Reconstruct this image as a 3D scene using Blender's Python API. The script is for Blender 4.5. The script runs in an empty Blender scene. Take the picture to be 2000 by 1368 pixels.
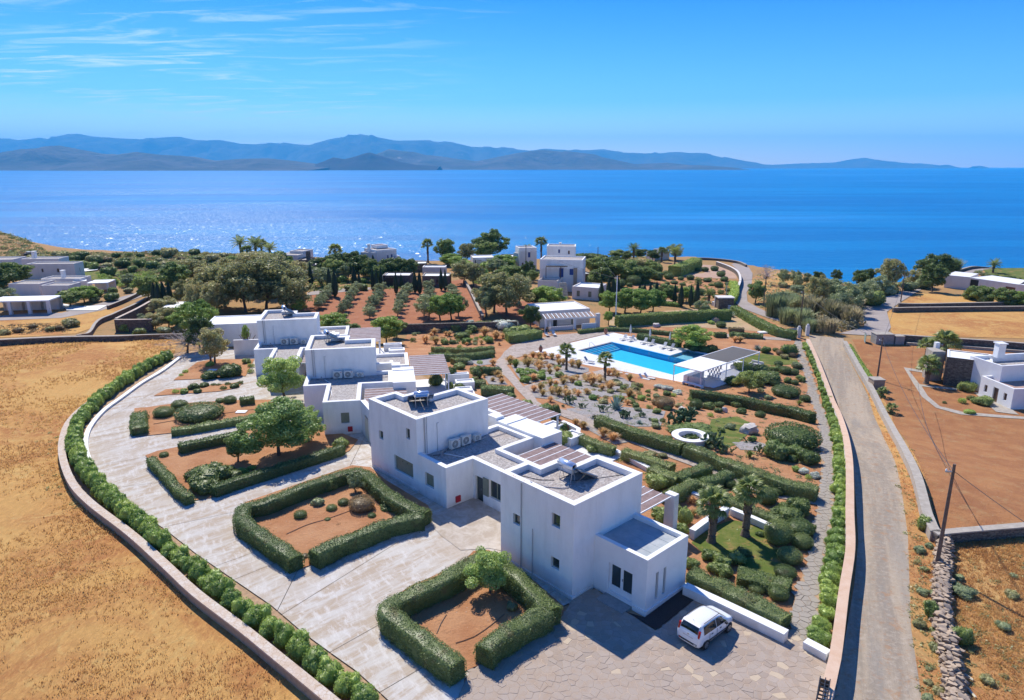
import bpy, bmesh, math, random
import numpy as np
from mathutils import Vector, Matrix, noise
from mathutils.geometry import delaunay_2d_cdt, tessellate_polygon
R = math.radians
rnd = random.Random(7)
rng = np.random.default_rng(11)
scene = bpy.context.scene
col = scene.collection
# ------------------------------------------------------------------ camera
CAM_H, FOC, PCX, PCY, HORIZ = 25.6, 1351.0, 1000.0, 684.0, 326.0
PITCH = math.atan((PCY - HORIZ) / FOC)
cam = bpy.data.cameras.new('camera')
camo = bpy.data.objects.new('camera', cam)
col.objects.link(camo)
cam.sensor_width = 36.0
cam.lens = FOC / 2000.0 * 36.0
cam.clip_start = 0.5
cam.clip_end = 200000
camo.location = (0, 0, CAM_H)
camo.rotation_euler = (R(90) - PITCH, 0, 0)
scene.camera = camo
# ------------------------------------------------------------------ sky, sun, exposure
SUN_EL = R(46.9)
SUN_DIR = Vector((-0.387 * math.cos(SUN_EL), 0.922 * math.cos(SUN_EL), math.sin(SUN_EL))).normalized()
world = bpy.data.worlds.new('World')
scene.world = world
world.use_nodes = True
wt = world.node_tree
wt.nodes.clear()
def wn(t, **k):
 n = wt.nodes.new(t)
 for a, b in k.items():
  setattr(n, a, b)
 return n
sky = wn('ShaderNodeTexSky', sky_type='NISHITA', sun_disc=False)
sky.sun_elevation = SUN_EL
sky.sun_rotation = math.atan2(SUN_DIR.x, SUN_DIR.y)
sky.altitude = 50
sky.air_density = 1.0
sky.dust_density = 0.15
sky.ozone_density = 3.0
hsv = wn('ShaderNodeHueSaturation')
hsv.inputs['Saturation'].default_value = 1.2
hsv.inputs['Value'].default_value = 1.0
wt.links.new(sky.outputs[0], hsv.inputs['Color'])
# the sky deepens quickly from pale at the sea horizon to strong azure
tc = wn('ShaderNodeTexCoord')
sep = wn('ShaderNodeSeparateXYZ')
wt.links.new(tc.outputs['Generated'], sep.inputs[0])
cr_ = wn('ShaderNodeValToRGB')
wt.links.new(sep.outputs[2], cr_.inputs[0])
el_ = cr_.color_ramp.elements
el_[0].position = 0.0; el_[0].color = (1.0, 0.90, 0.80, 1)
el_[1].position = 0.22; el_[1].color = (0.10, 0.38, 0.80, 1)
e_ = el_.new(0.085); e_.color = (0.32, 0.55, 0.83, 1)
tint = wn('ShaderNodeMixRGB', blend_type='MULTIPLY')
tint.inputs[0].default_value = 1.0
wt.links.new(hsv.outputs[0], tint.inputs[1]); wt.links.new(cr_.outputs[0], tint.inputs[2])
# thin high cirrus: streaky noise on the sky direction projected to a cloud layer
def wm(op, a, b=None, c=None):
 n = wn('ShaderNodeMath', operation=op)
 for i, v in enumerate((a, b, c)):
  if v is None:
   continue
  if isinstance(v, (int, float)):
   n.inputs[i].default_value = v
  else:
   wt.links.new(v, n.inputs[i])
 return n.outputs[0]
zz = wm('MAXIMUM', sep.outputs[2], 0.02)
zz = wm('ADD', zz, 0.06)
cx = wm('DIVIDE', sep.outputs[0], zz)
cy = wm('DIVIDE', sep.outputs[1], zz)
cmb = wn('ShaderNodeCombineXYZ')
wt.links.new(cx, cmb.inputs[0]); wt.links.new(cy, cmb.inputs[1])
mp = wn('ShaderNodeMapping')
wt.links.new(cmb.outputs[0], mp.inputs[0])
mp.inputs['Rotation'].default_value = (0, 0, R(24))
mp.inputs['Scale'].default_value = (0.8, 2.6, 1)
mp.inputs['Location'].default_value = (0.9, 0.35, 0)
n1 = wn('ShaderNodeTexNoise')
n1.inputs['Scale'].default_value = 1.6
n1.inputs['Detail'].default_value = 9
n1.inputs['Roughness'].default_value = 0.62
n1.inputs['Distortion'].default_value = 0.9
wt.links.new(mp.outputs[0], n1.inputs['Vector'])
mp2 = wn('ShaderNodeMapping')
wt.links.new(cmb.outputs[0], mp2.inputs[0])
mp2.inputs['Scale'].default_value = (0.35, 0.35, 1)
mp2.inputs['Location'].default_value = (2.35, 0.6, 0)
n2 = wn('ShaderNodeTexNoise')
n2.inputs['Scale'].default_value = 1.0
n2.inputs['Detail'].default_value = 2
wt.links.new(mp2.outputs[0], n2.inputs['Vector'])
def wr(src, a, b):
 n = wn('ShaderNodeMapRange', interpolation_type='SMOOTHSTEP')
 wt.links.new(src, n.inputs['Value'])
 n.inputs['From Min'].default_value = a
 n.inputs['From Max'].default_value = b
 return n.outputs[0]
CL_FINE = wr(n1.outputs[0], 0.47, 0.72)
CL_MASK = wr(n2.outputs[0], 0.46, 0.62)
# the cirrus bank lies towards the left of the view (west), fading out to the right
side = wr(sep.outputs[0], 0.05, -0.30)
cl = wm('MULTIPLY', CL_FINE, wm('ADD', wm('MULTIPLY', CL_MASK, 0.55), 0.25))
cl = wm('MULTIPLY', cl, side)
cl = wm('MULTIPLY', cl, 1.25)
mixc = wn('ShaderNodeMixRGB')
wt.links.new(cl, mixc.inputs[0])
wt.links.new(tint.outputs[0], mixc.inputs[1])
mixc.inputs[2].default_value = (4.6, 5.6, 6.4, 1)
bg = wn('ShaderNodeBackground')
bg.inputs['Strength'].default_value = 0.12
wt.links.new(mixc.outputs[0], bg.inputs[0])
wo = wn('ShaderNodeOutputWorld')
wt.links.new(bg.outputs[0], wo.inputs[0])
sund = bpy.data.lights.new('sun', 'SUN')
sund.energy = 3.6
sund.angle = R(0.53)
sund.color = (1.0, 0.94, 0.83)
suno = bpy.data.objects.new('sun', sund)
col.objects.link(suno)
suno.rotation_euler = (-SUN_DIR).to_track_quat('-Z', 'Y').to_euler()
vs = scene.view_settings
scene.display_settings.display_device = 'sRGB'
vs.view_transform = 'Standard'
vs.look = 'None'
vs.exposure = 0.78
vs.gamma = 1.0
vs.use_curve_mapping = False
scene.cycles.max_bounces = 6
scene.cycles.diffuse_bounces = 4
scene.cycles.glossy_bounces = 3
scene.cycles.transmission_bounces = 4
scene.cycles.transparent_max_bounces = 6
scene.cycles.volume_bounces = 1
scene.cycles.caustics_reflective = False
scene.cycles.caustics_refractive = False
# ------------------------------------------------------------------ terrain shape and picking points on it
def ss(t):
 t = min(1.0, max(0.0, t))
 return t * t * (3 - 2 * t)
COAST = [(-420, 330), (-215, 292), (-160, 275), (-107, 262), (-60, 252), (-27, 244), (20, 250), (65, 256), (75, 242),
   (88, 212), (96, 186), (110, 194), (142, 224), (169, 226), (260, 228), (420, 240)]
def coast_y(X):
 if X <= COAST[0][0]:
  return COAST[0][1]
 for (x0, y0), (x1, y1) in zip(COAST, COAST[1:]):
  if X <= x1:
   return y0 + (y1 - y0) * (X - x0) / (x1 - x0)
 return COAST[-1][1]
SEA_Z = -22.0
def land(X, Y):
 s = 0.8 * Y + 0.6 * X
 a = ss((s - 58) / 40.0)
 b = ss((Y - 96) / 36.0)
 return -5.5 * (1 - (1 - a) * (1 - b))
def gz(X, Y):
 z = land(X, Y)
 d2 = ((X + 232) / 34.0) ** 2 + ((Y - 282) / 22.0) ** 2
 if d2 < 9:
  z += 9.0 * math.exp(-d2)
 d = Y - coast_y(X)
 if d > -8:
  z -= 30.0 * ss((d + 8) / 42.0) + (0.0 if d < 0 else 0)
 return z
CP, SP = math.cos(PITCH), math.sin(PITCH)
def ray(u, v):
 x = (u - PCX) / FOC
 y = -(v - PCY) / FOC
 return x, CP + y * SP, y * CP - SP
def on_plane(u, v, z):
 x, f, up = ray(u, v)
 k = (z - CAM_H) / up
 return x * k, f * k
def G(u, v, h=0.0):
 """ground point whose top at height h lies along this line of sight"""
 x, f, up = ray(u, v)
 t, last = 18.0, 18.0
 while t < 520:
  if CAM_H + up * t <= land(x * t, f * t) + h:
   break
  last = t
  t += 3.0
 lo, hi = last, t
 for _ in range(22):
  m = 0.5 * (lo + hi)
  if CAM_H + up * m <= land(x * m, f * m) + h:
   hi = m
  else:
   lo = m
 X, Y = x * hi, f * hi
 return Vector((X, Y, gz(X, Y)))
def zcam(P):
 return P[1] * CP - (P[2] - CAM_H) * SP
def m_per_px(P):
 return zcam(P) / FOC
# ------------------------------------------------------------------ materials
MATS = {}
class NB:
 def __init__(s, name):
  s.m = bpy.data.materials.new(name)
  s.m.use_nodes = True
  s.t = s.m.node_tree
  s.b = s.t.nodes['Principled BSDF']
  s.out = s.t.nodes['Material Output']
  s.geo = s.t.nodes.new('ShaderNodeNewGeometry')
  s.pos = s.geo.outputs['Position']
 def n(s, t, **k):
  n = s.t.nodes.new(t)
  for a, b in k.items():
   setattr(n, a, b)
  return n
 def l(s, a, b):
  s.t.links.new(a, b)
 def map(s, scale=(1, 1, 1), rot=(0, 0, 0), src=None, loc=(0, 0, 0)):
  n = s.n('ShaderNodeMapping')
  n.inputs['Scale'].default_value = scale
  n.inputs['Rotation'].default_value = rot
  n.inputs['Location'].default_value = loc
  s.l(src or s.pos, n.inputs[0])
  return n.outputs[0]
 def noise(s, scale, detail=4, rough=0.55, vec=None, dist=0.0):
  n = s.n('ShaderNodeTexNoise')
  n.inputs['Scale'].default_value = scale
  n.inputs['Detail'].default_value = detail
  n.inputs['Roughness'].default_value = rough
  n.inputs['Distortion'].default_value = dist
  s.l(vec or s.pos, n.inputs['Vector'])
  return n.outputs[0]
 def voro(s, scale, feat='F1', vec=None, out='Distance', rnd_=1.0):
  n = s.n('ShaderNodeTexVoronoi', feature=feat)
  n.inputs['Scale'].default_value = scale
  n.inputs['Randomness'].default_value = rnd_
  s.l(vec or s.pos, n.inputs['Vector'])
  return n.outputs[out]
 def ramp(s, src, a, b, smooth=True):
  n = s.n('ShaderNodeMapRange')
  if smooth:
   n.interpolation_type = 'SMOOTHSTEP'
  s.l(src, n.inputs['Value'])
  n.inputs['From Min'].default_value = a
  n.inputs['From Max'].default_value = b
  return n.outputs[0]
 def mix(s, fac, a, b):
  n = s.n('ShaderNodeMixRGB')
  for i, v in enumerate((fac, a, b)):
   if isinstance(v, (int, float)):
    n.inputs[i].default_value = v
   elif isinstance(v, tuple):
    n.inputs[i].default_value = (v[0], v[1], v[2], 1)
   else:
    s.l(v, n.inputs[i])
  return n.outputs[0]
 def math(s, op, a, b):
  n = s.n('ShaderNodeMath', operation=op)
  for i, v in enumerate((a, b)):
   if isinstance(v, (int, float)):
    n.inputs[i].default_value = v
   else:
    s.l(v, n.inputs[i])
  return n.outputs[0]
 def color(s, c):
  if isinstance(c, tuple):
   s.b.inputs['Base Color'].default_value = (c[0], c[1], c[2], 1)
  else:
   s.l(c, s.b.inputs['Base Color'])
 def bump(s, h, strength=0.5, dist=0.02):
  n = s.n('ShaderNodeBump')
  n.inputs['Strength'].default_value = strength
  n.inputs['Distance'].default_value = dist
  s.l(h, n.inputs['Height'])
  s.l(n.outputs[0], s.b.inputs['Normal'])
 def rough(s, r, spec=None):
  if isinstance(r, (int, float)):
   s.b.inputs['Roughness'].default_value = r
  else:
   s.l(r, s.b.inputs['Roughness'])
  if spec is not None:
   s.b.inputs['Specular IOR Level'].default_value = spec
def reg(name):
 nb = NB(name)
 MATS[name] = nb.m
 return nb
def plain(name, c, r=0.6, metal=0.0, spec=0.5, var=0.0, vs_=3.0):
 nb = reg(name)
 if var:
  f = nb.noise(vs_, 5, 0.6)
  f = nb.ramp(f, 0.3, 0.7)
  nb.color(nb.mix(f, tuple(x * (1 - var) for x in c), tuple(min(1, x * (1 + var)) for x in c)))
 else:
  nb.color(c)
 nb.rough(r, spec)
 nb.b.inputs['Metallic'].default_value = metal
 return nb.m
# whitewashed plaster
nb = reg('whitewash')
d = nb.noise(0.9, 8, 0.65, vec=nb.map((1, 1, 0.35)))
w = nb.mix(nb.ramp(d, 0.35, 0.75), (0.87, 0.86, 0.84), (0.76, 0.75, 0.73))
rs = nb.noise(1.0, 5, 0.7, vec=nb.map((1.5, 1.5, 0.14)))
w = nb.mix(nb.math('MULTIPLY', nb.ramp(rs, 0.50, 0.72), 0.22), w, (0.60, 0.585, 0.56))
sz = nb.n('ShaderNodeSeparateXYZ'); nb.l(nb.pos, sz.inputs[0])
zn = nb.math('ADD', sz.outputs[2], nb.math('MULTIPLY', nb.noise(1.1, 6, 0.7), -1.6))
w = nb.mix(nb.math('MULTIPLY', nb.math('SUBTRACT', 1.0, nb.ramp(zn, -0.75, -0.1)), 0.45), w, (0.56, 0.47, 0.40))
sp_ = nb.noise(7, 6, 0.75)
w = nb.mix(nb.math('MULTIPLY', nb.ramp(sp_, 0.60, 0.74), 0.3), w, (0.5, 0.50, 0.50))
nb.color(w); nb.rough(0.85, 0.2)
nb.bump(nb.noise(1.5, 8, 0.66), 0.7, 0.07)
# worn parapet top with peeling ochre stains
nb = reg('worn_whitewash')
d = nb.noise(1.7, 8, 0.7)
w = nb.mix(nb.ramp(d, 0.58, 0.68), (0.80, 0.79, 0.77), (0.52, 0.36, 0.22))
nb.color(w); nb.rough(0.85, 0.2)
# clean white
nb = reg('white_paint')
nb.color(nb.mix(nb.ramp(nb.noise(1.3, 5), 0.4, 0.8), (0.82, 0.82, 0.81), (0.76, 0.76, 0.75))); nb.rough(0.6, 0.3)
nb.bump(nb.noise(3, 5), 0.15, 0.02)
plain('cream_plaster', (0.72, 0.66, 0.50), 0.8, var=0.05)
# gravel roof
nb = reg('roof_gravel')
c1 = nb.voro(9, 'F1', out='Color')
bw = nb.n('ShaderNodeRGBToBW'); nb.l(c1, bw.inputs[0])
g_ = nb.mix(bw.outputs[0], (0.24, 0.21, 0.19), (0.58, 0.54, 0.50))
g_ = nb.mix(nb.math('MULTIPLY', nb.ramp(nb.noise(0.5, 4), 0.45, 0.7), 0.4), g_, (0.42, 0.33, 0.28))
nb.color(g_); nb.rough(0.9, 0.2)
nb.bump(nb.voro(9, 'F1'), 0.8, 0.05)
# grey roofing membrane in sheets
nb = reg('roof_membrane')
f = nb.noise(1.2, 6, 0.7)
nb.color(nb.mix(nb.ramp(f, 0.35, 0.7), (0.30, 0.34, 0.36), (0.42, 0.44, 0.44))); nb.rough(0.7)
nb.bump(nb.noise(2.5, 4), 0.3, 0.03)
# reed / wood slat panels
nb = reg('reed')
br = nb.noise(2.0, 4)
nb.color(nb.mix(nb.ramp(br, 0.3, 0.7), (0.24, 0.165, 0.15), (0.34, 0.25, 0.235))); nb.rough(0.8, 0.2)
# concrete drive: pale, brushed, stained
nb = reg('drive_concrete')
big = nb.noise(0.16, 5, 0.6)
st = nb.noise(1.3, 8, 0.72, vec=nb.map((0.25, 1.0, 1), src=nb.map(rot=(0, 0, R(-43)))), dist=0.5)
st2 = nb.noise(2.3, 8, 0.75, vec=nb.map((1.2, 0.35, 1), src=nb.map(rot=(0, 0, R(-30)))))
c = nb.mix(nb.ramp(st, 0.40, 0.60), (0.54, 0.505, 0.455), (0.43, 0.345, 0.26))
c = nb.mix(nb.math('MULTIPLY', nb.ramp(st2, 0.48, 0.64), 0.7), c, (0.63, 0.60, 0.56))
c = nb.mix(nb.math('MULTIPLY', nb.ramp(big, 0.5, 0.66), 0.55), c, (0.44, 0.36, 0.28))
c = nb.mix(nb.math('MULTIPLY', nb.ramp(nb.noise(5, 8, 0.8), 0.60, 0.8), 0.35), c, (0.34, 0.27, 0.20))
nb.color(c); nb.rough(0.9, 0.15); nb.bump(st, 0.2, 0.02)
nb = reg('forecourt_concrete')
st = nb.noise(1.2, 8, 0.7, dist=0.4)
c = nb.mix(nb.ramp(st, 0.35, 0.7), (0.40, 0.33, 0.26), (0.54, 0.48, 0.41))
nb.color(c); nb.rough(0.9, 0.15); nb.bump(st, 0.2, 0.02)
plain('concrete_grey', (0.33, 0.32, 0.30), 0.9, var=0.15)
# red soil
def soil(name, a, b, dry=None, ):
 nb = reg(name)
 f = nb.noise(0.35, 8, 0.62)
 f2 = nb.noise(3.5, 8, 0.75)
 c = nb.mix(nb.ramp(f, 0.35, 0.68), a, b)
 c = nb.mix(nb.math('MULTIPLY', nb.ramp(f2, 0.5, 0.75), 0.45), c, tuple(x * 0.55 for x in a))
 if dry:
  f3 = nb.noise(0.6, 9, 0.75)
  c = nb.mix(nb.math('MULTIPLY', nb.ramp(f3, 0.5, 0.66), 0.75), c, dry)
 peb = nb.voro(2.4, 'F1')
 c = nb.mix(nb.math('MULTIPLY', nb.math('LESS_THAN', peb, 0.09), 0.6), c, (0.55, 0.45, 0.36))
 nb.color(c); nb.rough(0.95, 0.1)
 nb.bump(nb.noise(2.6, 9, 0.75), 0.9, 0.16)
 return nb.m
soil('garden_soil', (0.43, 0.20, 0.095), (0.52, 0.275, 0.14))
soil('plot_soil', (0.33, 0.145, 0.065), (0.42, 0.20, 0.085), dry=(0.40, 0.24, 0.11))
soil('orchard_soil', (0.36, 0.145, 0.075), (0.42, 0.185, 0.10))
soil('sand_soil', (0.52, 0.36, 0.22), (0.44, 0.31, 0.17), dry=(0.40, 0.36, 0.15))
soil('pink_gravel', (0.46, 0.30, 0.22), (0.52, 0.36, 0.27))
# dry grass field
def drygrass(name, a, b, c2, seed=0.0):
 nb = reg(name)
 v = nb.map((1, 1, 1), loc=(seed, seed, 0))
 f = nb.noise(0.07, 8, 0.68, vec=v, dist=0.7)
 c = nb.mix(nb.ramp(f, 0.42, 0.58), a, b)
 f2 = nb.noise(0.35, 9, 0.75, vec=v, dist=1.2)
 c = nb.mix(nb.math('MULTIPLY', nb.ramp(f2, 0.5, 0.66), 0.8), c, c2)
 f3 = nb.noise(4.0, 9, 0.8, vec=nb.map((1.0, 0.35, 1), (0, 0, R(25))), dist=0.5)
 c = nb.mix(nb.math('MULTIPLY', nb.ramp(f3, 0.42, 0.7), 0.6), c, tuple(min(0.8, x * 1.45) for x in a))
 f4 = nb.noise(2.3, 9, 0.8, vec=v)
 c = nb.mix(nb.math('MULTIPLY', nb.ramp(f4, 0.52, 0.68), 0.35), c, (0.22, 0.14, 0.06))
 nb.color(c); nb.rough(0.95, 0.1)
 nb.bump(f3, 0.9, 0.12)
 return nb.m
drygrass('field_grass', (0.53, 0.30, 0.10), (0.39, 0.165, 0.06), (0.56, 0.37, 0.135))
drygrass('verge_grass', (0.50, 0.29, 0.11), (0.42, 0.195, 0.08), (0.48, 0.33, 0.13), 31.0)
drygrass('land_cover', (0.36, 0.22, 0.10), (0.38, 0.22, 0.10), (0.18, 0.16, 0.07), 12.0)
drygrass('coast_scrub', (0.17, 0.12, 0.062), (0.24, 0.155, 0.085), (0.085, 0.085, 0.035), 55.0)
nb = reg('lawn')
f = nb.noise(0.8, 8, 0.7)
c = nb.mix(nb.ramp(f, 0.42, 0.62), (0.105, 0.145, 0.03), (0.17, 0.18, 0.05))
c = nb.mix(nb.math('MULTIPLY', nb.ramp(nb.noise(0.55, 7, 0.7, vec=nb.map(loc=(7, 3, 0))), 0.52, 0.66), 0.8), c, (0.36, 0.21, 0.09))
nb.color(c); nb.rough(0.95, 0.1); nb.bump(nb.noise(7, 6, 0.7), 0.6, 0.05)
# dirt road
nb = reg('dirt_road')
v = nb.map((0.06, 1.0, 1), src=nb.map(rot=(0, 0, R(-66))))
f = nb.noise(0.8, 8, 0.7, vec=v)
c = nb.mix(nb.ramp(f, 0.40, 0.60), (0.30, 0.25, 0.195), (0.42, 0.34, 0.25))
f2 = nb.noise(3.2, 9, 0.8)
c = nb.mix(nb.math('MULTIPLY', nb.ramp(f2, 0.48, 0.62), 0.55), c, (0.50, 0.42, 0.33))
c = nb.mix(nb.math('MULTIPLY', nb.ramp(nb.noise(5.5, 9, 0.85, vec=nb.map(loc=(3, 5, 0))), 0.52, 0.64), 0.5), c, (0.19, 0.155, 0.12))
f5 = nb.noise(0.35, 6, 0.6, vec=nb.map((0.08, 0.9, 1), src=nb.map(rot=(0, 0, R(-66))), loc=(4, 1, 0)))
c = nb.mix(nb.math('MULTIPLY', nb.ramp(f5, 0.54, 0.68), 0.5), c, (0.27, 0.255, 0.23))
c = nb.mix(nb.math('MULTIPLY', nb.ramp(nb.noise(1.3, 8, 0.8, vec=nb.map(loc=(9, 9, 0))), 0.52, 0.64), 0.75), c, (0.38, 0.22, 0.12))
nb.color(c); nb.rough(0.95, 0.1); nb.bump(f2, 0.6, 0.08)
nb = reg('road_concrete')
f = nb.noise(0.4, 7, 0.7)
nb.color(nb.mix(nb.ramp(f, 0.35, 0.7), (0.33, 0.285, 0.26), (0.40, 0.345, 0.31))); nb.rough(0.9, 0.15)
nb.bump(nb.noise(5, 5), 0.2, 0.02)
# flagstones far away
nb = reg('far_paving')
vv = nb.voro(2.3, 'F1', out='Color')
bw = nb.n('ShaderNodeRGBToBW'); nb.l(vv, bw.inputs[0])
c = nb.mix(bw.outputs[0], (0.30, 0.235, 0.19), (0.46, 0.385, 0.33))
e = nb.voro(2.3, 'DISTANCE_TO_EDGE')
c = nb.mix(nb.ramp(e, 0.0, 0.06), (0.50, 0.42, 0.35), c)
nb.color(c); nb.rough(0.85, 0.2); nb.bump(nb.ramp(e, 0.0, 0.08), 0.5, 0.03)
# single flagstones
nb = reg('flagstone')
oi = nb.geo.outputs['Random Per Island']
c = nb.mix(oi, (0.34, 0.275, 0.225), (0.42, 0.345, 0.285))
c = nb.mix(nb.math('MULTIPLY', nb.ramp(nb.noise(1.5, 7, 0.7), 0.4, 0.7), 0.5), c, (0.36, 0.24, 0.15))
c = nb.mix(nb.math('MULTIPLY', nb.math('GREATER_THAN', oi, 0.95), 0.6), c, (0.58, 0.46, 0.31))
nb.color(c); nb.rough(0.8, 0.25); nb.bump(nb.noise(4, 7, 0.7), 0.4, 0.03)
plain('mortar', (0.40, 0.31, 0.235), 0.95, var=0.2)
plain('path_joint', (0.40, 0.26, 0.15), 0.95, var=0.2)
nb = reg('grey_flagstone')
oi = nb.geo.outputs['Random Per Island']
c = nb.mix(oi, (0.28, 0.245, 0.205), (0.41, 0.36, 0.30))
c = nb.mix(nb.math('MULTIPLY', nb.math('GREATER_THAN', oi, 0.9), 0.7), c, (0.45, 0.30, 0.18))
c = nb.mix(nb.math('MULTIPLY', nb.ramp(nb.noise(2.5, 7, 0.7), 0.45, 0.75), 0.5), c, (0.20, 0.16, 0.12))
nb.color(c); nb.rough(0.8, 0.25); nb.bump(nb.noise(4, 7, 0.7), 0.4, 0.03)
# field stone
nb = reg('field_stone')
oi = nb.geo.outputs['Random Per Island']
c = nb.mix(oi, (0.24, 0.17, 0.12), (0.48, 0.37, 0.27))
c = nb.mix(nb.math('MULTIPLY', nb.ramp(nb.noise(4, 8, 0.7), 0.45, 0.75), 0.6), c, (0.16, 0.12, 0.09))
nb.color(c); nb.rough(0.9, 0.2); nb.bump(nb.noise(6, 8, 0.7), 0.6, 0.04)
# coursed dark stone masonry
nb = reg('dark_masonry')
mv = nb.map((1.0, 1.0, 2.6))
vc = nb.voro(2.8, 'F1', vec=mv, out='Color')
bw = nb.n('ShaderNodeRGBToBW'); nb.l(vc, bw.inputs[0])
e = nb.voro(2.8, 'DISTANCE_TO_EDGE', vec=mv)
c = nb.mix(bw.outputs[0], (0.10, 0.085, 0.075), (0.27, 0.225, 0.18))
c = nb.mix(nb.ramp(e, 0.0, 0.07), (0.06, 0.05, 0.045), c)
nb.color(c); nb.rough(0.9, 0.2); nb.bump(nb.ramp(e, 0, 0.12), 0.8, 0.05)
nb = reg('wall_cap')
c = nb.mix(nb.ramp(nb.noise(2.0, 8, 0.7), 0.35, 0.7), (0.36, 0.315, 0.26), (0.47, 0.42, 0.355))
c = nb.mix(nb.math('MULTIPLY', nb.ramp(nb.noise(6, 8, 0.8), 0.55, 0.75), 0.5), c, (0.24, 0.22, 0.16))
nb.color(c); nb.rough(0.9, 0.2); nb.bump(nb.noise(5, 8, 0.7), 0.5, 0.04)
nb = reg('pink_cap')
c = nb.mix(nb.ramp(nb.noise(0.9, 7, 0.7), 0.35, 0.7), (0.60, 0.40, 0.27), (0.66, 0.48, 0.35))
nb.color(c); nb.rough(0.85, 0.2)
nb = reg('stone_cap')
c = nb.mix(nb.ramp(nb.noise(2.2, 8, 0.7), 0.4, 0.66), (0.55, 0.43, 0.33), (0.62, 0.55, 0.48))
c = nb.mix(nb.ramp(nb.voro(3.5, 'DISTANCE_TO_EDGE'), 0.0, 0.05), (0.42, 0.30, 0.2), c)
nb.color(c); nb.rough(0.85, 0.2)
plain('ruin_brown', (0.22, 0.16, 0.12), 0.9, var=0.3)
# grey bed gravel
nb = reg('bed_gravel')
vv = nb.voro(7, 'F1', out='Color')
bw = nb.n('ShaderNodeRGBToBW'); nb.l(vv, bw.inputs[0])
c = nb.mix(bw.outputs[0], (0.22, 0.20, 0.185), (0.40, 0.37, 0.35))
c = nb.mix(nb.math('MULTIPLY', nb.ramp(nb.noise(0.6, 6, 0.7), 0.52, 0.7), 0.5), c, (0.42, 0.26, 0.15))
nb.color(c); nb.rough(0.9, 0.2); nb.bump(nb.voro(7, 'F1'), 0.6, 0.04)
plain('black_gravel', (0.05, 0.035, 0.03), 0.95, var=0.4, vs_=25)
plain('pool_deck_stone', (0.70, 0.69, 0.68), 0.6, var=0.05)
plain('dark_edge', (0.20, 0.18, 0.16), 0.8)
# timber, metals, plastics
plain('dark_wood', (0.13, 0.07, 0.04), 0.7, var=0.3, vs_=8)
plain('pole_wood', (0.15, 0.10, 0.075), 0.8, var=0.25, vs_=4)
plain('teak', (0.30, 0.15, 0.08), 0.6)
plain('olive_shutter', (0.20, 0.215, 0.16), 0.5, var=0.08)
plain('blue_shutter', (0.02, 0.06, 0.25), 0.5)
plain('grey_metal', (0.35, 0.36, 0.38), 0.4, 0.6)
plain('pipe_grey', (0.42, 0.42, 0.43), 0.5)
plain('ac_white', (0.66, 0.65, 0.60), 0.45)
plain('fan_dark', (0.10, 0.10, 0.105), 0.5)
plain('red_box', (0.45, 0.02, 0.03), 0.4)
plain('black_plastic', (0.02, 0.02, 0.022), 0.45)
plain('tank_steel', (0.62, 0.68, 0.78), 0.22, 0.55)
plain('solar_glass', (0.05, 0.06, 0.08), 0.12, 0.0, 0.8)
plain('sign_blue', (0.05, 0.22, 0.55), 0.5)
plain('lounger_cloth', (0.62, 0.61, 0.58), 0.8)
plain('lounger_grey', (0.38, 0.38, 0.39), 0.8)
plain('parasol_cloth', (0.70, 0.67, 0.62), 0.8)
plain('terracotta', (0.36, 0.15, 0.085), 0.7, var=0.15)
plain('boulder_white', (0.52, 0.48, 0.44), 0.9, var=0.15)
plain('mesh_green', (0.22, 0.30, 0.27), 0.8)
plain('bin_green', (0.03, 0.10, 0.06), 0.5)
plain('skin', (0.45, 0.27, 0.19), 0.6)
plain('cloth_dark', (0.025, 0.025, 0.03), 0.9)
plain('cloth_pale', (0.60, 0.50, 0.55), 0.9)
plain('cable', (0.03, 0.03, 0.035), 0.6)
plain('bark', (0.14, 0.10, 0.075), 0.9, var=0.3, vs_=6)
plain('palm_bark', (0.17, 0.12, 0.085), 0.95, var=0.35, vs_=9)
plain('twig_grey', (0.25, 0.22, 0.20), 0.9)
plain('flower_pink', (0.65, 0.06, 0.16), 0.7)
plain('boat_hull', (0.75, 0.75, 0.76), 0.4)
plain('pink_tile', (0.42, 0.28, 0.22), 0.8, var=0.1)
# glass
nb = reg('window_glass'); nb.color((0.03, 0.045, 0.05)); nb.rough(0.06, 0.8)
nb = reg('car_paint'); nb.color((0.80, 0.80, 0.80)); nb.rough(0.28, 0.5)
nb.b.inputs['Coat Weight'].default_value = 0.6
nb.b.inputs['Coat Roughness'].default_value = 0.05
nb = reg('car_glass'); nb.color((0.015, 0.02, 0.02)); nb.rough(0.05, 0.8)
nb = reg('tail_red'); nb.color((0.50, 0.01, 0.01)); nb.rough(0.15, 0.6)
plain('rubber', (0.02, 0.02, 0.02), 0.8)
plain('rim_grey', (0.45, 0.46, 0.47), 0.35, 0.7)
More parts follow.
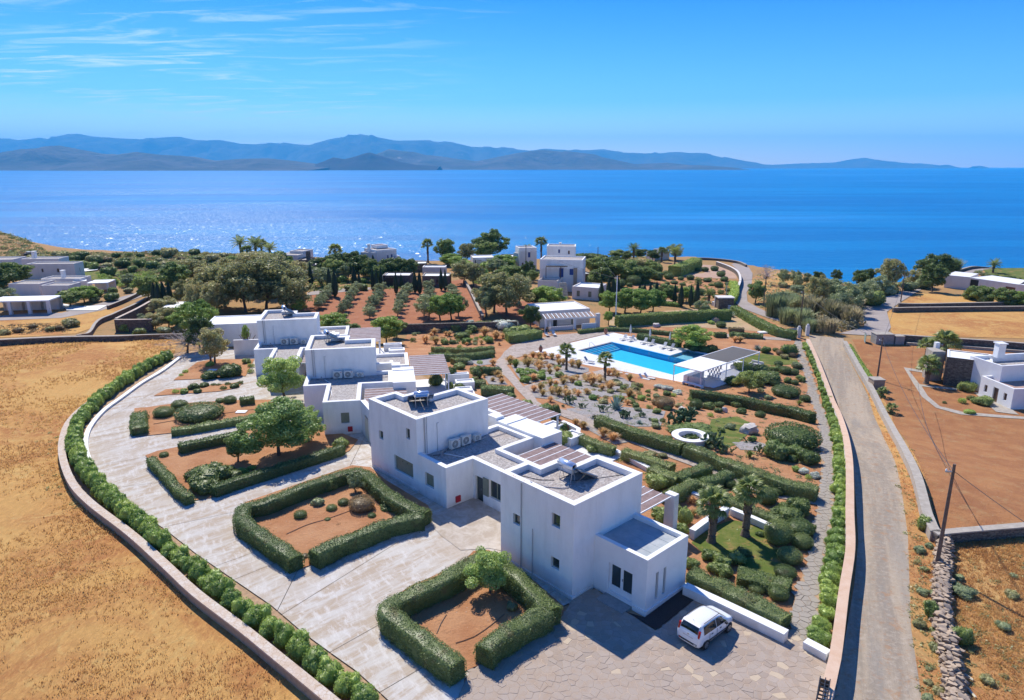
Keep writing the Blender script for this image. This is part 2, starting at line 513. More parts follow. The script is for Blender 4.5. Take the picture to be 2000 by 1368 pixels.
# pool
nb = reg('pool_tile'); nb.color(nb.mix(nb.ramp(nb.noise(0.8, 4), 0.3, 0.7), (0.005, 0.60, 0.84), (0.01, 0.64, 0.88))); nb.rough(0.5)
plain('pool_wall_blue', (0.01, 0.38, 0.72), 0.5)
plain('shallow_tile', (0.30, 0.62, 0.80), 0.5)
def water(name, tint):
 nb = reg(name)
 nb.t.nodes.remove(nb.b)
 tr = nb.n('ShaderNodeBsdfTransparent'); tr.inputs[0].default_value = (*tint, 1)
 gl = nb.n('ShaderNodeBsdfGlossy'); gl.inputs['Roughness'].default_value = 0.06
 fr = nb.n('ShaderNodeFresnel'); fr.inputs[0].default_value = 1.33
 bp = nb.n('ShaderNodeBump'); bp.inputs['Strength'].default_value = 0.15; bp.inputs['Distance'].default_value = 0.05
 nb.l(nb.noise(1.8, 3), bp.inputs['Height'])
 nb.l(bp.outputs[0], gl.inputs['Normal']); nb.l(bp.outputs[0], fr.inputs['Normal'])
 mx = nb.n('ShaderNodeMixShader')
 nb.l(fr.outputs[0], mx.inputs[0]); nb.l(tr.outputs[0], mx.inputs[1]); nb.l(gl.outputs[0], mx.inputs[2])
 nb.l(mx.outputs[0], nb.out.inputs[0])
water('pool_water', (0.80, 0.97, 1.0))
# sea
nb = reg('sea_water')
v = nb.map((0.35, 1.0, 1.0), (0, 0, R(4)))
sl = nb.noise(0.0011, 6, 0.55, vec=nb.map((0.45, 1.6, 1.0), (0, 0, R(6))), dist=0.9)
slick = nb.ramp(sl, 0.53, 0.64)
sl2 = nb.noise(0.006, 6, 0.6, vec=nb.map((0.25, 1.3, 1.0), (0, 0, R(-5)), loc=(300, 0, 0)), dist=1.0)
slick2 = nb.math('MULTIPLY', nb.ramp(sl2, 0.58, 0.68), 0.55)
sk = nb.math('MAXIMUM', slick, slick2)
c = nb.mix(nb.ramp(nb.noise(0.0025, 5, 0.6, vec=nb.map((0.5, 1.5, 1))), 0.35, 0.7), (0.001, 0.165, 0.42), (0.001, 0.23, 0.50))
c = nb.mix(nb.math('MULTIPLY', sk, 0.45), c, (0.05, 0.28, 0.60))
st_ = nb.noise(0.012, 5, 0.6, vec=nb.map((0.2, 1.6, 1), (0, 0, R(3))))
c = nb.mix(nb.math('MULTIPLY', nb.ramp(st_, 0.44, 0.56), 0.4), c, (0.001, 0.085, 0.30))
nb.color(c)
nb.rough(0.3, 0.09)
w1 = nb.noise(0.22, 3, 0.6, vec=nb.map((0.35, 1.0, 1.0), (0, 0, R(-8))))
w2 = nb.noise(1.1, 4, 0.7, vec=nb.map((0.55, 1.0, 1.0), (0, 0, R(10))))
wv = nb.math('ADD', nb.math('MULTIPLY', w1, 1.6), nb.math('MULTIPLY', w2, 0.8))
bp = nb.n('ShaderNodeBump'); bp.inputs['Distance'].default_value = 0.9
nb.l(nb.math('SUBTRACT', 0.75, nb.math('MULTIPLY', sk, 0.6)), bp.inputs['Strength'])
nb.l(wv, bp.inputs['Height']); nb.l(bp.outputs[0], nb.b.inputs['Normal'])
# wind facets that catch the sun one by one
vx = nb.n('ShaderNodeVectorMath', operation='ADD')
for i_, (s_, l_) in enumerate(((1.2, 0), (0.75, 77))):
 vo_ = nb.n('ShaderNodeTexVoronoi'); vo_.inputs['Scale'].default_value = s_
 nb.l(nb.map((0.7, 0.35, 1), loc=(l_, l_, 0)), vo_.inputs['Vector']); nb.l(vo_.outputs['Color'], vx.inputs[i_])
sb_ = nb.n('ShaderNodeVectorMath', operation='MULTIPLY_ADD')
nb.l(vx.outputs[0], sb_.inputs[0]); sb_.inputs[1].default_value = (0.44, 0.44, 0.0); sb_.inputs[2].default_value = (-0.44, -0.44, 1.0)
no_ = nb.n('ShaderNodeVectorMath', operation='NORMALIZE'); nb.l(sb_.outputs[0], no_.inputs[0])
gl_ = nb.n('ShaderNodeBsdfGlossy'); gl_.inputs['Roughness'].default_value = 0.24
nb.l(no_.outputs[0], gl_.inputs['Normal'])
mx_ = nb.n('ShaderNodeMixShader'); sy_ = nb.n('ShaderNodeSeparateXYZ'); nb.l(nb.pos, sy_.inputs[0])
nb.l(nb.math('MULTIPLY', nb.ramp(sy_.outputs[1], 900, 330), 0.02), mx_.inputs[0])
nb.l(nb.b.outputs[0], mx_.inputs[1]); nb.l(gl_.outputs[0], mx_.inputs[2]); nb.l(mx_.outputs[0], nb.out.inputs[0])
# mountains
nb = reg('mountain_rock')
f = nb.noise(0.0016, 9, 0.68)
c = nb.mix(nb.ramp(f, 0.35, 0.65), (0.13, 0.115, 0.095), (0.07, 0.07, 0.045))
c = nb.mix(nb.math('MULTIPLY', nb.ramp(nb.noise(0.004, 9, 0.7), 0.6, 0.7), 0.6), c, (0.36, 0.32, 0.28))
nb.color(c); nb.rough(0.95, 0.1); nb.bump(nb.noise(0.0022, 9, 0.65), 1.0, 130)
nb = reg('near_hill')
c = nb.mix(nb.ramp(nb.noise(0.003, 9, 0.7), 0.35, 0.65), (0.045, 0.03, 0.025), (0.03, 0.03, 0.02))
nb.color(c); nb.rough(0.95, 0.1); nb.bump(nb.noise(0.006, 9, 0.65), 1.0, 30)
# foliage
def leafmat(name, a, b, c=None, trans=0.25, cs=0.9, lo=0.42, hi=0.60):
 nb = reg(name)
 isl = nb.geo.outputs['Random Per Island']
 f = nb.ramp(nb.noise(cs, 6, 0.65), lo, hi)
 a = tuple(min(.8, x * 1.5) for x in a); b = tuple(min(.8, x * 2.0) for x in b); trans = min(.55, trans + .12 if trans else 0)
 cc = nb.mix(isl, a, b)
 if c:
  cc = nb.mix(nb.math('MULTIPLY', f, 0.6), cc, c)
 ob = nb.n('ShaderNodeObjectInfo')
 h = nb.n('ShaderNodeHueSaturation')
 nb.l(cc, h.inputs['Color'])
 nb.l(nb.math('ADD', nb.math('MULTIPLY', ob.outputs['Random'], 0.5), 0.78), h.inputs['Value'])
 nb.l(nb.math('ADD', nb.math('MULTIPLY', ob.outputs['Random'], -0.03), 0.515), h.inputs['Hue'])
 nb.t.nodes.remove(nb.b)
 df = nb.n('ShaderNodeBsdfDiffuse'); tl = nb.n('ShaderNodeBsdfTranslucent')
 gl = nb.n('ShaderNodeBsdfGlossy'); gl.inputs['Roughness'].default_value = 0.45
 nb.l(h.outputs[0], df.inputs[0]); nb.l(h.outputs[0], tl.inputs[0])
 mx = nb.n('ShaderNodeMixShader'); mx.inputs[0].default_value = trans
 nb.l(df.outputs[0], mx.inputs[1]); nb.l(tl.outputs[0], mx.inputs[2])
 m2 = nb.n('ShaderNodeMixShader'); m2.inputs[0].default_value = 0.035
 nb.l(mx.outputs[0], m2.inputs[1]); nb.l(gl.outputs[0], m2.inputs[2])
 nb.l(m2.outputs[0], nb.out.inputs[0])
 return nb.m
leafmat('leaf_bright', (0.12, 0.185, 0.035), (0.23, 0.30, 0.075), trans=.3)
leafmat('leaf_tree', (0.17, 0.24, 0.06), (0.30, 0.37, 0.13), trans=.35)
leafmat('leaf_mid', (0.09, 0.135, 0.033), (0.19, 0.23, 0.075), trans=.32)
leafmat('leaf_hedge', (0.06, 0.095, 0.030), (0.13, 0.165, 0.06), (0.19, 0.15, 0.07), cs=1.1, lo=.56, hi=.66)
leafmat('leaf_hedge_light', (0.085, 0.125, 0.035), (0.19, 0.215, 0.085), (0.22, 0.20, 0.08), cs=.8, lo=.52, hi=.64)
leafmat('leaf_cypress', (0.022, 0.036, 0.016), (0.045, 0.062, 0.026))
leafmat('leaf_dark', (0.055, 0.085, 0.026), (0.11, 0.145, 0.045), trans=.3)
leafmat('leaf_olive', (0.13, 0.155, 0.075), (0.22, 0.25, 0.125))
leafmat('leaf_dusty', (0.15, 0.17, 0.065), (0.32, 0.31, 0.14), (0.30, 0.23, 0.10), trans=.32)
leafmat('leaf_silver', (0.26, 0.29, 0.22), (0.42, 0.44, 0.36))
leafmat('leaf_brown', (0.12, 0.085, 0.045), (0.20, 0.15, 0.07))
leafmat('leaf_purple', (0.05, 0.025, 0.025), (0.10, 0.05, 0.045))
leafmat('palm_leaf', (0.075, 0.12, 0.03), (0.19, 0.21, 0.065), trans=0.3)
leafmat('agave_leaf', (0.15, 0.21, 0.17), (0.25, 0.31, 0.26), trans=0.1)
leafmat('cactus_pad', (0.05, 0.085, 0.035), (0.11, 0.14, 0.06), trans=0.0)
leafmat('golden_grass', (0.42, 0.28, 0.11), (0.40, 0.29, 0.15), trans=0.45)
leafmat('dry_blade', (0.42, 0.25, 0.09), (0.40, 0.26, 0.11), (0.50, 0.23, 0.09), trans=0.5, cs=0.11)
leafmat('golden_reed', (0.20, 0.18, 0.10), (0.30, 0.26, 0.15), (0.12, 0.13, 0.05), trans=0.3)
leafmat('green_blade', (0.12, 0.17, 0.04), (0.24, 0.26, 0.08), trans=0.3)
leafmat('bare_twig', (0.20, 0.17, 0.15), (0.34, 0.30, 0.27), trans=0.0)
# ------------------------------------------------------------------ mesh helpers
class MB:
 def __init__(s):
  s.v, s.f = [], []
 def quad(s, a, b, c, d):
  n = len(s.v); s.v += [tuple(a), tuple(b), tuple(c), tuple(d)]; s.f.append((n, n + 1, n + 2, n + 3)); return s
 def ngon(s, pts):
  n = len(s.v); s.v += [tuple(p) for p in pts]; s.f.append(tuple(range(n, n + len(pts)))); return s
 def box(s, x0, y0, z0, x1, y1, z1):
  n = len(s.v)
  s.v += [(x0, y0, z0), (x1, y0, z0), (x1, y1, z0), (x0, y1, z0), (x0, y0, z1), (x1, y0, z1), (x1, y1, z1), (x0, y1, z1)]
  for q in ((3, 2, 1, 0), (4, 5, 6, 7), (0, 1, 5, 4), (1, 2, 6, 5), (2, 3, 7, 6), (3, 0, 4, 7)):
   s.f.append(tuple(n + i for i in q))
  return s
 def obox(s, c, ax, ay, az):
  """box from centre and three half-axis vectors"""
  c, ax, ay, az = map(Vector, (c, ax, ay, az)); n = len(s.v)
  for k in (-1, 1):
   for (i, j) in ((-1, -1), (1, -1), (1, 1), (-1, 1)):
    s.v.append(tuple(c + ax * i + ay * j + az * k))
  for q in ((3, 2, 1, 0), (4, 5, 6, 7), (0, 1, 5, 4), (1, 2, 6, 5), (2, 3, 7, 6), (3, 0, 4, 7)):
   s.f.append(tuple(n + i for i in q))
  return s
 def prism(s, poly, z0, z1, bottom=False):
  k = len(poly); n = len(s.v)
  s.v += [(p[0], p[1], z0) for p in poly] + [(p[0], p[1], z1) for p in poly]
  s.f.append(tuple(range(n + k, n + 2 * k)))
  if bottom:
   s.f.append(tuple(reversed(range(n, n + k))))
  for i in range(k):
   j = (i + 1) % k
   s.f.append((n + i, n + j, n + k + j, n + k + i))
  return s
 def tube(s, pts, rad, seg=6, caps=True):
  pts = [Vector(p) for p in pts]
  if not isinstance(rad, (list, tuple)):
   rad = [rad] * len(pts)
  rings = []
  for i, p in enumerate(pts):
   d = (pts[min(i + 1, len(pts) - 1)] - pts[max(i - 1, 0)]).normalized()
   a = d.cross(Vector((0, 0, 1)))
   if a.length < 0.05:
    a = d.cross(Vector((1, 0, 0)))
   a.normalize(); b = d.cross(a)
   r0 = len(s.v)
   for k in range(seg):
    t = 2 * math.pi * k / seg
    s.v.append(tuple(p + (a * math.cos(t) + b * math.sin(t)) * rad[i]))
   rings.append(r0)
  for r0, r1 in zip(rings, rings[1:]):
   for k in range(seg):
    j = (k + 1) % seg
    s.f.append((r0 + k, r0 + j, r1 + j, r1 + k))
  if caps:
   s.f.append(tuple(rings[0] + k for k in range(seg)))
   s.f.append(tuple(rings[-1] + k for k in reversed(range(seg))))
  return s
 def lathe(s, prof, seg=12, c=(0, 0, 0)):
  n = len(s.v)
  for r, z in prof:
   for k in range(seg):
    t = 2 * math.pi * k / seg
    s.v.append((c[0] + r * math.cos(t), c[1] + r * math.sin(t), c[2] + z))
  for i in range(len(prof) - 1):
   for k in range(seg):
    j = (k + 1) % seg
    s.f.append((n + i * seg + k, n + i * seg + j, n + (i + 1) * seg + j, n + (i + 1) * seg + k))
  return s
 def mesh(s, name, mat, smooth=False):
  me = bpy.data.meshes.new(name)
  me.from_pydata(s.v, [], s.f)
  me.materials.append(MATS[mat])
  if smooth:
   me.shade_smooth()
  return me
def link(name, me, parent=None, loc=None, rz=None, scale=None):
 o = bpy.data.objects.new(name, me)
 col.objects.link(o)
 if parent is not None:
  o.parent = parent
 if loc is not None:
  o.location = loc
 if rz is not None:
  o.rotation_euler = (0, 0, rz)
 if scale is not None:
  o.scale = scale
 return o
def part(name, mb, mat, parent, smooth=False, label=None, kind=None):
 o = link(name, mb.mesh(name, mat, smooth), parent)
 if label: o['label'] = label
 if kind: o['kind'] = kind
 return o
def tag(o, label, cat, group=None):
 o['label'] = label; o['category'] = cat
 if group: o['group'] = group
 return o
def thing(name, label, cat, loc=(0, 0, 0), rz=0.0, group=None):
 o = link(name, None, None, loc, rz)
 o.empty_display_size = 0.5
 return tag(o, label, cat, group)
def struct(o, kind='structure'):
 o['kind'] = kind
 return o
def copy_tree(root, loc, rz=0.0, scale=None, label=None):
 c = root.copy(); col.objects.link(c); c.location = loc; c.rotation_euler = (0, 0, rz)
 if scale: c.scale = scale
 if label: c['label'] = label
 for ch in list(root.children):
  d = ch.copy(); col.objects.link(d); d.parent = c
  for g2 in ch.children:
   e = g2.copy(); col.objects.link(e); e.parent = d
 return c
def np_mesh(name, V, F, mat, smooth=False):
 """V (n,3), F (m,k) arrays"""
 me = bpy.data.meshes.new(name)
 V = np.ascontiguousarray(V, dtype=np.float32); F = np.ascontiguousarray(F, dtype=np.int32)
 k = F.shape[1]
 me.vertices.add(len(V)); me.vertices.foreach_set('co', V.ravel())
 me.loops.add(F.size); me.loops.foreach_set('vertex_index', F.ravel())
 me.polygons.add(len(F)); me.polygons.foreach_set('loop_start', np.arange(0, F.size, k, dtype=np.int32))
 me.polygons.foreach_set('loop_total', np.full(len(F), k, dtype=np.int32))
 if smooth:
  me.polygons.foreach_set('use_smooth', np.ones(len(F), dtype=bool))
 me.update(calc_edges=True)
 me.materials.append(MATS[mat])
 return me
def join_np(parts):
 Vs, Fs, n = [], [], 0
 for V, F in parts:
  Vs.append(V); Fs.append(F + n); n += len(V)
 return np.concatenate(Vs), np.concatenate(Fs)
def leaves(P, N, size, aspect=0.55, jitter=0.7):
 """diamond leaves at points P with normals N (n,3); size scalar or (n,)"""
 n = len(P)
 Nn = N + rng.normal(0, jitter, (n, 3))
 Nn /= np.linalg.norm(Nn, axis=1)[:, None] + 1e-9
 a = np.cross(Nn, rng.normal(0, 1, (n, 3)))
 a /= np.linalg.norm(a, axis=1)[:, None] + 1e-9
 b = np.cross(Nn, a)
 s = (np.asarray(size) * rng.uniform(0.6, 1.3, n))[:, None]
 V = np.empty((n, 4, 3))
 V[:, 0] = P - a * s * 0.5
 V[:, 1] = P + b * s * 0.5 * aspect
 V[:, 2] = P + a * s * 0.5
 V[:, 3] = P - b * s * 0.5 * aspect
 return V.reshape(-1, 3), np.arange(4 * n).reshape(n, 4)
def cube_sphere(n=5, bump=0.0, seed=0.0):
 Vs, Fs = [], []
 for ax in range(3):
  for sg in (-1, 1):
   g_ = np.linspace(-1, 1, n + 1)
   uu, vv = np.meshgrid(np.tan(g_ * math.pi / 4), np.tan(g_ * math.pi / 4))
   P = np.empty((n + 1, n + 1, 3))
   P[..., ax] = sg; P[..., (ax + 1) % 3] = uu; P[..., (ax + 2) % 3] = vv
   P /= np.linalg.norm(P, axis=2)[..., None]
   base = len(Vs) * (n + 1) ** 2
   Vs.append(P.reshape(-1, 3))
   for i in range(n):
    for j in range(n):
     q = [base + i * (n + 1) + j, base + i * (n + 1) + j + 1, base + (i + 1) * (n + 1) + j + 1, base + (i + 1) * (n + 1) + j]
     Fs.append(q if sg > 0 else q[::-1])
 V = np.concatenate(Vs)
 if bump:
  k = np.array([1 + bump * noise.noise(Vector(p) * 2.1 + Vector((seed, 0, 0))) for p in V])
  V = V * k[:, None]
 return V, np.array(Fs)
def dens(poly, step):
 out = []
 for i, a in enumerate(poly):
  b = poly[(i + 1) % len(poly)]
  L = math.hypot(b[0] - a[0], b[1] - a[1]); k = max(1, int(L / step))
  out += [(a[0] + (b[0] - a[0]) * t / k, a[1] + (b[1] - a[1]) * t / k) for t in range(k)]
 return out
def inside(poly, X, Y):
 X = np.asarray(X); Y = np.asarray(Y); r = np.zeros(X.shape, bool)
 n = len(poly)
 for i in range(n):
  x0, y0 = poly[i]; x1, y1 = poly[(i + 1) % n]
  if y0 == y1: continue
  c = ((y0 > Y) != (y1 > Y)) & (X < (x1 - x0) * (Y - y0) / (y1 - y0) + x0)
  r ^= c
 return r
def drape(name, poly, mat, dz, step=3.0, kind='structure', parent=None):
 """a sheet following the ground inside a world polygon"""
 bd = dens(poly, step)
 xs = [p[0] for p in poly]; ys = [p[1] for p in poly]
 gx, gy = np.meshgrid(np.arange(min(xs), max(xs), step), np.arange(min(ys), max(ys), step))
 gx, gy = gx.ravel() + 0.013, gy.ravel() + 0.017
 k = inside(poly, gx, gy)
 pts = [Vector(p) for p in bd] + [Vector((x, y)) for x, y in zip(gx[k], gy[k])]
 nb_ = len(bd)
 vo, eo, fo, *_ = delaunay_2d_cdt(pts, [(i, (i + 1) % nb_) for i in range(nb_)], [], 0, 1e-4)
 V = [(p.x, p.y, gz(p.x, p.y) + dz) for p in vo]
 c = np.array([[(vo[f[0]].x + vo[f[1]].x + vo[f[2]].x) / 3, (vo[f[0]].y + vo[f[1]].y + vo[f[2]].y) / 3] for f in fo])
 keep = inside(poly, c[:, 0], c[:, 1])
 F = [tuple(f) for f, q in zip(fo, keep) if q]
 me = bpy.data.meshes.new(name)
 me.from_pydata(V, [], F)
 me.materials.append(MATS[mat])
 o = link(name, me, parent)
 # all faces look up
 if len(me.polygons) and me.polygons[0].normal.z < 0:
  me.flip_normals()
 if kind: o['kind'] = kind
 return o
def PX(lst, h=0.0, s=None):
 """pixel outline -> world outline"""
 out = []
 for p in lst:
  u, v = (p if s is None else (s[1] + p[0] * s[0], s[2] + p[1] * s[0]))
  q = G(u, v, h); out.append((q.x, q.y))
 return out
def zc(s, pts):
 return [(s[1] + p[0] * s[0], s[2] + p[1] * s[0]) + tuple(p[2:]) for p in pts]
def smooth_line(P, step=0.5, closed=False):
 P = [Vector(p) for p in P]; out = []
 n = len(P)
 for i in range(n - 1):
  p0 = P[max(i - 1, 0)]; p1 = P[i]; p2 = P[i + 1]; p3 = P[min(i + 2, n - 1)]
  k = max(1, int((p2 - p1).length / step))
  for t in range(k):
   t /= k
   out.append(0.5 * ((2 * p1) + (p2 - p0) * t + (2 * p0 - 5 * p1 + 4 * p2 - p3) * t * t + (3 * p1 - p0 - 3 * p2 + p3) * t ** 3))
 out.append(P[-1])
 return out
# ================================================================== THE SETTING
def axis(lo, hi, dense_lo, dense_hi, fine, coarse):
 a = []
 x = lo
 while x < hi:
  a.append(x)
  x += fine if dense_lo <= x < dense_hi else coarse
 a.append(hi)
 return a
gx_ = axis(-900, 900, -130, 130, 2.2, 14)
gy_ = axis(-60, 420, 16, 300, 2.0, 10)
V = [(x, y, gz(x, y) + (0.25 * noise.noise((x * 0.08, y * 0.08, 0)) * ss((y - 190) / 40) if y > 190 else 0)) for y in gy_ for x in gx_]
nx = len(gx_)
F = [(j * nx + i, j * nx + i + 1, (j + 1) * nx + i + 1, (j + 1) * nx + i) for j in range(len(gy_) - 1) for i in range(nx - 1)]
POOL_A = math.radians(-47.97)
def in_pool(x, y, m=1.7):
 dx, dy = x - 11.64, y - 115.95
 a = dx * math.cos(POOL_A) + dy * math.sin(POOL_A); b = -dx * math.sin(POOL_A) + dy * math.cos(POOL_A)
 return (-m < a < 19.63 + m and -m < b < 8.8 + m) or (12.4 - m < a < 16.6 + m and 8 < b < 14.4 + m * .6)
F = [f for f in F if not in_pool(sum(V[i][0] for i in f) / 4, sum(V[i][1] for i in f) / 4)]
me = bpy.data.meshes.new('ground'); me.from_pydata(V, [], F); me.materials.append(MATS['land_cover']); me.shade_smooth()
struct(link('ground', me))
sea = MB().quad((-48000, 150, SEA_Z), (48000, 150, SEA_Z), (48000, 33500, SEA_Z), (-48000, 33500, SEA_Z))
struct(link('sea', sea.mesh('sea', 'sea_water')))
# ---- islands across the water
def ridge(name, prof, dist, depth, seed, mat='mountain_rock', z_noise=0.3):
 pts = []
 for (u0, v0), (u1, v1) in zip(prof, prof[1:]):
  k = max(1, int((u1 - u0) / 5))
  for t in range(k):
   f = t / k
   pts.append((u0 + (u1 - u0) * f, v0 + (v1 - v0) * f))
 pts.append(prof[-1])
 rows = 15
 V, F = [], []
 for r in range(rows):
  t = r / (rows - 1)                 # 0 shore, 0.62 crest, 1 far foot
  for i, (u, v) in enumerate(pts):
   x = (u - PCX) / FOC
   Xc = x * dist / 1.0
   Yc_ = dist
   x_, f_, up_ = ray(u, v)
   crest = CAM_H + up_ / f_ * dist - SEA_Z
   crest = max(crest, 3.0)
   Xc = x_ / f_ * dist
   y = Yc_ + (t - 0.62) * depth
   if t <= 0.62:
    h = crest * (t / 0.62) ** 1.15
    q = (t / 0.62)
    nz = noise.fractal(Vector((Xc * 0.0011 + seed, y * 0.0011, seed)), 0.9, 2.1, 5)
    h *= 1 + z_noise * 3 * nz * q * (1 - q) * 4
    h = min(h, crest * (0.15 + 0.85 * q + 0.05))
   else:
    h = crest * (1 - (t - 0.62) / 0.38)
   V.append((Xc, y + 0.25 * depth * noise.noise((Xc * 0.0007, seed, 3)) * (1 - t), SEA_Z + max(h, -2) - (3 if r == 0 else 0)))
 n = len(pts)
 for r in range(rows - 1):
  for i in range(n - 1):
   F.append((r * n + i, r * n + i + 1, (r + 1) * n + i + 1, (r + 1) * n + i))
 me = bpy.data.meshes.new(name); me.from_pydata(V, [], F); me.materials.append(MATS[mat]); me.shade_smooth()
 return struct(link(name, me))
far = [(-200, 275), (0, 270), (60, 272), (100, 268), (140, 263), (170, 262), (220, 266), (275, 268), (300, 265), (345, 263), (375, 269),
  (405, 273), (440, 274), (475, 281), (500, 277), (530, 276), (600, 280), (640, 268), (680, 260), (700, 257), (730, 263), (770, 271),
  (830, 270), (850, 275), (880, 274), (920, 284), (960, 286), (1000, 288), (1035, 292), (1065, 288), (1100, 291), (1130, 293), (1180, 289),
  (1220, 296), (1260, 298), (1365, 297), (1400, 304), (1440, 312), (1480, 321), (1490, 325)]
ridge('mountain', far, 24000, 6500, 1.7)
ridge('mountain', [(-200, 300), (0, 297), (40, 292), (60, 288), (105, 281), (150, 290), (190, 298), (240, 302), (280, 297), (330, 303), (380, 305),
     (420, 313), (470, 309), (520, 308), (560, 312), (620, 320), (660, 326)], 10500, 2600, 4.1)
ridge('mountain', [(640, 326), (690, 318), (720, 306), (745, 296), (760, 289), (800, 295), (840, 303), (880, 308), (930, 314), (960, 308),
     (1010, 297), (1060, 290), (1100, 294), (1160, 302), (1200, 311), (1240, 320), (1300, 318), (1340, 322), (1400, 325)], 13000, 3000, 8.3)
ridge('island', [(603, 326), (630, 315), (650, 306), (662, 308), (672, 310), (690, 305), (725, 297), (745, 303), (780, 315), (815, 322), (860, 325)],
  10500, 1000, 12.9, 'near_hill')
ridge('island', [(900, 326), (915, 319), (945, 317), (975, 323), (990, 326)], 12800, 600, 14.9, 'near_hill')
ridge('island', [(1480, 323), (1560, 319.5), (1630, 317), (1660, 311), (1690, 307), (1715, 312), (1750, 318), (1790, 319.5), (1808, 324)], 24000, 3500, 21.4)
ridge('island', [(1826, 325), (1840, 322.5), (1850, 322), (1862, 325)], 22000, 900, 25.0)
ridge('island', [(1900, 325.3), (1912, 324), (1922, 325.3)], 22000, 600, 27.0)
# ---- air
hz = MB().box(-50000, -1500, SEA_Z - 12, 50000, 34000, 1400)
me = bpy.data.meshes.new('haze'); me.from_pydata(hz.v, [], hz.f)
hm = bpy.data.materials.new('haze_air'); hm.use_nodes = True
hm.node_tree.nodes.clear()
pv = hm.node_tree.nodes.new('ShaderNodeVolumePrincipled')
pv.inputs['Color'].default_value = (0.11, 0.58, 0.97, 1)
pv.inputs['Density'].default_value = 5.0e-5
pv.inputs['Anisotropy'].default_value = 0.0
ho = hm.node_tree.nodes.new('ShaderNodeOutputMaterial')
hm.node_tree.links.new(pv.outputs[0], ho.inputs['Volume'])
me.materials.append(hm)
struct(link('haze', me), 'stuff')
# ---- draped ground covers
z1 = (.28, 80, 640); zr2 = (.3714, 250, 860); zr3 = (.2544, 700, 1020); z4 = (.3363, 1000, 800); z7 = (.22, 1200, 640); z6 = (.2, 960, 640)
z3 = (.25, 850, 440); z4b = (.2485, 1250, 440); z5 = (.2778, 1540, 620); z66 = (.2983, 1540, 960); z0a = (.25, 0, 440); z2b = (.25, 400, 440)
z5b = (.2193, 1600, 440)
SHEET = {}
def sheet(name, pts, mat, dz, h=0.0, s=None, step=3.0):
 P = PX(pts, h, s)
 SHEET[name] = P
 return drape(name, P, mat, dz, step)
# dry fields
FIELD_L = PX([(-260, 668), (0, 664), (60, 660), (150, 657), (330, 655), (350, 668), (340, 690), (290, 712), (248, 736), (200, 770), (160, 800), (128, 847), (124, 886),
    (140, 937), (175, 979), (257, 1042), (328, 1105), (384, 1157), (472, 1224), (550, 1287), (625, 1347), (662, 1376), (760, 1470), (-700, 1500), (-420, 900)])
drape('dry_field', FIELD_L, 'field_grass', 0.05, 3.0)
sheet('dry_field', [(1737, 606), (2100, 602), (2100, 668), (2000, 662), (1745, 655), (1738, 640), (1732, 618)], 'field_grass', 0.05)
sheet('dry_field', [(1762, 590), (1800, 574), (1900, 577), (2100, 580), (2100, 592), (1760, 595)], 'field_grass', 0.05)
FIELD_R = PX([(1846, 1056), (2200, 1040), (2500, 1500), (1870, 1500), (1858, 1290), (1842, 1200), (1840, 1110)])
drape('dry_field', FIELD_R, 'verge_grass', 0.05, 2.5)
# red plot on the right
sheet('red_soil_plot', [(1664, 664), (1745, 662), (2200, 690), (2200, 1012), (2000, 1026), (1840, 1040), (1812, 960), (1770, 860), (1720, 775)], 'plot_soil', 0.05)
sheet('field_edge', [(0, 620), (240, 600), (250, 612), (150, 652), (0, 660), (-200, 662), (-200, 624)], 'field_grass', 0.05)
# garden: red earth
GARDEN = PX([(760, 690), (800, 640), (905, 632), (1000, 640), (1060, 650), (1200, 650), (1290, 612), (1440, 598), (1530, 640), (1565, 655), (1588, 700), (1610, 770),
    (1636, 830), (1650, 900), (1655, 1000), (1648, 1110), (1635, 1180), (1600, 1285), (1550, 1235), (1345, 1150), (1230, 1010), (1000, 860), (900, 760)])
ge = drape('garden_earth', GARDEN, 'garden_soil', 0.05, 2.0)
bm = bmesh.new(); bm.from_mesh(ge.data)
bmesh.ops.delete(bm, geom=[f for f in bm.faces if in_pool(f.calc_center_median().x, f.calc_center_median().y, 1.2)], context='FACES')
bm.to_mesh(ge.data); bm.free()
sheet('orchard_earth', [(590, 580), (740, 560), (930, 556), (950, 612), (930, 636), (800, 636), (740, 655), (640, 640), (580, 610)], 'orchard_soil', 0.05)
sheet('orchard_earth', [(880, 550), (905, 545), (920, 565), (938, 612), (925, 626), (895, 600)], 'orchard_soil', 0.06)
sheet('orchard_earth', [(960, 596), (1052, 585), (1050, 640), (985, 625)], 'orchard_soil', 0.06)
sheet('sandy_earth', [(1190, 620), (1300, 608), (1440, 600), (1510, 640), (1480, 648), (1360, 640), (1225, 640), (1190, 640)], 'sand_soil', 0.08)
sheet('pink_gravel_yard', [(1318, 525), (1360, 517), (1410, 520), (1435, 532), (1440, 545), (1390, 544), (1330, 540), (1300, 536)], 'pink_gravel', 0.06)
sheet('pink_gravel_yard', [(1270, 530), (1330, 540), (1440, 548), (1432, 590), (1240, 585), (1220, 560)], 'garden_soil', 0.05)
sheet('pink_gravel_yard', [(1282, 586), (1318, 586), (1318, 597), (1290, 594)], 'pink_gravel', 0.07)
sheet('dry_slope', [(1468, 545), (1500, 525), (1560, 533), (1612, 545), (1640, 560), (1690, 572), (1700, 600), (1640, 628), (1560, 632), (1485, 600), (1466, 570)], 'verge_grass', 0.05)
sheet('scrub_land', [(-100, 505), (0, 510), (60, 512), (170, 496), (450, 492), (460, 520), (300, 540), (180, 535), (60, 530), (-100, 530)], 'coast_scrub', 0.06, step=5)
sheet('scrub_land', [(1195, 505), (1280, 500), (1290, 512), (1200, 516)], 'sand_soil', 0.06, step=5)
sheet('lawn', [(160, 533), (235, 530), (236, 536), (195, 548), (165, 549)], 'lawn', 0.2)
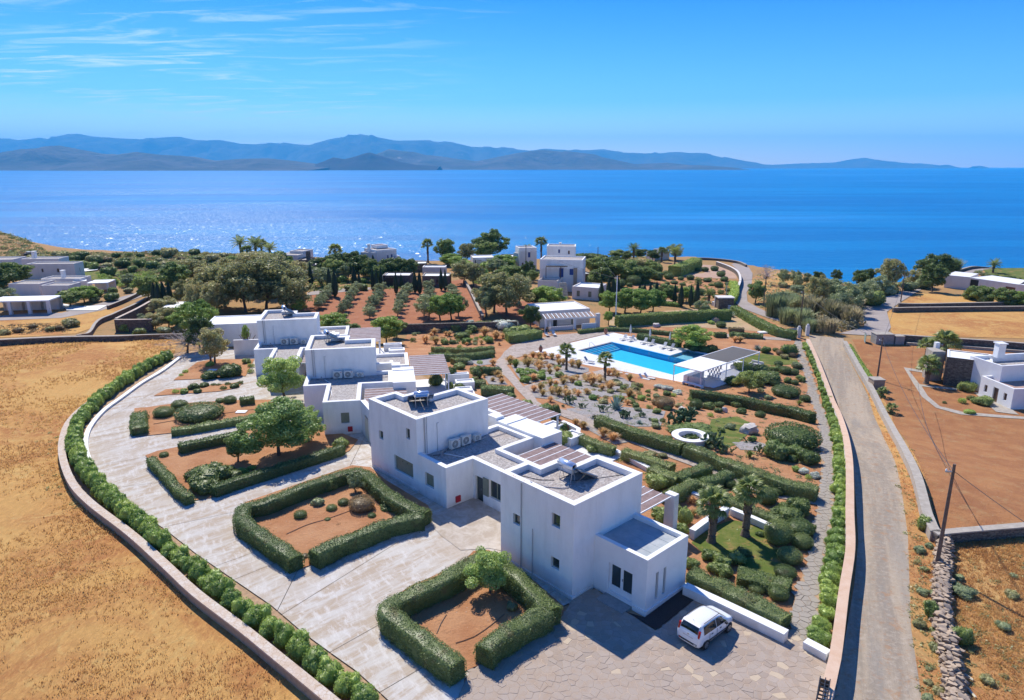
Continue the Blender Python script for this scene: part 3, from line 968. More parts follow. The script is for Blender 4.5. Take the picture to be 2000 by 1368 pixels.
sheet('lawn', [(1920, 528), (2030, 518), (2100, 540), (2010, 552), (1930, 540)], 'lawn', 0.2)
sheet('lawn', [(1420, 697), (1480, 690), (1556, 702), (1560, 712), (1500, 716), (1430, 710)], 'lawn', 0.09)
sheet('lawn', [(1350, 1062), (1380, 1035), (1430, 1018), (1500, 1030), (1510, 1060), (1540, 1100), (1530, 1130), (1490, 1140), (1440, 1105), (1370, 1080)], 'lawn', 0.09)
sheet('lawn', [(1390, 820), (1440, 815), (1480, 835), (1440, 870), (1405, 880), (1380, 850)], 'lawn', 0.09)
# grey gravel beds
sheet('gravel_bed', [(998, 715), (1015, 708), (1090, 700), (1100, 708), (1150, 720), (1150, 727), (1100, 738), (1024, 752), (1010, 735)], 'bed_gravel', 0.09, step=2)
sheet('gravel_bed', [(1035, 764), (1110, 745), (1180, 735), (1215, 738), (1245, 755), (1230, 775), (1150, 778), (1200, 795), (1260, 800), (1300, 805), (1290, 835), (1240, 835),
      (1170, 815), (1080, 782), (1045, 778)], 'bed_gravel', 0.09, step=2)
sheet('gravel_bed', [(912, 705), (958, 697), (968, 712), (935, 716)], 'bed_gravel', 0.09, step=2)
sheet('gravel_bed', [(945, 737), (975, 733), (992, 753), (955, 752)], 'bed_gravel', 0.09, step=2)
sheet('gravel_bed', [(1105, 800), (1128, 798), (1225, 842), (1245, 862), (1200, 870), (1150, 842)], 'bed_gravel', 0.09, step=2)
sheet('gravel_bed', [(1430, 866), (1470, 862), (1500, 870), (1480, 882), (1445, 880)], 'bed_gravel', 0.09, step=2)
# garden walks (far flags)
WALK = [(965, 735), (970, 705), (985, 688), (1000, 676), (1040, 664), (1090, 655), (1170, 648), (1230, 645), (1240, 652), (1200, 650), (1120, 668), (1042, 690), (1000, 702), (990, 715),
  (1008, 738), (1022, 757), (1035, 764), (1050, 786), (1064, 795), (1040, 795), (1012, 765), (985, 735)]
sheet('garden_walk', WALK, 'far_paving', 0.10, step=2.5)
sheet('garden_walk', [(1022, 756), (1100, 740), (1150, 729), (1180, 722), (1215, 730), (1190, 734), (1120, 744), (1036, 766)], 'far_paving', 0.11, step=2.5)
WALK2 = [(1040, 788), (1070, 795), (1120, 806), (1165, 826), (1230, 850), (1335, 880), (1400, 905), (1470, 935), (1600, 968), (1603, 990), (1520, 975), (1440, 950), (1386, 925), (1300, 893), (1240, 870), (1150, 835), (1090, 812)]
sheet('garden_walk', WALK2, 'far_paving', 0.11, step=2)
sheet('garden_walk', [(1395, 652), (1440, 655), (1545, 662), (1545, 667), (1440, 661), (1395, 658)], 'far_paving', 0.10, step=2)
# roads
sheet('dirt_road', [(1578, 655), (1648, 662), (1652, 690), (1696, 775), (1718, 837), (1746, 898), (1762, 960), (1773, 1049), (1779, 1139), (1779, 1228), (1800, 1368), (1830, 1560),
     (1600, 1560), (1630, 1368), (1650, 1250), (1668, 1145), (1676, 1060), (1673, 1000), (1668, 940), (1664, 880), (1640, 800), (1615, 740), (1592, 690)], 'dirt_road', 0.07, step=2.5)
sheet('road_verge', [(1652, 668), (1663, 670), (1700, 740), (1737, 800), (1780, 880), (1812, 950), (1828, 1030), (1846, 1060), (1840, 1110), (1842, 1200), (1856, 1290), (1860, 1368), (1866, 1560),
      (1825, 1560), (1800, 1368), (1779, 1228), (1773, 1049), (1746, 898), (1718, 837), (1696, 775)], 'verge_grass', 0.08, step=2.5)
sheet('coast_road', [(1408, 506), (1440, 512), (1462, 522), (1470, 535), (1468, 555), (1458, 572), (1460, 590), (1480, 602), (1530, 625), (1570, 642), (1600, 650), (1690, 656),
      (1730, 656), (1740, 640), (1732, 610), (1760, 590), (1810, 560), (1870, 548), (1862, 545), (1800, 556), (1740, 578), (1690, 593), (1684, 610), (1688, 640),
      (1640, 652), (1560, 640), (1500, 622), (1450, 603), (1430, 588), (1433, 578), (1443, 555), (1447, 535), (1430, 518), (1405, 511)], 'road_concrete', 0.09, step=3)
sheet('coast_road', [(1862, 540), (1900, 525), (1960, 519), (2100, 514), (2100, 519), (1960, 524), (1905, 531), (1880, 545)], 'road_concrete', 0.09)
sheet('lane', [(-80, 618), (0, 618), (60, 612), (120, 612), (190, 595), (240, 580), (290, 567), (300, 572), (250, 590), (200, 607), (120, 622), (0, 627), (-80, 627)], 'road_concrete', 0.09)
sheet('lane', [(120, 595), (160, 600), (210, 598), (190, 608), (130, 608)], 'pool_deck_stone', 0.2)
sheet('lane', [(378, 535), (400, 524), (445, 520), (430, 540), (415, 552), (400, 548)], 'road_concrete', 0.09)
sheet('orchard_track', [(600, 572), (640, 566), (730, 562), (728, 566), (650, 573), (600, 578)], 'road_concrete', 0.09)
# main plot base, drive slabs
BASE = PX([(345, 690), (420, 680), (500, 690), (640, 700), (760, 700), (900, 780), (1010, 870), (1100, 900), (1250, 1000), (1345, 1140), (1600, 1285), (1632, 1390), (1600, 1560),
   (560, 1560), (640, 1385), (560, 1300), (470, 1230), (350, 1130), (257, 1050), (200, 1000), (140, 935), (122, 886), (126, 846), (166, 790), (240, 738)])
drape('yard_base', BASE, 'path_joint', 0.03, 3.0)
DRIVE = PX([(356, 694), (276, 748), (206, 797), (172, 842), (170, 878), (184, 912), (214, 956), (262, 993), (330, 1042), (382, 1083), (457, 1135), (530, 1185), (594, 1240), (646, 1278),
   (698, 1315), (748, 1361), (800, 1410), (900, 1410), (907, 1330), (935, 1300), (1000, 1245), (1060, 1205), (1118, 1178), (1110, 1150), (1060, 1060), (980, 1000), (880, 960), (760, 880), (700, 800), (640, 750),
   (560, 720), (510, 700), (440, 680)])
base_me = drape('drive', DRIVE, 'drive_concrete', 0.10, 2.0)
bm = bmesh.new(); bm.from_mesh(base_me.data)
bpy.data.objects.remove(base_me)
cuts = [((172, 860), (262, 842)), ((184, 912), (300, 893)), ((214, 956), (400, 935)), ((320, 1032), (470, 1000)), ((412, 1112), (584, 1050)), ((457, 1135), (590, 1082)),
  ((640, 1280), (800, 1190)), ((733, 1361), (880, 1275)), ((262, 790), (340, 746)), ((338, 694), (520, 735)), ((700, 1110), (860, 1010)), ((640, 1000), (700, 880))]
pieces = [bm]
for a, b in cuts:
 A_, B_ = G(*a), G(*b)
 d_ = Vector((B_.x - A_.x, B_.y - A_.y, 0)).normalized()
 nrm = Vector((-d_.y, d_.x, 0))
 nxt = []
 for q in pieces:
  for sg in (1, -1):
   c = q.copy()
   bmesh.ops.bisect_plane(c, geom=c.verts[:] + c.edges[:] + c.faces[:], plane_co=Vector((A_.x, A_.y, 0)) + nrm * 0.02 * sg, plane_no=nrm * -sg, clear_outer=True)
   if len(c.faces) and sum(f.calc_area() for f in c.faces) > 1.0:
    nxt.append(c)
   else:
    c.free()
  q.free()
 pieces = nxt
drive = link('drive', None); struct(drive)
for i, q in enumerate(sorted(pieces, key=lambda b: -sum(f.calc_area() for f in b.faces))):
 me = bpy.data.meshes.new('drive_slab'); q.to_mesh(me); q.free()
 me.materials.append(MATS['drive_concrete'])
 link('drive_slab', me, drive)
# browner concrete of the recessed forecourt beside the house
sheet('forecourt', [(832, 1018), (870, 996), (925, 972), (985, 1010), (985, 1080), (955, 1074), (900, 1078), (862, 1050)], 'forecourt_concrete', 0.125, step=1.5)
# planting islands in the drive
BEDS = {'b1': [(339, 745), (385, 710), (416, 704), (497, 704), (480, 737), (420, 741)],
  'b2': [(300, 776), (324, 763), (368, 760), (475, 748), (466, 760), (427, 767)],
  'b3': [(263, 800), (289, 798), (338, 791), (470, 784), (550, 783), (640, 800), (600, 818), (486, 833), (333, 849), (265, 856), (260, 842)],
  'b4': [(284, 893), (307, 884), (347, 876), (483, 843), (600, 822), (700, 862), (682, 884), (640, 900), (413, 975), (377, 982), (366, 974)],
  'b5': [(460, 1020), (478, 985), (543, 962), (688, 912), (724, 916), (752, 940), (835, 990), (845, 1008), (826, 1023), (688, 1079), (584, 1116), (508, 1075)],
  'b6': [(742, 1212), (752, 1182), (800, 1150), (900, 1105), (925, 1080), (955, 1078), (1045, 1140), (1102, 1190), (1100, 1206), (1010, 1275), (935, 1304), (895, 1322), (800, 1275)]}
for k, p in BEDS.items():
 sheet('flower_bed', p, 'garden_soil', 0.16, step=1.2)
sheet('gravel_strip', [(1222, 1200), (1259, 1211), (1340, 1150), (1364, 1170), (1282, 1235)], 'black_gravel', 0.17, step=1.5)
# ---- flagstones: Voronoi slabs
def voronoi(poly, size, jit, seed):
 r = random.Random(seed)
 xs = [p[0] for p in poly]; ys = [p[1] for p in poly]
 x0, x1, y0, y1 = min(xs) - size, max(xs) + size, min(ys) - size, max(ys) + size
 ni, nj = int((x1 - x0) / size) + 1, int((y1 - y0) / size) + 1
 S = {}
 for i in range(ni):
  for j in range(nj):
   S[i, j] = (x0 + (i + 0.5 + (j % 2) * 0.5 + r.uniform(-jit, jit)) * size, y0 + (j + 0.5 + r.uniform(-jit, jit)) * size)
 keys = list(S)
 P = np.array([S[k] for k in keys])
 ok = inside(poly, P[:, 0], P[:, 1])
 cells = []
 for k, q in zip(keys, ok):
  if not q: continue
  c = S[k]
  cell = [(c[0] - size * 1.5, c[1] - size * 1.5), (c[0] + size * 1.5, c[1] - size * 1.5), (c[0] + size * 1.5, c[1] + size * 1.5), (c[0] - size * 1.5, c[1] + size * 1.5)]
  for di in (-2, -1, 0, 1, 2):
   for dj in (-2, -1, 0, 1, 2):
    if di == 0 and dj == 0: continue
    n_ = S.get((k[0] + di, k[1] + dj))
    if n_ is None: continue
    mx, my = (c[0] + n_[0]) / 2, (c[1] + n_[1]) / 2
    nx_, ny_ = n_[0] - c[0], n_[1] - c[1]
    L = math.hypot(nx_, ny_); gap = 0.013
    nx_ /= L; ny_ /= L
    out = []
    m = len(cell)
    if m < 3: break
    dd = [(p[0] - mx) * nx_ + (p[1] - my) * ny_ + gap for p in cell]
    for a in range(m):
     b = (a + 1) % m
     if dd[a] <= 0: out.append(cell[a])
     if (dd[a] < 0) != (dd[b] < 0) and dd[a] != dd[b]:
      t = dd[a] / (dd[a] - dd[b])
      out.append((cell[a][0] + (cell[b][0] - cell[a][0]) * t, cell[a][1] + (cell[b][1] - cell[a][1]) * t))
    cell = out
  if len(cell) >= 3:
   cells.append(((c[0], c[1]), cell))
 return cells
def lay_stones(parent, poly, size, seed, mat, dz, singles, name='paving_stone', jit=0.36):
 cells = voronoi(poly, size, jit, seed)
 cells.sort(key=lambda c: c[0][0] ** 2 + c[0][1] ** 2)
 r = random.Random(seed + 1)
 rest = MB()
 for i, (c, cell) in enumerate(cells):
  z = gz(*c)
  t = dz + r.uniform(-0.006, 0.01)
  mb = MB() if i < singles else rest
  n = len(mb.v)
  cx_, cy_ = c
  k = len(cell)
  lo = [(p[0], p[1], gz(*p) + t - 0.05) for p in cell]
  md = [(p[0], p[1], gz(*p) + t - 0.008) for p in cell]
  tp = [(cx_ + (p[0] - cx_) * 0.94, cy_ + (p[1] - cy_) * 0.94, gz(*p) + t) for p in cell]
  mb.v += lo + md + tp
  mb.f.append(tuple(range(n + 2 * k, n + 3 * k)))
  for a in range(k):
   b = (a + 1) % k
   mb.f.append((n + a, n + b, n + k + b, n + k + a))
   mb.f.append((n + k + a, n + k + b, n + 2 * k + b, n + 2 * k + a))
  if i < singles:
   link(name, mb.mesh(name, mat), parent)
 if rest.v:
  part(name, rest, mat, parent, kind='stuff')
 return len(cells)
PLAZA = PX([(915, 1322), (935, 1303), (1010, 1276), (1100, 1206), (1118, 1176), (1150, 1152), (1225, 1192), (1222, 1200), (1282, 1237), (1364, 1170), (1345, 1150), (1560, 1250), (1606, 1283), (1632, 1330),
   (1622, 1440), (880, 1440), (897, 1360)])
plaza = drape('stone_forecourt', PLAZA, 'mortar', 0.145, 2.0)
n_pl = lay_stones(plaza, PLAZA, 0.44, 5, 'flagstone', 0.152, 300, jit=.48)
PATH = PX([(1552, 668), (1561, 706), (1574, 743), (1578, 772), (1594, 807), (1603, 860), (1602, 948), (1592, 1029), (1578, 1096), (1552, 1170), (1541, 1222), (1562, 1262), (1592, 1268), (1600, 1187), (1610, 1120),
   (1624, 1035), (1628, 988), (1629, 867), (1614, 816), (1592, 750), (1578, 713), (1565, 668)])
path = drape('garden_path', PATH, 'path_joint', 0.115, 2.0)
n_pt = lay_stones(path, PATH, 0.52, 9, 'grey_flagstone', 0.14, 300, jit=0.4)
print('stones', n_pl, n_pt)
# ---- thousands of dry grass tufts as one mass per field
def grass_mass(name, poly, n, hmin, hmax, mat, near=70.0, seed=3):
 r = np.random.default_rng(seed)
 xs = [p[0] for p in poly]; ys = [p[1] for p in poly]
 X = r.uniform(max(min(xs), -80), min(max(xs), 60), n * 6); Y = r.uniform(max(14, min(ys)), min(max(ys), 120), n * 6)
 k = inside(poly, X, Y) & (np.abs(X) < Y * 0.80 + 4)
 # keep more of the near ones
 k &= r.uniform(0, 1, len(X)) < np.clip((40.0 / np.maximum(Y, 20)) ** 1.2, 0, 1)
 X, Y = X[k][:n], Y[k][:n]
 m = len(X)
 # patchy cover
 pn = np.array([noise.noise((x * 0.16, y * 0.16, 1.3)) for x, y in zip(X, Y)])
 q = pn > -0.02 + r.uniform(-0.3, 0.3, m)
 X, Y = X[q], Y[q]; m = len(X)
 Zb = np.array([gz(x, y) for x, y in zip(X, Y)]) + 0.03
 Vs, Fs = [], []
 B = 5
 for b in range(B):
  a = r.uniform(0, 2 * math.pi, m); lean = r.uniform(0.1, 0.75, m); h = r.uniform(hmin, hmax, m) * (.8 + Y / 200); w = 0.016 + Y * 0.0004
  ox = r.normal(0, 0.09, m); oy = r.normal(0, 0.09, m)
  dx, dy = np.cos(a), np.sin(a)
  base = np.stack([X + ox, Y + oy, Zb], 1)
  side = np.stack([-dy * w, dx * w, np.zeros(m)], 1)
  tip = base + np.stack([dx * lean * h, dy * lean * h, h], 1)
  T = np.stack([base - side, base + side, tip], 1).reshape(-1, 3)
  Fs.append(np.arange(3 * m).reshape(m, 3) + b * 3 * m); Vs.append(T)
 me = np_mesh(name, np.concatenate(Vs), np.concatenate(Fs), mat)
 o = link(name, me); o['kind'] = 'stuff'
 return o
grass_mass('dry_grass', FIELD_L, 24000, 0.06, 0.24, 'dry_blade', seed=4)
grass_mass('dry_grass', FIELD_R, 8000, 0.06, 0.20, 'dry_blade', seed=5)
grass_mass('dry_grass', SHEET['road_verge'], 7000, 0.08, 0.28, 'dry_blade', seed=6)
grass_mass('green_grass', SHEET['lawn'], 1, 0.04, 0.1, 'green_blade', seed=8)
# ================================================================== BUILDING KIT
def inset(poly, ds):
 n = len(poly); L = []
 for i in range(n):
  a, b = poly[i], poly[(i + 1) % n]
  dx, dy = b[0] - a[0], b[1] - a[1]; l = math.hypot(dx, dy)
  nx_, ny_ = -dy / l, dx / l
  L.append((a[0] + nx_ * ds[i], a[1] + ny_ * ds[i], dx / l, dy / l))
 out = []
 for i in range(n):
  x0, y0, dx0, dy0 = L[i - 1]; x1, y1, dx1, dy1 = L[i]
  den = dx0 * dy1 - dy0 * dx1
  if abs(den) < 1e-4:
   out.append((x1, y1)); continue
  t = ((x1 - x0) * dy1 - (y1 - y0) * dx1) / den
  out.append((x0 + dx0 * t, y0 + dy0 * t))
 return out
def wall_face(mb, a, b, z0, z1, ops=(), depth=0.28):
 dx, dy = b[0] - a[0], b[1] - a[1]; L = math.hypot(dx, dy); dx /= L; dy /= L
 nx_, ny_ = dy, -dx
 P = lambda t, z, d=0.0: (a[0] + dx * t - nx_ * d, a[1] + dy * t - ny_ * d, z)
 us = sorted({0.0, L} | {o[0] for o in ops} | {o[1] for o in ops})
 zs = sorted({z0, z1} | {o[2] for o in ops} | {o[3] for o in ops})
 for i in range(len(us) - 1):
  for j in range(len(zs) - 1):
   mu, mz = (us[i] + us[i + 1]) / 2, (zs[j] + zs[j + 1]) / 2
   if any(o[0] < mu < o[1] and o[2] < mz < o[3] for o in ops): continue
   mb.quad(P(us[i], zs[j]), P(us[i + 1], zs[j]), P(us[i + 1], zs[j + 1]), P(us[i], zs[j + 1]))
 for o in ops:
  u0, u1, w0, w1 = o[:4]
  mb.quad(P(u0, w0), P(u0, w0, depth), P(u0, w1, depth), P(u0, w1))
  mb.quad(P(u1, w1), P(u1, w1, depth), P(u1, w0, depth), P(u1, w0))
  mb.quad(P(u0, w1), P(u0, w1, depth), P(u1, w1, depth), P(u1, w1))
  mb.quad(P(u1, w0), P(u1, w0, depth), P(u0, w0, depth), P(u0, w0))
def fill_opening(parent, a, b, o, depth=0.22):
 """window, shutter or door set into a wall opening: (u0,u1,z0,z1,kind)"""
 dx, dy = b[0] - a[0], b[1] - a[1]; L = math.hypot(dx, dy); dx /= L; dy /= L
 nx_, ny_ = dy, -dx
 u0, u1, w0, w1, kind = o
 def bx(ua, ub, za, zb, da, db):
  c = ((ua + ub) / 2, (za + zb) / 2, (da + db) / 2)
  ce = (a[0] + dx * c[0] - nx_ * c[2], a[1] + dy * c[0] - ny_ * c[2], c[1])
  return ce, (dx * (ub - ua) / 2, dy * (ub - ua) / 2, 0), (nx_ * abs(db - da) / 2, ny_ * abs(db - da) / 2, 0), (0, 0, (zb - za) / 2)
 e = 0.004
 u0 += e; u1 -= e; w0 += e; w1 -= e
 if kind in ('window', 'glass_door', 'white_door', 'blue_window'):
  f = 0.06 if kind != 'white_door' else 0.13
  fm = {'window': 'olive_shutter', 'glass_door': 'olive_shutter', 'white_door': 'white_paint', 'blue_window': 'blue_shutter'}[kind]
  mb = MB()
  mb.obox(*bx(u0, u0 + f, w0, w1, depth - 0.05, depth)); mb.obox(*bx(u1 - f, u1, w0, w1, depth - 0.05, depth))
  mb.obox(*bx(u0 + f, u1 - f, w0, w0 + (0.42 if kind == 'white_door' else f), depth - 0.05, depth)); mb.obox(*bx(u0 + f, u1 - f, w1 - f, w1, depth - 0.05, depth))
  if u1 - u0 > 0.95:
   m = (u0 + u1) / 2; mb.obox(*bx(m - f * 0.8, m + f * 0.8, w0 + f, w1 - f, depth - 0.045, depth - 0.002))
  nm = 'door' if 'door' in kind else 'window'
  fr = part(nm, mb, fm, parent)
  part('pane', MB().obox(*bx(u0 + f * .7, u1 - f * .7, w0 + f * .7, w1 - f * .7, depth - 0.02, depth - 0.012)), 'window_glass', fr)
  if nm == 'door':
   part('door_handle', MB().obox(*bx((u0 + u1) / 2 + 0.05, (u0 + u1) / 2 + 0.09, w0 + 1.0, w0 + 1.16, depth - 0.1, depth - 0.05)), 'grey_metal', fr)
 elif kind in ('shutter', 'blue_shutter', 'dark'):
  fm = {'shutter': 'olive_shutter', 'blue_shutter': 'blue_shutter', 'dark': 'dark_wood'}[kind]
  m = (u0 + u1) / 2
  fr = part('window', MB().obox(*bx(u0, u1, w0, w1, depth - 0.01, depth)), fm, parent)
  for (p0, p1) in ((u0 + .03, m - .012), (m + .012, u1 - .03)):
   part('shutter', MB().obox(*bx(p0, p1, w0 + .03, w1 - .03, depth - 0.05, depth - 0.011)), fm, fr)
 elif kind == 'board':
  fr = part('shutter_board', MB().obox(*bx(u0 + .02, u1 - .02, w0 + .02, w1 - .02, depth - 0.07, depth)), 'olive_shutter', parent)
  for k in range(4):
   t = u0 + (u1 - u0) * (k + .5) / 4
   mb = MB(); mb.obox(*bx(t - .03, t + .03, w0 + (w1 - w0) * .72, w0 + (w1 - w0) * .72 + .06, depth - 0.1, depth - 0.07))
   part('latch', mb, 'black_plastic', fr)
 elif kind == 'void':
  part('room_shade_panel', MB().obox(*bx(u0, u1, w0, w1, depth - 0.01, depth)), 'black_plastic', parent)  # black panel closes the opening, painting the shade of the room behind
def block(parent, poly, z0, z1, skip=(), par=0.42, drop=0.35, ops=None, roof='roof_gravel', wall='whitewash', cap=None, name='wall'):
 ops = ops or {}
 n = len(poly)
 W = MB()
 for i in range(n):
  if i in skip: continue
  a, b = poly[i], poly[(i + 1) % n]
  o = ops.get(i, [])
  wall_face(W, a, b, z0, z1, o)
  for q in o:
   if len(q) > 4: fill_opening(parent, a, b, q)
 ds = [0.0 if i in skip else par for i in range(n)]
 q = inset(poly, ds)
 C = MB()
 for i in range(n):
  if i in skip: continue
  j = (i + 1) % n
  C.quad((*poly[i], z1), (*poly[j], z1), (*q[j], z1), (*q[i], z1))
  W.quad((*q[i], z1), (*q[j], z1), (*q[j], z1 - drop - .02), (*q[i], z1 - drop - .02))
 w_ = part(name, W, wall, parent)
 part('parapet_top', C, cap or wall, w_)
 if roof:
  part('roof', MB().ngon([(*p, z1 - drop) for p in q]), roof, parent)
 return q
def pergola(parent, x0, x1, y0, y1, z, posts=(), slope=0.0, panel='reed', rafter='white_paint', gap=0.8, axis='x', drop=0.0):
 """rafters along x with reed slats between them; frame beams at the ends"""
 root = link('pergola', None, parent, (0, 0, 0))
 n = max(2, int(round((y1 - y0) / gap)))
 for i in range(n + 1):
  y = y0 + (y1 - y0) * i / n
  part('rafter', MB().box(x0, y - .035, z, x1, y + .035, z + .09), rafter, root)
 sp = (y1 - y0) / n
 for i in range(n):
  a = y0 + sp * i + .035 + .004; b = y0 + sp * (i + 1) - .035 - .004
  k = max(2, int((b - a) / 0.11)); mb = MB()
  w = (b - a) / k
  for j in range(k):
   mb.box(x0 + .02, a + w * j + .012, z + .045, x1 - .02, a + w * (j + 1) - .004, z + .07)
  part('slat_row', mb, panel, root)
 part('beam', MB().box(x0, y0, z - .12, x0 + .09, y1, z - .003), rafter, root)
 part('beam', MB().box(x1 - .09, y0, z - .12, x1, y1, z - .003), rafter, root)
 for (px, py, h0) in posts:
  part('post', MB().box(px - .07, py - .07, h0, px + .07, py + .07, z - .123), rafter, root)
 return root
LANDM = []
def make_ac(w=0.95, h=0.78, d=0.34, small=False):
 t = thing('air_conditioner', '', 'air conditioner')
 part('casing', MB().box(-w / 2, -d / 2, .08, w / 2, d / 2, .08 + h), 'ac_white', t)
 part('foot', MB().box(-w * .35, -d * .7, 0, -w * .29, d * .7, .078), 'grey_metal', t)
 part('foot', MB().box(w * .29, -d * .7, 0, w * .35, d * .7, .078), 'grey_metal', t)
 r = min(w, h) * .40; cx_ = -w * .08; cz_ = .08 + h / 2
 g = MB()
 def disc(mb, rad, y, seg=18):
  mb.ngon([(cx_ + rad * math.cos(2 * math.pi * k / seg), y, cz_ + rad * math.sin(2 * math.pi * k / seg)) for k in range(seg)])
 disc(g, r, -d / 2 - .006)
 fan = part('fan', g, 'fan_dark', t)
 b = MB()
 for k in range(12):
  a = 2 * math.pi * k / 12
  b.obox((cx_ + r * .55 * math.cos(a), -d / 2 - .014, cz_ + r * .55 * math.sin(a)), (r * .42 * math.cos(a), 0, r * .42 * math.sin(a)), (0, .004, 0), (-.008 * math.sin(a), 0, .008 * math.cos(a)))
 for rr in (.4, .7, 1.0):
  pts = [(cx_ + r * rr * math.cos(2 * math.pi * k / 18), -d / 2 - .016, cz_ + r * rr * math.sin(2 * math.pi * k / 18)) for k in range(19)]
  b.tube(pts, .009, 4)
 part('grille', b, 'ac_white', fan)
 hb = MB(); disc(hb, r * .2, -d / 2 - .022, 10); part('hub', hb, 'ac_white', fan)
 part('badge', MB().box(w * .33, -d / 2 - .006, .08 + h * .82, w * .42, -d / 2 - .001, .08 + h * .9), 'red_box', t)
 return t
AC0 = make_ac(); AC1 = make_ac(0.72, 0.52, 0.28)
_acu = [0, 0]
def place_ac(kind, root, x, y, z, rz, label, scale=1.0):
 """kind 0 large 1 small; (x,y,z) in the villa's frame"""
 a = root['ang']
 P = Vector((root.location.x + x * math.cos(a) - y * math.sin(a), root.location.y + x * math.sin(a) + y * math.cos(a), z))
 src = (AC0, AC1)[kind]
 if _acu[kind] == 0:
  o = src; o.location = P; o.rotation_euler = (0, 0, a + rz); o.scale = (scale,) * 3; o['label'] = label; _acu[kind] = 1
 else:
  o = copy_tree(src, P, a + rz, (scale,) * 3, label)
 o['group'] = 'air conditioner units on the low roofs'
 return o
def W2(root, x, y, z=0.0):
 a = root['ang']
 return Vector((root.location.x + x * math.cos(a) - y * math.sin(a), root.location.y + x * math.sin(a) + y * math.cos(a), z))
def solar(root, x, y, z, rz, label, flip=False):
 t = thing('solar_water_heater', label, 'solar heater', W2(root, x, y, z), root['ang'] + rz, 'solar water heaters on the tower roofs')
 tk = MB(); tk.tube([(-.62, 0, 1.15), (-.58, 0, 1.15), (.58, 0, 1.15), (.62, 0, 1.15)], [.18, .27, .27, .18], 14)
 part('tank', tk, 'tank_steel', t, True)
 if not flip:
  part('tank_label', MB().box(-.5, -.278, 1.02, .5, -.272, 1.2), 'sign_blue', t)
 # collector slopes down away from the tank
 for s in (-.56, .56):
  f = MB()
  f.quad((s - .5, .18, .98), (s + .5, .18, .98), (s + .5, 1.75, .12), (s - .5, 1.75, .12))
  n = len(f.v)
  f.v += [(v[0], v[1] - .04, v[2] - .07) for v in f.v[:4]]
  f.f += [(3, 2, 1, 0)[::-1]]
  f.f += [(0, 4, 5, 1), (1, 5, 6, 2), (2, 6, 7, 3), (3, 7, 4, 0), (7, 6, 5, 4)]
  f.f = f.f[1:]
  p = part('collector', f, 'solar_glass', t)
  fr = MB()
  e = [(s - .52, .16, 1.0), (s + .52, .16, 1.0), (s + .52, 1.78, .13), (s - .52, 1.78, .13)]
  for a, b in zip(e, e[1:] + e[:1]): fr.tube([a, b], .028, 4)
  part('collector_frame', fr, 'grey_metal', p)
 st = MB()
 for s in (-.5, .5):
  st.tube([(s, -.2, 0), (s, -.05, .9)], .022, 4); st.tube([(s, .25, 0), (s, .05, .9)], .022, 4)
  st.tube([(s, -.2, .02), (s, 1.7, .02)], .022, 4); st.tube([(s, 1.7, .02), (s, 1.72, .1)], .022, 4)
 st.tube([(-.5, -.2, .02), (.5, -.2, .02)], .022, 4)
 part('stand', st, 'grey_metal', t)
 return t
def pipe(parent, pts, rad=.03, mat='pipe_grey', name='pipe'):
 return part(name, MB().tube(pts, rad, 5), mat, parent)
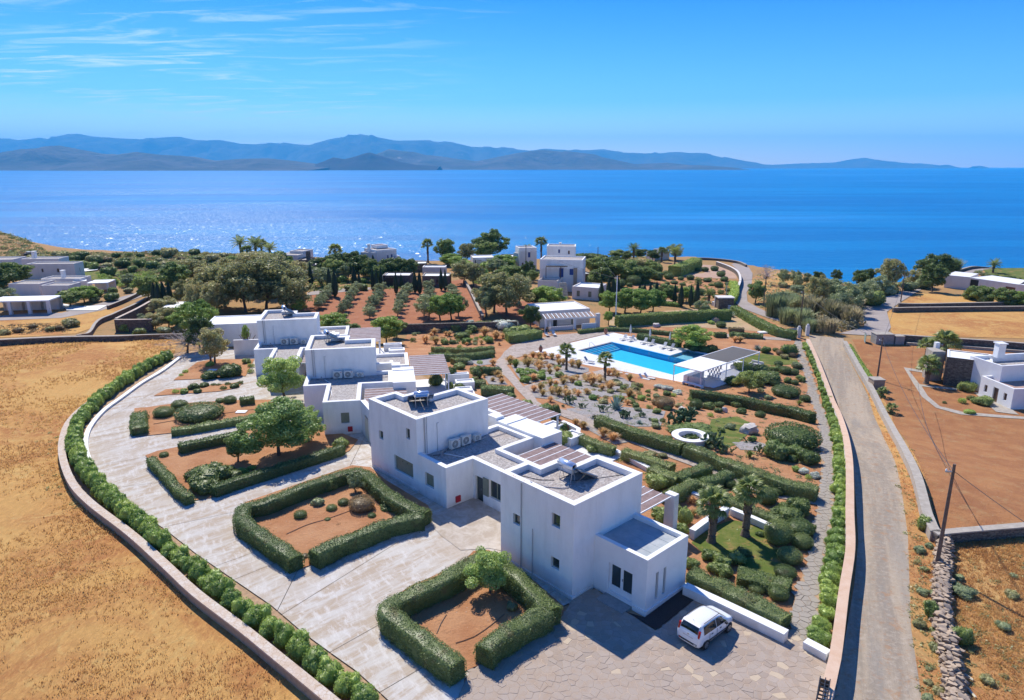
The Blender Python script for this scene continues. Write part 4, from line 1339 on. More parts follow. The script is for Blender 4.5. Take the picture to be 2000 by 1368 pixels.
def villa(label, loc, ang, kind):
 v = thing('villa', label, 'villa', (loc[0], loc[1], 0), R(ang))
 v['ang'] = R(ang)
 hT, hL = 6.4, 3.5
 if kind == 1:
  T = [(0, 0), (6.6, 0), (6.6, 3.95), (4.15, 3.95), (4.15, 5.3), (2.55, 5.3), (2.55, 6.45), (0, 6.45)]
  ops = {7: [(6.45 - 5.25, 6.45 - 4.6, 3.15, 3.9, 'window'), (6.45 - 1.8, 6.45 - 1.1, 4.4, 5.28, 'window'), (6.45 - 1.8, 6.45 - 1.1, 1.55, 2.3, 'window')]}
 else:
  T = [(0, 0), (7.5, 0), (7.5, 4.15), (4.5, 4.15), (4.5, 5.75), (2.85, 5.75), (2.85, 7.0), (0, 7.0)]
  ops = {7: [(7 - 5.55, 7 - 4.93, 3.2, 3.95, 'window'), (7 - 1.5, 7 - .93, 4.4, 5.3, 'window'), (7 - 3.37, 7 - .68, 1.05, 2.4, 'board')]}
 block(v, T, -0.5, hT, ops=ops, par=.45, drop=.4, cap='worn_whitewash' if kind == 1 else 'whitewash')
 # plinth strip
 part('plinth', MB().box(-.07, -.07, 0, 0, T[7][1] - .3, .32).box(0.004, -.07, 0, 1.9 if kind == 1 else 0.02, -.003, .32), 'whitewash', v)
 if kind == 1:
  E = [(2.0, -3.95), (6.15, -3.95), (6.15, 0), (2.0, 0)]
  block(v, E, -0.5, 3.72, skip=(2,), par=.3, drop=.3, wall='white_paint', roof='roof_membrane',
    ops={3: [(1.15, 2.95, .40, 2.35, 'white_door')],
     0: [(.92, 1.2, .7, 2.5, 'window'), (1.68, 1.96, .7, 2.5, 'window')]})
  part('plinth', MB().box(1.93, -4.05, 0, 6.22, -3.953, .38).box(1.93, -3.95, 0, 1.997, -3.05, .38), 'white_paint', v)
  part('doorstep', MB().box(1.05, -3.0, 0, 1.99, -1.0, .2), 'concrete_grey', v)
  # roofing sheets with lapped joints
  x = 2.34
  for k in range(4):
   part('roofing_sheet', MB().box(x + .01, -3.6, 3.424, x + .85, -.35 - (.0 if k < 3 else .6), 3.436 + .004 * (k % 2)), 'roof_membrane', v)
   x += .86
  pergola(v, 6.62, 10.9, .55, 6.6, 2.95, posts=((10.7, 3.0, 0), (10.7, 6.4, 0)))
  part('chimney', MB().box(11.0, .3, -.6, 11.55, 1.1, 3.1), 'whitewash', v)
  pipe(v, [(.02 - .06, 4.45, 6.3), (-.06, 4.45, .1)], .04)
  pipe(v, [(-.05, 3.4, 3.5), (-.05, 3.4, .1)], .03)
  # cables lying along the parapet and roof
  pipe(v, [(.3, 3.9, 6.43), (.9, 3.6, 6.03), (1.6, 2.7, 6.03), (2.0, 2.3, 6.05), (2.3, 2.6, 6.1)], .025)
  pipe(v, [(.3, 4.0, 6.44), (1.1, 3.4, 6.04), (1.7, 2.4, 6.03), (2.4, 2.4, 6.05)], .02)
  pipe(v, [(1.1, 5.6, 6.03), (1.5, 4.4, 6.03), (2.2, 3.7, 6.03)], .02, 'cable')
  pipe(v, [(2.9, 2.9, 6.04), (4.6, 1.9, 6.03), (6.1, 1.2, 6.03)], .018, 'cable')
  solar(v, 2.75, 3.1, 6.0, R(-92), 'tilted solar water heater seen from its pale back on the nearest tower roof', True)
 else:
  # low front wing
  if kind == 2:
   F = [(0, -3.7), (2.65, -3.7), (2.65, -14.3), (5.6, -14.3), (5.6, -3.9), (9.2, -3.9), (9.2, .6), (7.5, .6), (7.5, 0), (0, 0)]
   ops = {1: [(.3, 1.2, .02, 2.2, 'glass_door'), (1.95, 3.4, .92, 2.4, 'window')]}
   skip = (2, 7, 8)
   F_ = F
   # left flank window sits on edge from (0,0) to (0,-3.7)
   ops = {1: ops[1], 9: [(.95, 2.1, 1.15, 2.3, 'shutter')]}
   q = block(v, F_, -.5, hL, skip=skip, ops=ops)
   sh = MB().box(2.55, -5.62, .92, 2.62, -5.0, 2.38)
   part('open_shutter', sh, 'olive_shutter', v)
  else:
   F = [(0, -3.7), (2.4, -3.7), (2.4, -9.4), (6.0, -9.4), (6.0, -3.9), (9.2, -3.9), (9.2, .6), (7.5, .6), (7.5, 0), (0, 0)]
   ops = {2: [(1.65, 2.45, 1.2, 2.3, 'shutter')]} if kind == 3 else {}
   block(v, F, -.5, hL, skip=(7, 8), ops=ops)
   # arched link wall running on towards the next house
   if kind == 3:
    A = (6.0, -9.4); B = (7.15, -13.4)
    d = Vector((B[0] - A[0], B[1] - A[1])).normalized(); n = Vector((-d.y, d.x))
    L = (Vector(B) - Vector(A)).length
    for s, dd in ((0, 0),):
     mb = MB()
     wall_face(mb, A, B, -.5, 3.5, [(1.3, 2.6, .0, 2.5)], .3)
     mb.quad((A[0] + n.x * .5, A[1] + n.y * .5, -.5), (B[0] + n.x * .5, B[1] + n.y * .5, -.5), (B[0] + n.x * .5, B[1] + n.y * .5, 3.5), (A[0] + n.x * .5, A[1] + n.y * .5, 3.5))
     mb.quad((A[0], A[1], 3.5), (B[0], B[1], 3.5), (B[0] + n.x * .5, B[1] + n.y * .5, 3.5), (A[0] + n.x * .5, A[1] + n.y * .5, 3.5))
     part('arched_wall', mb, 'whitewash', v)
     # cream panel with a round arched head in the opening
     ar = MB(); k = 10; c0 = 1.95
     pts = [(c0 - .62, .0), (c0 + .62, .0)] + [(c0 + .62 * math.cos(math.pi * t / k), 1.75 + .62 * math.sin(math.pi * t / k)) for t in range(k + 1)]
     ar.ngon([(A[0] + d.x * t - n.x * .012, A[1] + d.y * t - n.y * .012, z) for t, z in pts])
     part('arched_door', ar, 'cream_plaster', v)
  # meter board: small red fire hose box on the front of the wing
  if kind == 2:
   part('fire_box', MB().box(.85, -3.82, .35, 1.3, -3.703, .85), 'red_box', v)
  elif kind == 3:
   part('fire_box', MB().box(4.65, -9.52, .35, 5.1, -9.403, .85), 'red_box', v)
  # wing on the garden side
  Rb = [(7.5, 2.4), (11.2, 2.4), (11.2, 8.0), (3.0, 8.0), (3.0, 7.0), (2.85, 7.0), (2.85, 5.75), (4.5, 5.75), (4.5, 4.15), (7.5, 4.15)]
  block(v, Rb, -1.2, hL, skip=(4, 5, 6, 7, 8, 9))
  part('roof_ledge', MB().box(7.503, 2.403, 3.51, 9.4, 3.0, 3.8), 'whitewash', v)
  part('roof_ledge', MB().box(9.0, 3.005, 3.17, 9.4, 4.6, 3.55), 'whitewash', v)
  # flat white slab roof with raised upstand
  part('roof_slab', MB().box(9.205, -4.9, -1.2, 11.6, .9, 3.72), 'white_paint', v)
  part('roof_slab', MB().box(9.205, .903, -1.2, 10.15, 2.1, 3.95), 'whitewash', v)
  part('slab_joint', MB().box(9.25, -.55, 3.722, 11.55, -.45, 3.80), 'whitewash', v)
  # pergolas
  pergola(v, 11.35, 15.6, -1.0, 7.1, 3.2, posts=((15.4, -.8, -1.5), (15.4, 3, -1.5), (15.4, 6.9, -1.5)))
  pergola(v, 6.3 if kind > 2 else 6.0, 10.6, -9.3, -4.4 if kind > 2 else -4.95, 2.95, posts=((10.4, -9.1, -1), (10.4, -5.2, -1)))
  # drain pipes and conduits on the tower's garden-side wall
  pipe(v, [(.75, -.06, 6.44), (.75, -.06, 3.4)], .05); pipe(v, [(.95, -.05, 6.44), (.95, -.05, 3.3)], .025)
  pipe(v, [(1.98, -.05, 3.2), (1.98, -.05, 5.6), (2.15, -.05, 5.62)], .025)
  pipe(v, [(.9, -.5, 3.2), (1.6, -.8, 3.2), (2.4, -.55, 3.2), (3.0, -.3, 3.22)], .03, 'fan_dark')
  pipe(v, [(.6, -.9, 3.2), (1.3, -.4, 3.22), (2.2, -.9, 3.2), (2.7, -.25, 3.22)], .025, 'pipe_grey')
  pipe(v, [(2.0, -.9, 3.22), (2.7, -2.4, 3.2), (2.8, -4.2, 3.2), (3.1, -6.5 if kind > 2 else -4.6, 3.2)], .04, 'white_paint')
  pipe(v, [(6.3, -.6, 3.25), (7.6, -.9, 3.2), (9.1, -1.0, 3.22)], .03, 'pipe_grey')
  part('roof_bracket', MB().obox((1.55, -1.1, 3.4), (.03, 0, 0), (0, .03, 0), (.12, 0, .25)).obox((1.75, -1.1, 3.4), (.03, 0, 0), (0, .03, 0), (-.12, 0, .25)), 'grey_metal', v)
  which = {2: 'second tower house from the front', 3: 'third tower house', 4: 'farthest tower house'}[kind]
  place_ac(0, v, 3.35, -.55, 3.16, 0, 'large air conditioner, leftmost of three beside the %s' % which)
  place_ac(0, v, 4.5, -.55, 3.16, 0, 'large air conditioner, middle of three beside the %s' % which)
  place_ac(1, v, 5.75, -.55, 3.16, 0, 'small air conditioner, rightmost of three beside the %s' % which)
  if kind == 2:
   solar(v, 2.7, 3.0, 6.0, R(-43 + 12), 'solar water heater with blue label and shiny tank on second nearest tower')
  elif kind == 3:
   solar(v, 2.0, 4.9, 6.0, R(-75), 'solar water heater on the roof of the third tower')
  else:
   solar(v, 2.9, 4.4, 6.0, R(-75), 'solar water heater on the roof of the farthest tower')
 return v
V1 = villa('nearest white tower house with a flat porch annex and glass double door', (3.65, 36.85), 43, 1)
V2 = villa('white tower house with a large green shutter board, second from the front', (-7.54, 51.12), 43, 2)
V3 = villa('third white tower house, with an arched wall and shuttered window', (-22.45, 72.37), 10.4, 3)
V4 = villa('farthest white tower house of the row, next to the plain garage', (-32.97, 87.23), 10.4, 4)
# plain garage behind the fourth house, with garden wall
g = thing('garage', 'low plain garage with flat white roof left of the farthest tower house', 'garage', W2(V4, -9.6, 13.2, 0), R(10.4)); g['ang'] = R(10.4)
block(g, [(0, 0), (9.4, 0), (9.4, 6.2), (0, 6.2)], -.5, 3.3, par=.25, drop=.1, roof='white_paint')
g = thing('garden_wall', 'plain white garden wall joining the farthest tower house', 'wall', W2(V4, -4.6, 6.9, 0), R(8))
part('wall_panel', MB().box(0, 0, -.3, 4.6, .3, 2.3), 'whitewash', g)
# terrace seats and planters in front of houses 2 and 3
def planter(P, ang, l, w, h, label):
 t = thing('planter_bench', label, 'planter', P, ang, 'white masonry planters on the terraces')
 part('shell', MB().box(0, 0, -.8, l, w, h - .12), 'whitewash', t)
 m = MB()
 m.box(0, 0, h - .118, l, .18, h); m.box(0, w - .18, h - .118, l, w, h); m.box(0, .183, h - .118, .18, w - .183, h); m.box(l - .18, .183, h - .118, l, w - .183, h)
 part('rim', m, 'white_paint', t)
 return t
def terrace(root, name_lbl, dx=0.0, dy=0.0):
 t = struct(link('terrace', None, None, (0, 0, 0)))
 mb = MB()
 c = [W2(root, 11.3 + dx, -5.2 + dy), W2(root, 18.6 + dx, -5.2 + dy), W2(root, 18.6 + dx, 7.3 + dy), W2(root, 11.3 + dx, 7.3 + dy)]
 z = min(gz(p.x, p.y) for p in c)
 tp = .12
 mb.prism([(p.x, p.y) for p in c], z - .3, tp)
 part('terrace_floor', mb, 'pool_deck_stone', t)
 a = root['ang']
 planter(W2(root, 15.9 + dx, 5.6 + dy, tp), a, 2.6, .9, .95, 'white planter at the back corner of %s' % name_lbl)
 planter(W2(root, 16.6 + dx, 2.6 + dy, tp), a, 2.2, 1.5, .8, 'wide white planter in the middle of %s' % name_lbl)
 planter(W2(root, 16.3 + dx, -.6 + dy, tp), a, 1.9, 1.6, .85, 'square white planter at the front of %s' % name_lbl)
 tb = thing('dining_table', 'dark wooden table under the pergola of %s' % name_lbl, 'table', W2(root, 13.2 + dx, -1.7 + dy, tp), a)
 part('tabletop', MB().box(-.9, -.5, .7, .9, .5, .76), 'teak', tb)
 for sx in (-.8, .8):
  for sy in (-.4, .4):
   part('leg', MB().box(sx - .04, sy - .04, 0, sx + .04, sy + .04, .697), 'teak', tb)
 return t
terrace(V3, 'the third house terrace')
terrace(V2, 'the second house terrace', -.4, -1.5)
terrace(V4, 'the farthest house terrace')
# white retaining walls and seat walls
def px_wall(name, label, cat, pts, h, th, mat, cap=None, hpx=None, group=None, below=.4, cap_over=.04, cap_th=.1):
 """wall whose top centreline passes through the given picture points"""
 P = [G(u, v, h) for u, v in pts]
 return w_wall(name, label, cat, P, h, th, mat, cap, group, below, cap_over, cap_th)
def w_wall(name, label, cat, P, h, th, mat, cap=None, group=None, below=.4, cap_over=.04, cap_th=.1):
 P = smooth_line([(p.x, p.y, 0) for p in P], 1.2) if len(P) > 2 else [P[0].lerp(P[-1], t / 12) for t in range(13)]
 t = thing(name, label, cat, (P[0].x, P[0].y, gz(P[0].x, P[0].y)), 0, group)
 O = Vector(t.location)
 def sweep(w, z0, z1):
  mb = MB(); n = len(P); rows = []
  for i, p in enumerate(P):
   d = (P[min(i + 1, n - 1)] - P[max(i - 1, 0)]); d.z = 0; d.normalize(); s = Vector((-d.y, d.x, 0)) * w / 2
   g0 = gz(p.x, p.y)
   r = len(mb.v)
   for q, z in ((p - s, z0), (p - s, z1), (p + s, z1), (p + s, z0)):
    mb.v.append((q.x - O.x, q.y - O.y, g0 + z - O.z))
   rows.append(r)
  for a, b in zip(rows, rows[1:]):
   for k in range(3): mb.f.append((a + k, a + k + 1, b + k + 1, b + k))
  mb.f.append((rows[0] + 3, rows[0] + 2, rows[0] + 1, rows[0])); mb.f.append(tuple(rows[-1] + k for k in range(4)))
  return mb
 if cap:
  part('wall_body', sweep(th, -below, h - cap_th), mat, t)
  part('coping', sweep(th + cap_over * 2, h - cap_th + .002, h), cap, t)
 else:
  part('wall_body', sweep(th, -below, h), mat, t)
 return t
WALLS = [
 # name, label, pts, h, th, mat, cap
 ('kerb_wall', 'low white kerb wall curving along the left side of the concrete drive', 'kerb', [(352, 696), (318, 722), (276, 747), (236, 776), (203, 800), (180, 826), (170, 845), (167, 862), (168, 880), (178, 906), (196, 934), (212, 955)], .35, .35, 'whitewash', 'white_paint'),
 ('boundary_wall', 'long stone boundary wall curving between the left dry field and the drive hedge', 'wall', [(240, 738), (200, 768), (166, 791), (138, 818), (124, 847), (121, 886), (138, 937), (174, 979), (256, 1042), (326, 1105), (382, 1157), (471, 1224), (549, 1287), (623, 1347), (700, 1410)], .75, .5, 'field_stone', 'stone_cap'),
 ('boundary_wall', 'tall beige topped boundary wall between the flagstone path and dirt road', 'wall', [(1578, 662), (1592, 692), (1606, 727), (1624, 776), (1640, 812), (1656, 874), (1660, 940), (1660, 1000), (1661, 1070), (1648, 1157), (1631, 1285), (1610, 1368), (1590, 1450)], 1.15, .5, 'whitewash', 'pink_cap'),
 ('field_wall', 'rendered stone wall on the right side of the dirt road', 'wall', [(1650, 666), (1676, 712), (1704, 760), (1737, 823), (1773, 887), (1791, 926), (1811, 1000), (1828, 1038)], .9, .6, 'wall_cap', 'wall_cap'),
 ('field_wall', 'stone wall along the bottom of the red earth plot', 'wall', [(1826, 1040), (1880, 1035), (1940, 1030), (2000, 1025), (2100, 1016)], .9, .55, 'dark_masonry', 'wall_cap'),
 ('field_wall', 'dark stone wall along the top of the red earth plot', 'wall', [(1762, 654), (1840, 659), (1920, 664), (2000, 670), (2100, 678)], 1.6, .5, 'dark_masonry', 'wall_cap'),
 ('field_wall', 'dark stone wall behind the upper golden field, just below its twin', 'wall', [(1744, 601), (1800, 600), (1900, 599), (2100, 597)], 1.1, .5, 'dark_masonry', 'wall_cap'),
 ('field_wall', 'upper dark stone wall above the golden field on the right', 'wall', [(1755, 592), (1800, 593), (1900, 591), (2100, 588)], 1.2, .5, 'dark_masonry', 'wall_cap'),
 ('field_wall', 'dark dry stone wall along the far edge of the left golden field', 'wall', [(-60, 666), (0, 663), (60, 660), (140, 657), (250, 655), (370, 652)], 1.0, .6, 'dark_masonry', 'wall_cap'),
 ('field_wall', 'narrow stone wall climbing beside the lane towards the left houses', 'wall', [(152, 654), (185, 632), (222, 612), (262, 594), (298, 575)], 1.0, .5, 'dark_masonry', 'wall_cap'),
 ('lane_wall', 'low stone wall between the left lane and its trees', 'wall', [(210, 597), (245, 583), (278, 567)], .9, .5, 'dark_masonry', 'wall_cap'),
 ('orchard_wall', 'long dark stone wall below the orchard rows', 'wall', [(770, 634), (850, 632), (930, 630), (1010, 628)], 1.7, .6, 'dark_masonry', 'dark_masonry'),
 ('orchard_wall', 'stone wall running up beside the orchard to the far houses', 'wall', [(943, 616), (930, 590), (918, 565), (908, 548)], 1.1, .5, 'dark_masonry', 'wall_cap'),
 ('road_wall', 'white topped stone wall hugging the bend of the coast road', 'wall', [(1427, 588), (1440, 563), (1446, 545), (1441, 530), (1425, 520), (1400, 511)], 1.3, .5, 'dark_masonry', 'whitewash'),
 ('road_wall', 'low stone wall on the sea side of the coast road', 'wall', [(1362, 503), (1400, 505), (1440, 510), (1458, 517)], .9, .5, 'dark_masonry', 'wall_cap'),
 ('road_wall', 'white topped wall of the garden beside the stone gate block', 'wall', [(1392, 589), (1408, 593), (1428, 597)], 1.0, .4, 'whitewash', 'white_paint'),
 ('road_wall', 'low stone wall bounding the far right coast road', 'wall', [(1862, 531), (1900, 520), (1960, 515), (2100, 511)], .9, .5, 'dark_masonry', 'wall_cap'),
 ('plot_wall', 'pale low wall just inside the top of the red earth plot', 'wall', [(1770, 669), (1860, 674), (1950, 681), (2050, 688)], .5, .5, 'wall_cap', 'wall_cap'),
 ('seat_wall', 'thick white wall between the parked car and the clipped hedge', 'wall', [(1338, 1142), (1400, 1170), (1480, 1208), (1536, 1235)], .75, .5, 'whitewash', 'white_paint'),
 ('seat_wall', 'short white wall stub at the foot of the flagstone path', 'wall', [(1573, 1250), (1596, 1262), (1618, 1274)], .6, .45, 'whitewash', 'white_paint'),
 ('retaining_wall', 'white retaining wall left of the palm lawn', 'wall', [(1352, 1035), (1375, 1018), (1396, 1004), (1420, 990)], .8, .4, 'whitewash', 'white_paint'),
 ('retaining_wall', 'thin white retaining wall behind the palm lawn', 'wall', [(1428, 992), (1455, 1003), (1485, 1016), (1512, 1028)], .6, .35, 'whitewash', 'white_paint'),
 ('retaining_wall', 'thin white wall under the hedge beside the nearest pergola', 'wall', [(1352, 961), (1368, 967), (1384, 974)], .5, .35, 'whitewash', 'white_paint'),
 ('retaining_wall', 'white wall edging the beds behind the nearest tower', 'wall', [(1180, 868), (1215, 885), (1250, 903), (1290, 925), (1325, 945)], .5, .35, 'whitewash', 'white_paint'),
 ('retaining_wall', 'white garden wall beside the clipped bush at the second pergola', 'wall', [(1098, 822), (1130, 837), (1128, 850)], .8, .35, 'whitewash', 'white_paint'),
]
for nm, lb, ct, pts, h, th, m, cp in WALLS:
 px_wall(nm, lb, ct, pts, h, th, m, cp)
# old brown walls (ruin) left of the garage
px_wall('ruin_wall', 'old brown stone enclosure wall facing the golden field', 'wall', [(224, 624), (258, 624), (296, 623)], 2.6, .5, 'dark_masonry', 'stone_cap')
px_wall('ruin_wall', 'old brown stone enclosure wall running back from the field', 'wall', [(226, 622), (268, 602), (300, 584)], 2.6, .5, 'dark_masonry', 'stone_cap')
# ================================================================== FAR HOUSES
def house(name, label, cat, boxes, extra=None, group=None):
 """boxes: (u0,v0,u1,v1,depth,height,kw): near face from ground point 0 to ground point 1"""
 P = G(boxes[0][0], boxes[0][1])
 t = thing(name, label, cat, P)
 O = Vector(P)
 for b in boxes:
  u0, v0, u1, v1, dep, hgt = b[:6]
  k = b[6] if len(b) > 6 else {}
  z0 = k.get('z0', 0.0)
  A_, B_ = G(u0, v0), G(u1, v1)
  A_.z = B_.z = min(A_.z, B_.z)
  d = Vector((B_.x - A_.x, B_.y - A_.y)); L = d.length; d.normalize(); n = Vector((-d.y, d.x))
  off = k.get('back', 0.0)
  a = (A_.x - O.x + n.x * off, A_.y - O.y + n.y * off); b_ = (B_.x - O.x + n.x * off, B_.y - O.y + n.y * off)
  poly = [a, b_, (b_[0] + n.x * dep, b_[1] + n.y * dep), (a[0] + n.x * dep, a[1] + n.y * dep)]
  dz = A_.z - O.z
  ops = {0: [(L * o[0], L * o[1], dz + z0 + o[2], dz + z0 + o[3], o[4]) for o in k.get('ops', [])],
    1: [(dep * o[0], dep * o[1], dz + z0 + o[2], dz + z0 + o[3], o[4]) for o in k.get('ops1', [])],
    3: [(dep * o[0], dep * o[1], dz + z0 + o[2], dz + z0 + o[3], o[4]) for o in k.get('ops3', [])]}
  if k.get('columns'):
   n_c, cw, eave = k['columns']
   part('roof', MB().prism(poly, dz + z0 + hgt - .25, dz + z0 + hgt), 'white_paint', t)
   for i in range(n_c):
    f = i / (n_c - 1)
    for w in (0, dep - cw):
     c = Vector(a) + d * (f * (L - cw)) + n * w
     q = [c, c + d * cw, c + d * cw + n * cw, c + n * cw]
     part('column', MB().prism([(p.x, p.y) for p in q], dz - .4, dz + z0 + hgt - .253), k.get('wall', 'whitewash'), t)
   part('back_wall', MB().prism([(p.x, p.y) for p in (Vector(a) + n * (dep - .6), Vector(b_) + n * (dep - .6), Vector(b_) + n * (dep - .45), Vector(a) + n * (dep - .45))], dz - .4, dz + hgt - .3), 'whitewash', t)
  else:
   block(t, poly, dz + z0 - (1.0 if z0 == 0 else 0), dz + z0 + hgt, par=k.get('par', .3), drop=k.get('drop', .25), ops=ops,
     roof=k.get('roof', 'roof_gravel'), wall=k.get('wall', 'whitewash'), cap=k.get('cap'))
  for c in k.get('chim', []):
   cp = Vector(a) + d * L * c[0] + n * dep * c[1]
   w = c[2]
   part('chimney', MB().box(cp.x - w, cp.y - w, dz + z0 + hgt, cp.x + w, cp.y + w, dz + z0 + hgt + c[3]), 'white_paint', t)
   part('chimney_cap', MB().box(cp.x - w * 1.3, cp.y - w * 1.3, dz + z0 + hgt + c[3] + .003, cp.x + w * 1.3, cp.y + w * 1.3, dz + z0 + hgt + c[3] + .15), 'white_paint', t)
 return t
S3 = [(.1, .2, 1.0, 2.0, 'dark'), (.45, .55, 1.0, 2.0, 'dark'), (.75, .85, 1.0, 2.0, 'dark')]
house('house', 'big white flat roofed house with a curved corner at far left', 'house', [
 (56, 546, 149, 545, 5, 4.4, dict(ops=[(.30, .34, 2.0, 3.0, 'dark'), (.62, .67, 1.9, 3.0, 'dark')], ops1=[(.5, .58, 1.6, 2.9, 'window')])),
 (34, 534, 108, 533, 6, 3.9, dict(back=3, chim=[(.28, .3, .5, 2.0)])),
 (30, 544, 58, 546, 6, 3.0, dict(roof='white_paint', wall='dark_masonry'))])
house('house', 'small white flat roofed house cut off at the left edge', 'house', [(-30, 528, 28, 527, 8, 3.2)])
house('house', 'low rambling white house with several roofs and a chimney behind the carport', 'house', [
 (20, 578, 80, 578, 6, 3.0, dict()), (84, 584, 138, 584, 5, 3.3, dict(ops=[(.55, .66, .8, 1.9, 'dark'), (.72, .95, 0.05, 2.2, 'shutter')], ops1=[(.3, .4, .9, 2, 'blue_window')])),
 (74, 571, 150, 571, 5, 3.2, dict(back=2, chim=[(.5, .3, .4, 1.8)])), (145, 570, 172, 568, 5, 2.6, dict(roof='white_paint', par=.1, drop=.03))])
house('carport', 'open white carport with square columns by the left lane', 'carport', [(-20, 617, 99, 614, 6, 3.1, dict(columns=(4, .6, 0)))])
house('shade_roof', 'small white canopy on columns beside the rambling white house', 'canopy', [(172, 572, 213, 571, 5, 2.5, dict(columns=(2, .4, 0)))])
house('house', 'white vaulted house with a dark stone tower by the palm cluster', 'house', [
 (548, 531, 584, 532, 8, 5.2, dict(drop=.1, ops=[(.4, .5, 3.2, 4.4, 'dark')])), (562, 529, 588, 530, 6, 5.9, dict(back=2, par=.25)),
 (584, 534, 604, 534, 7, 4.0, dict(wall='dark_masonry')), (600, 532, 606, 532, 1.6, 6.2, dict(wall='dark_masonry', par=.1)), (604, 530, 624, 530, 5, 2.0, dict(roof='white_paint'))])
house('house', 'small pale cottage half hidden by cypresses below the vaulted house', 'house', [(592, 548, 612, 548, 6, 2.8, dict(roof='white_paint')), (616, 546, 648, 546, 6, 2.4, dict(roof='white_paint', wall='cream_plaster'))])
house('house', 'two storey white house with blue windows on the shore, its chimney at left', 'house', [
 (738, 530, 776, 526, 8, 6.4, dict(ops=[(.50, .58, 2.8, 4.6, 'blue_shutter'), (.70, .78, 3.0, 4.8, 'blue_shutter')], ops1=[(.3, .4, 3.3, 4.6, 'blue_shutter')], )),
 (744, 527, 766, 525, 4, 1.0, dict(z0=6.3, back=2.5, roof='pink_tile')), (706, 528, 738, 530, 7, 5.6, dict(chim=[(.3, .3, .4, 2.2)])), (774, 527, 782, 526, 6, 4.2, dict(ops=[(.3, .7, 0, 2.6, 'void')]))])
house('stone_cottage', 'low stone cottage with white slab roofs beside the top of the orchard', 'house', [
 (825, 561, 878, 561, 6, 3.0, dict(wall='dark_masonry', roof='white_paint', cap='wall_cap', ops=[(.1, .2, .7, 2.0, 'blue_window'), (.5, .6, .7, 2.0, 'blue_window')])),
 (822, 548, 868, 548, 4, 3.2, dict(roof='white_paint', wall='whitewash', back=4))])
house('stone_cottage', 'stone cottage with a wide dark opening behind the orchard cypresses', 'house', [
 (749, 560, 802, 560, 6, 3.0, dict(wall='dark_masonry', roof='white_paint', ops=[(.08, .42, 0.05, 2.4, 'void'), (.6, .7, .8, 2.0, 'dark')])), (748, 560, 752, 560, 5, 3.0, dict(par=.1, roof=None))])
house('cottage', 'pale flat cottage roof just right of the shore house', 'house', [(790, 532, 835, 531, 6, 2.6, dict(roof='white_paint', wall='dark_masonry'))])
house('cottage', 'small white cottage under the big seaside tree', 'house', [(924, 522, 966, 521, 7, 3.0, dict(roof='white_paint', par=.15, ops=[(.1, .4, 0, 2.2, 'void')])), (930, 523, 950, 523, 2, 2.2, dict(roof='white_paint', par=.1))])
house('house', 'white stepped house with blue shutters left of the tall palm', 'house', [
 (1014, 529, 1048, 528, 6, 7.0, dict(ops=[(.5, .64, 4.0, 5.6, 'blue_shutter'), (.15, .25, 1.4, 2.4, 'dark')])),
 (1003, 526, 1014, 528, 6, 5.2, dict()), (978, 522, 1004, 522, 6, 3.4, dict(wall='dark_masonry', roof='white_paint'))])
pg = house('house', 'large white two storey house with blue door, terrace pergola and outside stairs', 'house', [
 (1050, 572, 1134, 575, 8, 8.2, dict(back=3, ops=[(.46, .56, 3.7, 6.0, 'blue_shutter'), (.70, .79, 4.3, 5.9, 'blue_shutter')], ops1=[(.4, .5, 4.2, 5.6, 'blue_shutter')])),
 (1065, 555, 1122, 556, 6, 9.8, dict(back=5, ops=[(.4, .46, 7.9, 8.9, 'blue_shutter'), (.74, .8, 7.6, 8.6, 'dark')], chim=[(.45, .5, .3, .6)])),
 (1050, 575, 1088, 577, 5, 3.6, dict(roof='pink_tile', wall='whitewash', cap='wall_cap', drop=.6, ops=[(.36, .62, .3, 1.5, 'blue_shutter')])),
 (1117, 584, 1168, 588, 7, 3.1, dict(ops=[(.18, .30, .7, 2.1, 'shutter'), (.62, .74, .7, 2.1, 'shutter')], roof='white_paint'))])
# stairs and pergola of that house
A_ = G(1098, 585); 
for k in range(11):
 z = .3 * (k + 1)
 part('stair_step', MB().box(A_.x - pg.location.x - .2 - k * .02, A_.y - pg.location.y + k * .42, -1, A_.x - pg.location.x + 1.5 - k * .02, A_.y - pg.location.y + (k + 1) * .42 - .003, z), 'wall_cap', pg)
P_ = G(1066, 570)
ox, oy = P_.x - pg.location.x, P_.y - pg.location.y
for k in range(15):
 part('pergola_slat', MB().box(ox + 0.1 + k * .52, oy - .2, 6.6 - .004, ox + .34 + k * .52, oy + 3.0, 6.72), 'cream_plaster', pg)
part('pergola_beam', MB().box(ox, oy, 6.4, ox + 7.9, oy + .15, 6.59), 'dark_wood', pg)
for k in (0, .5, 1):
 part('pergola_post', MB().box(ox + k * 7.5 - .08, oy, 3.5, ox + k * 7.5 + .08, oy + .16, 6.397), 'dark_wood', pg)
part('stone_pillar', MB().box(ox + 7.0, oy - .6, -.5, ox + 7.9, oy - .05, 6.2), 'field_stone', pg)
ph = house('pool_house', 'long low white pool house with a slatted porch behind the pool', 'pool house', [
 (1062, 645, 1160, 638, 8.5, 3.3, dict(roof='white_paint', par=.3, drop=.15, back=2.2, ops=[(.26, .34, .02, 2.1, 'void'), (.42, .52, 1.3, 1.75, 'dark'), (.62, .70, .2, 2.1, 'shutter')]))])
A_, B_ = G(1064, 646), G(1171, 640)
d = Vector((B_.x - A_.x, B_.y - A_.y)); L = d.length; ang = math.atan2(d.y, d.x)
pr = link('porch', None, ph, (A_.x - ph.location.x, A_.y - ph.location.y, 0)); pr.rotation_euler = (0, 0, ang)
for k in range(24):
 x = .1 + k * (L - .6) / 24
 part('porch_slat', MB().obox((x + .1, 1.1, 2.62), (.11, 0, 0), (0, 1.25, .22), (0, -.01, .03)), 'pink_tile' if k % 2 else 'white_paint', pr)
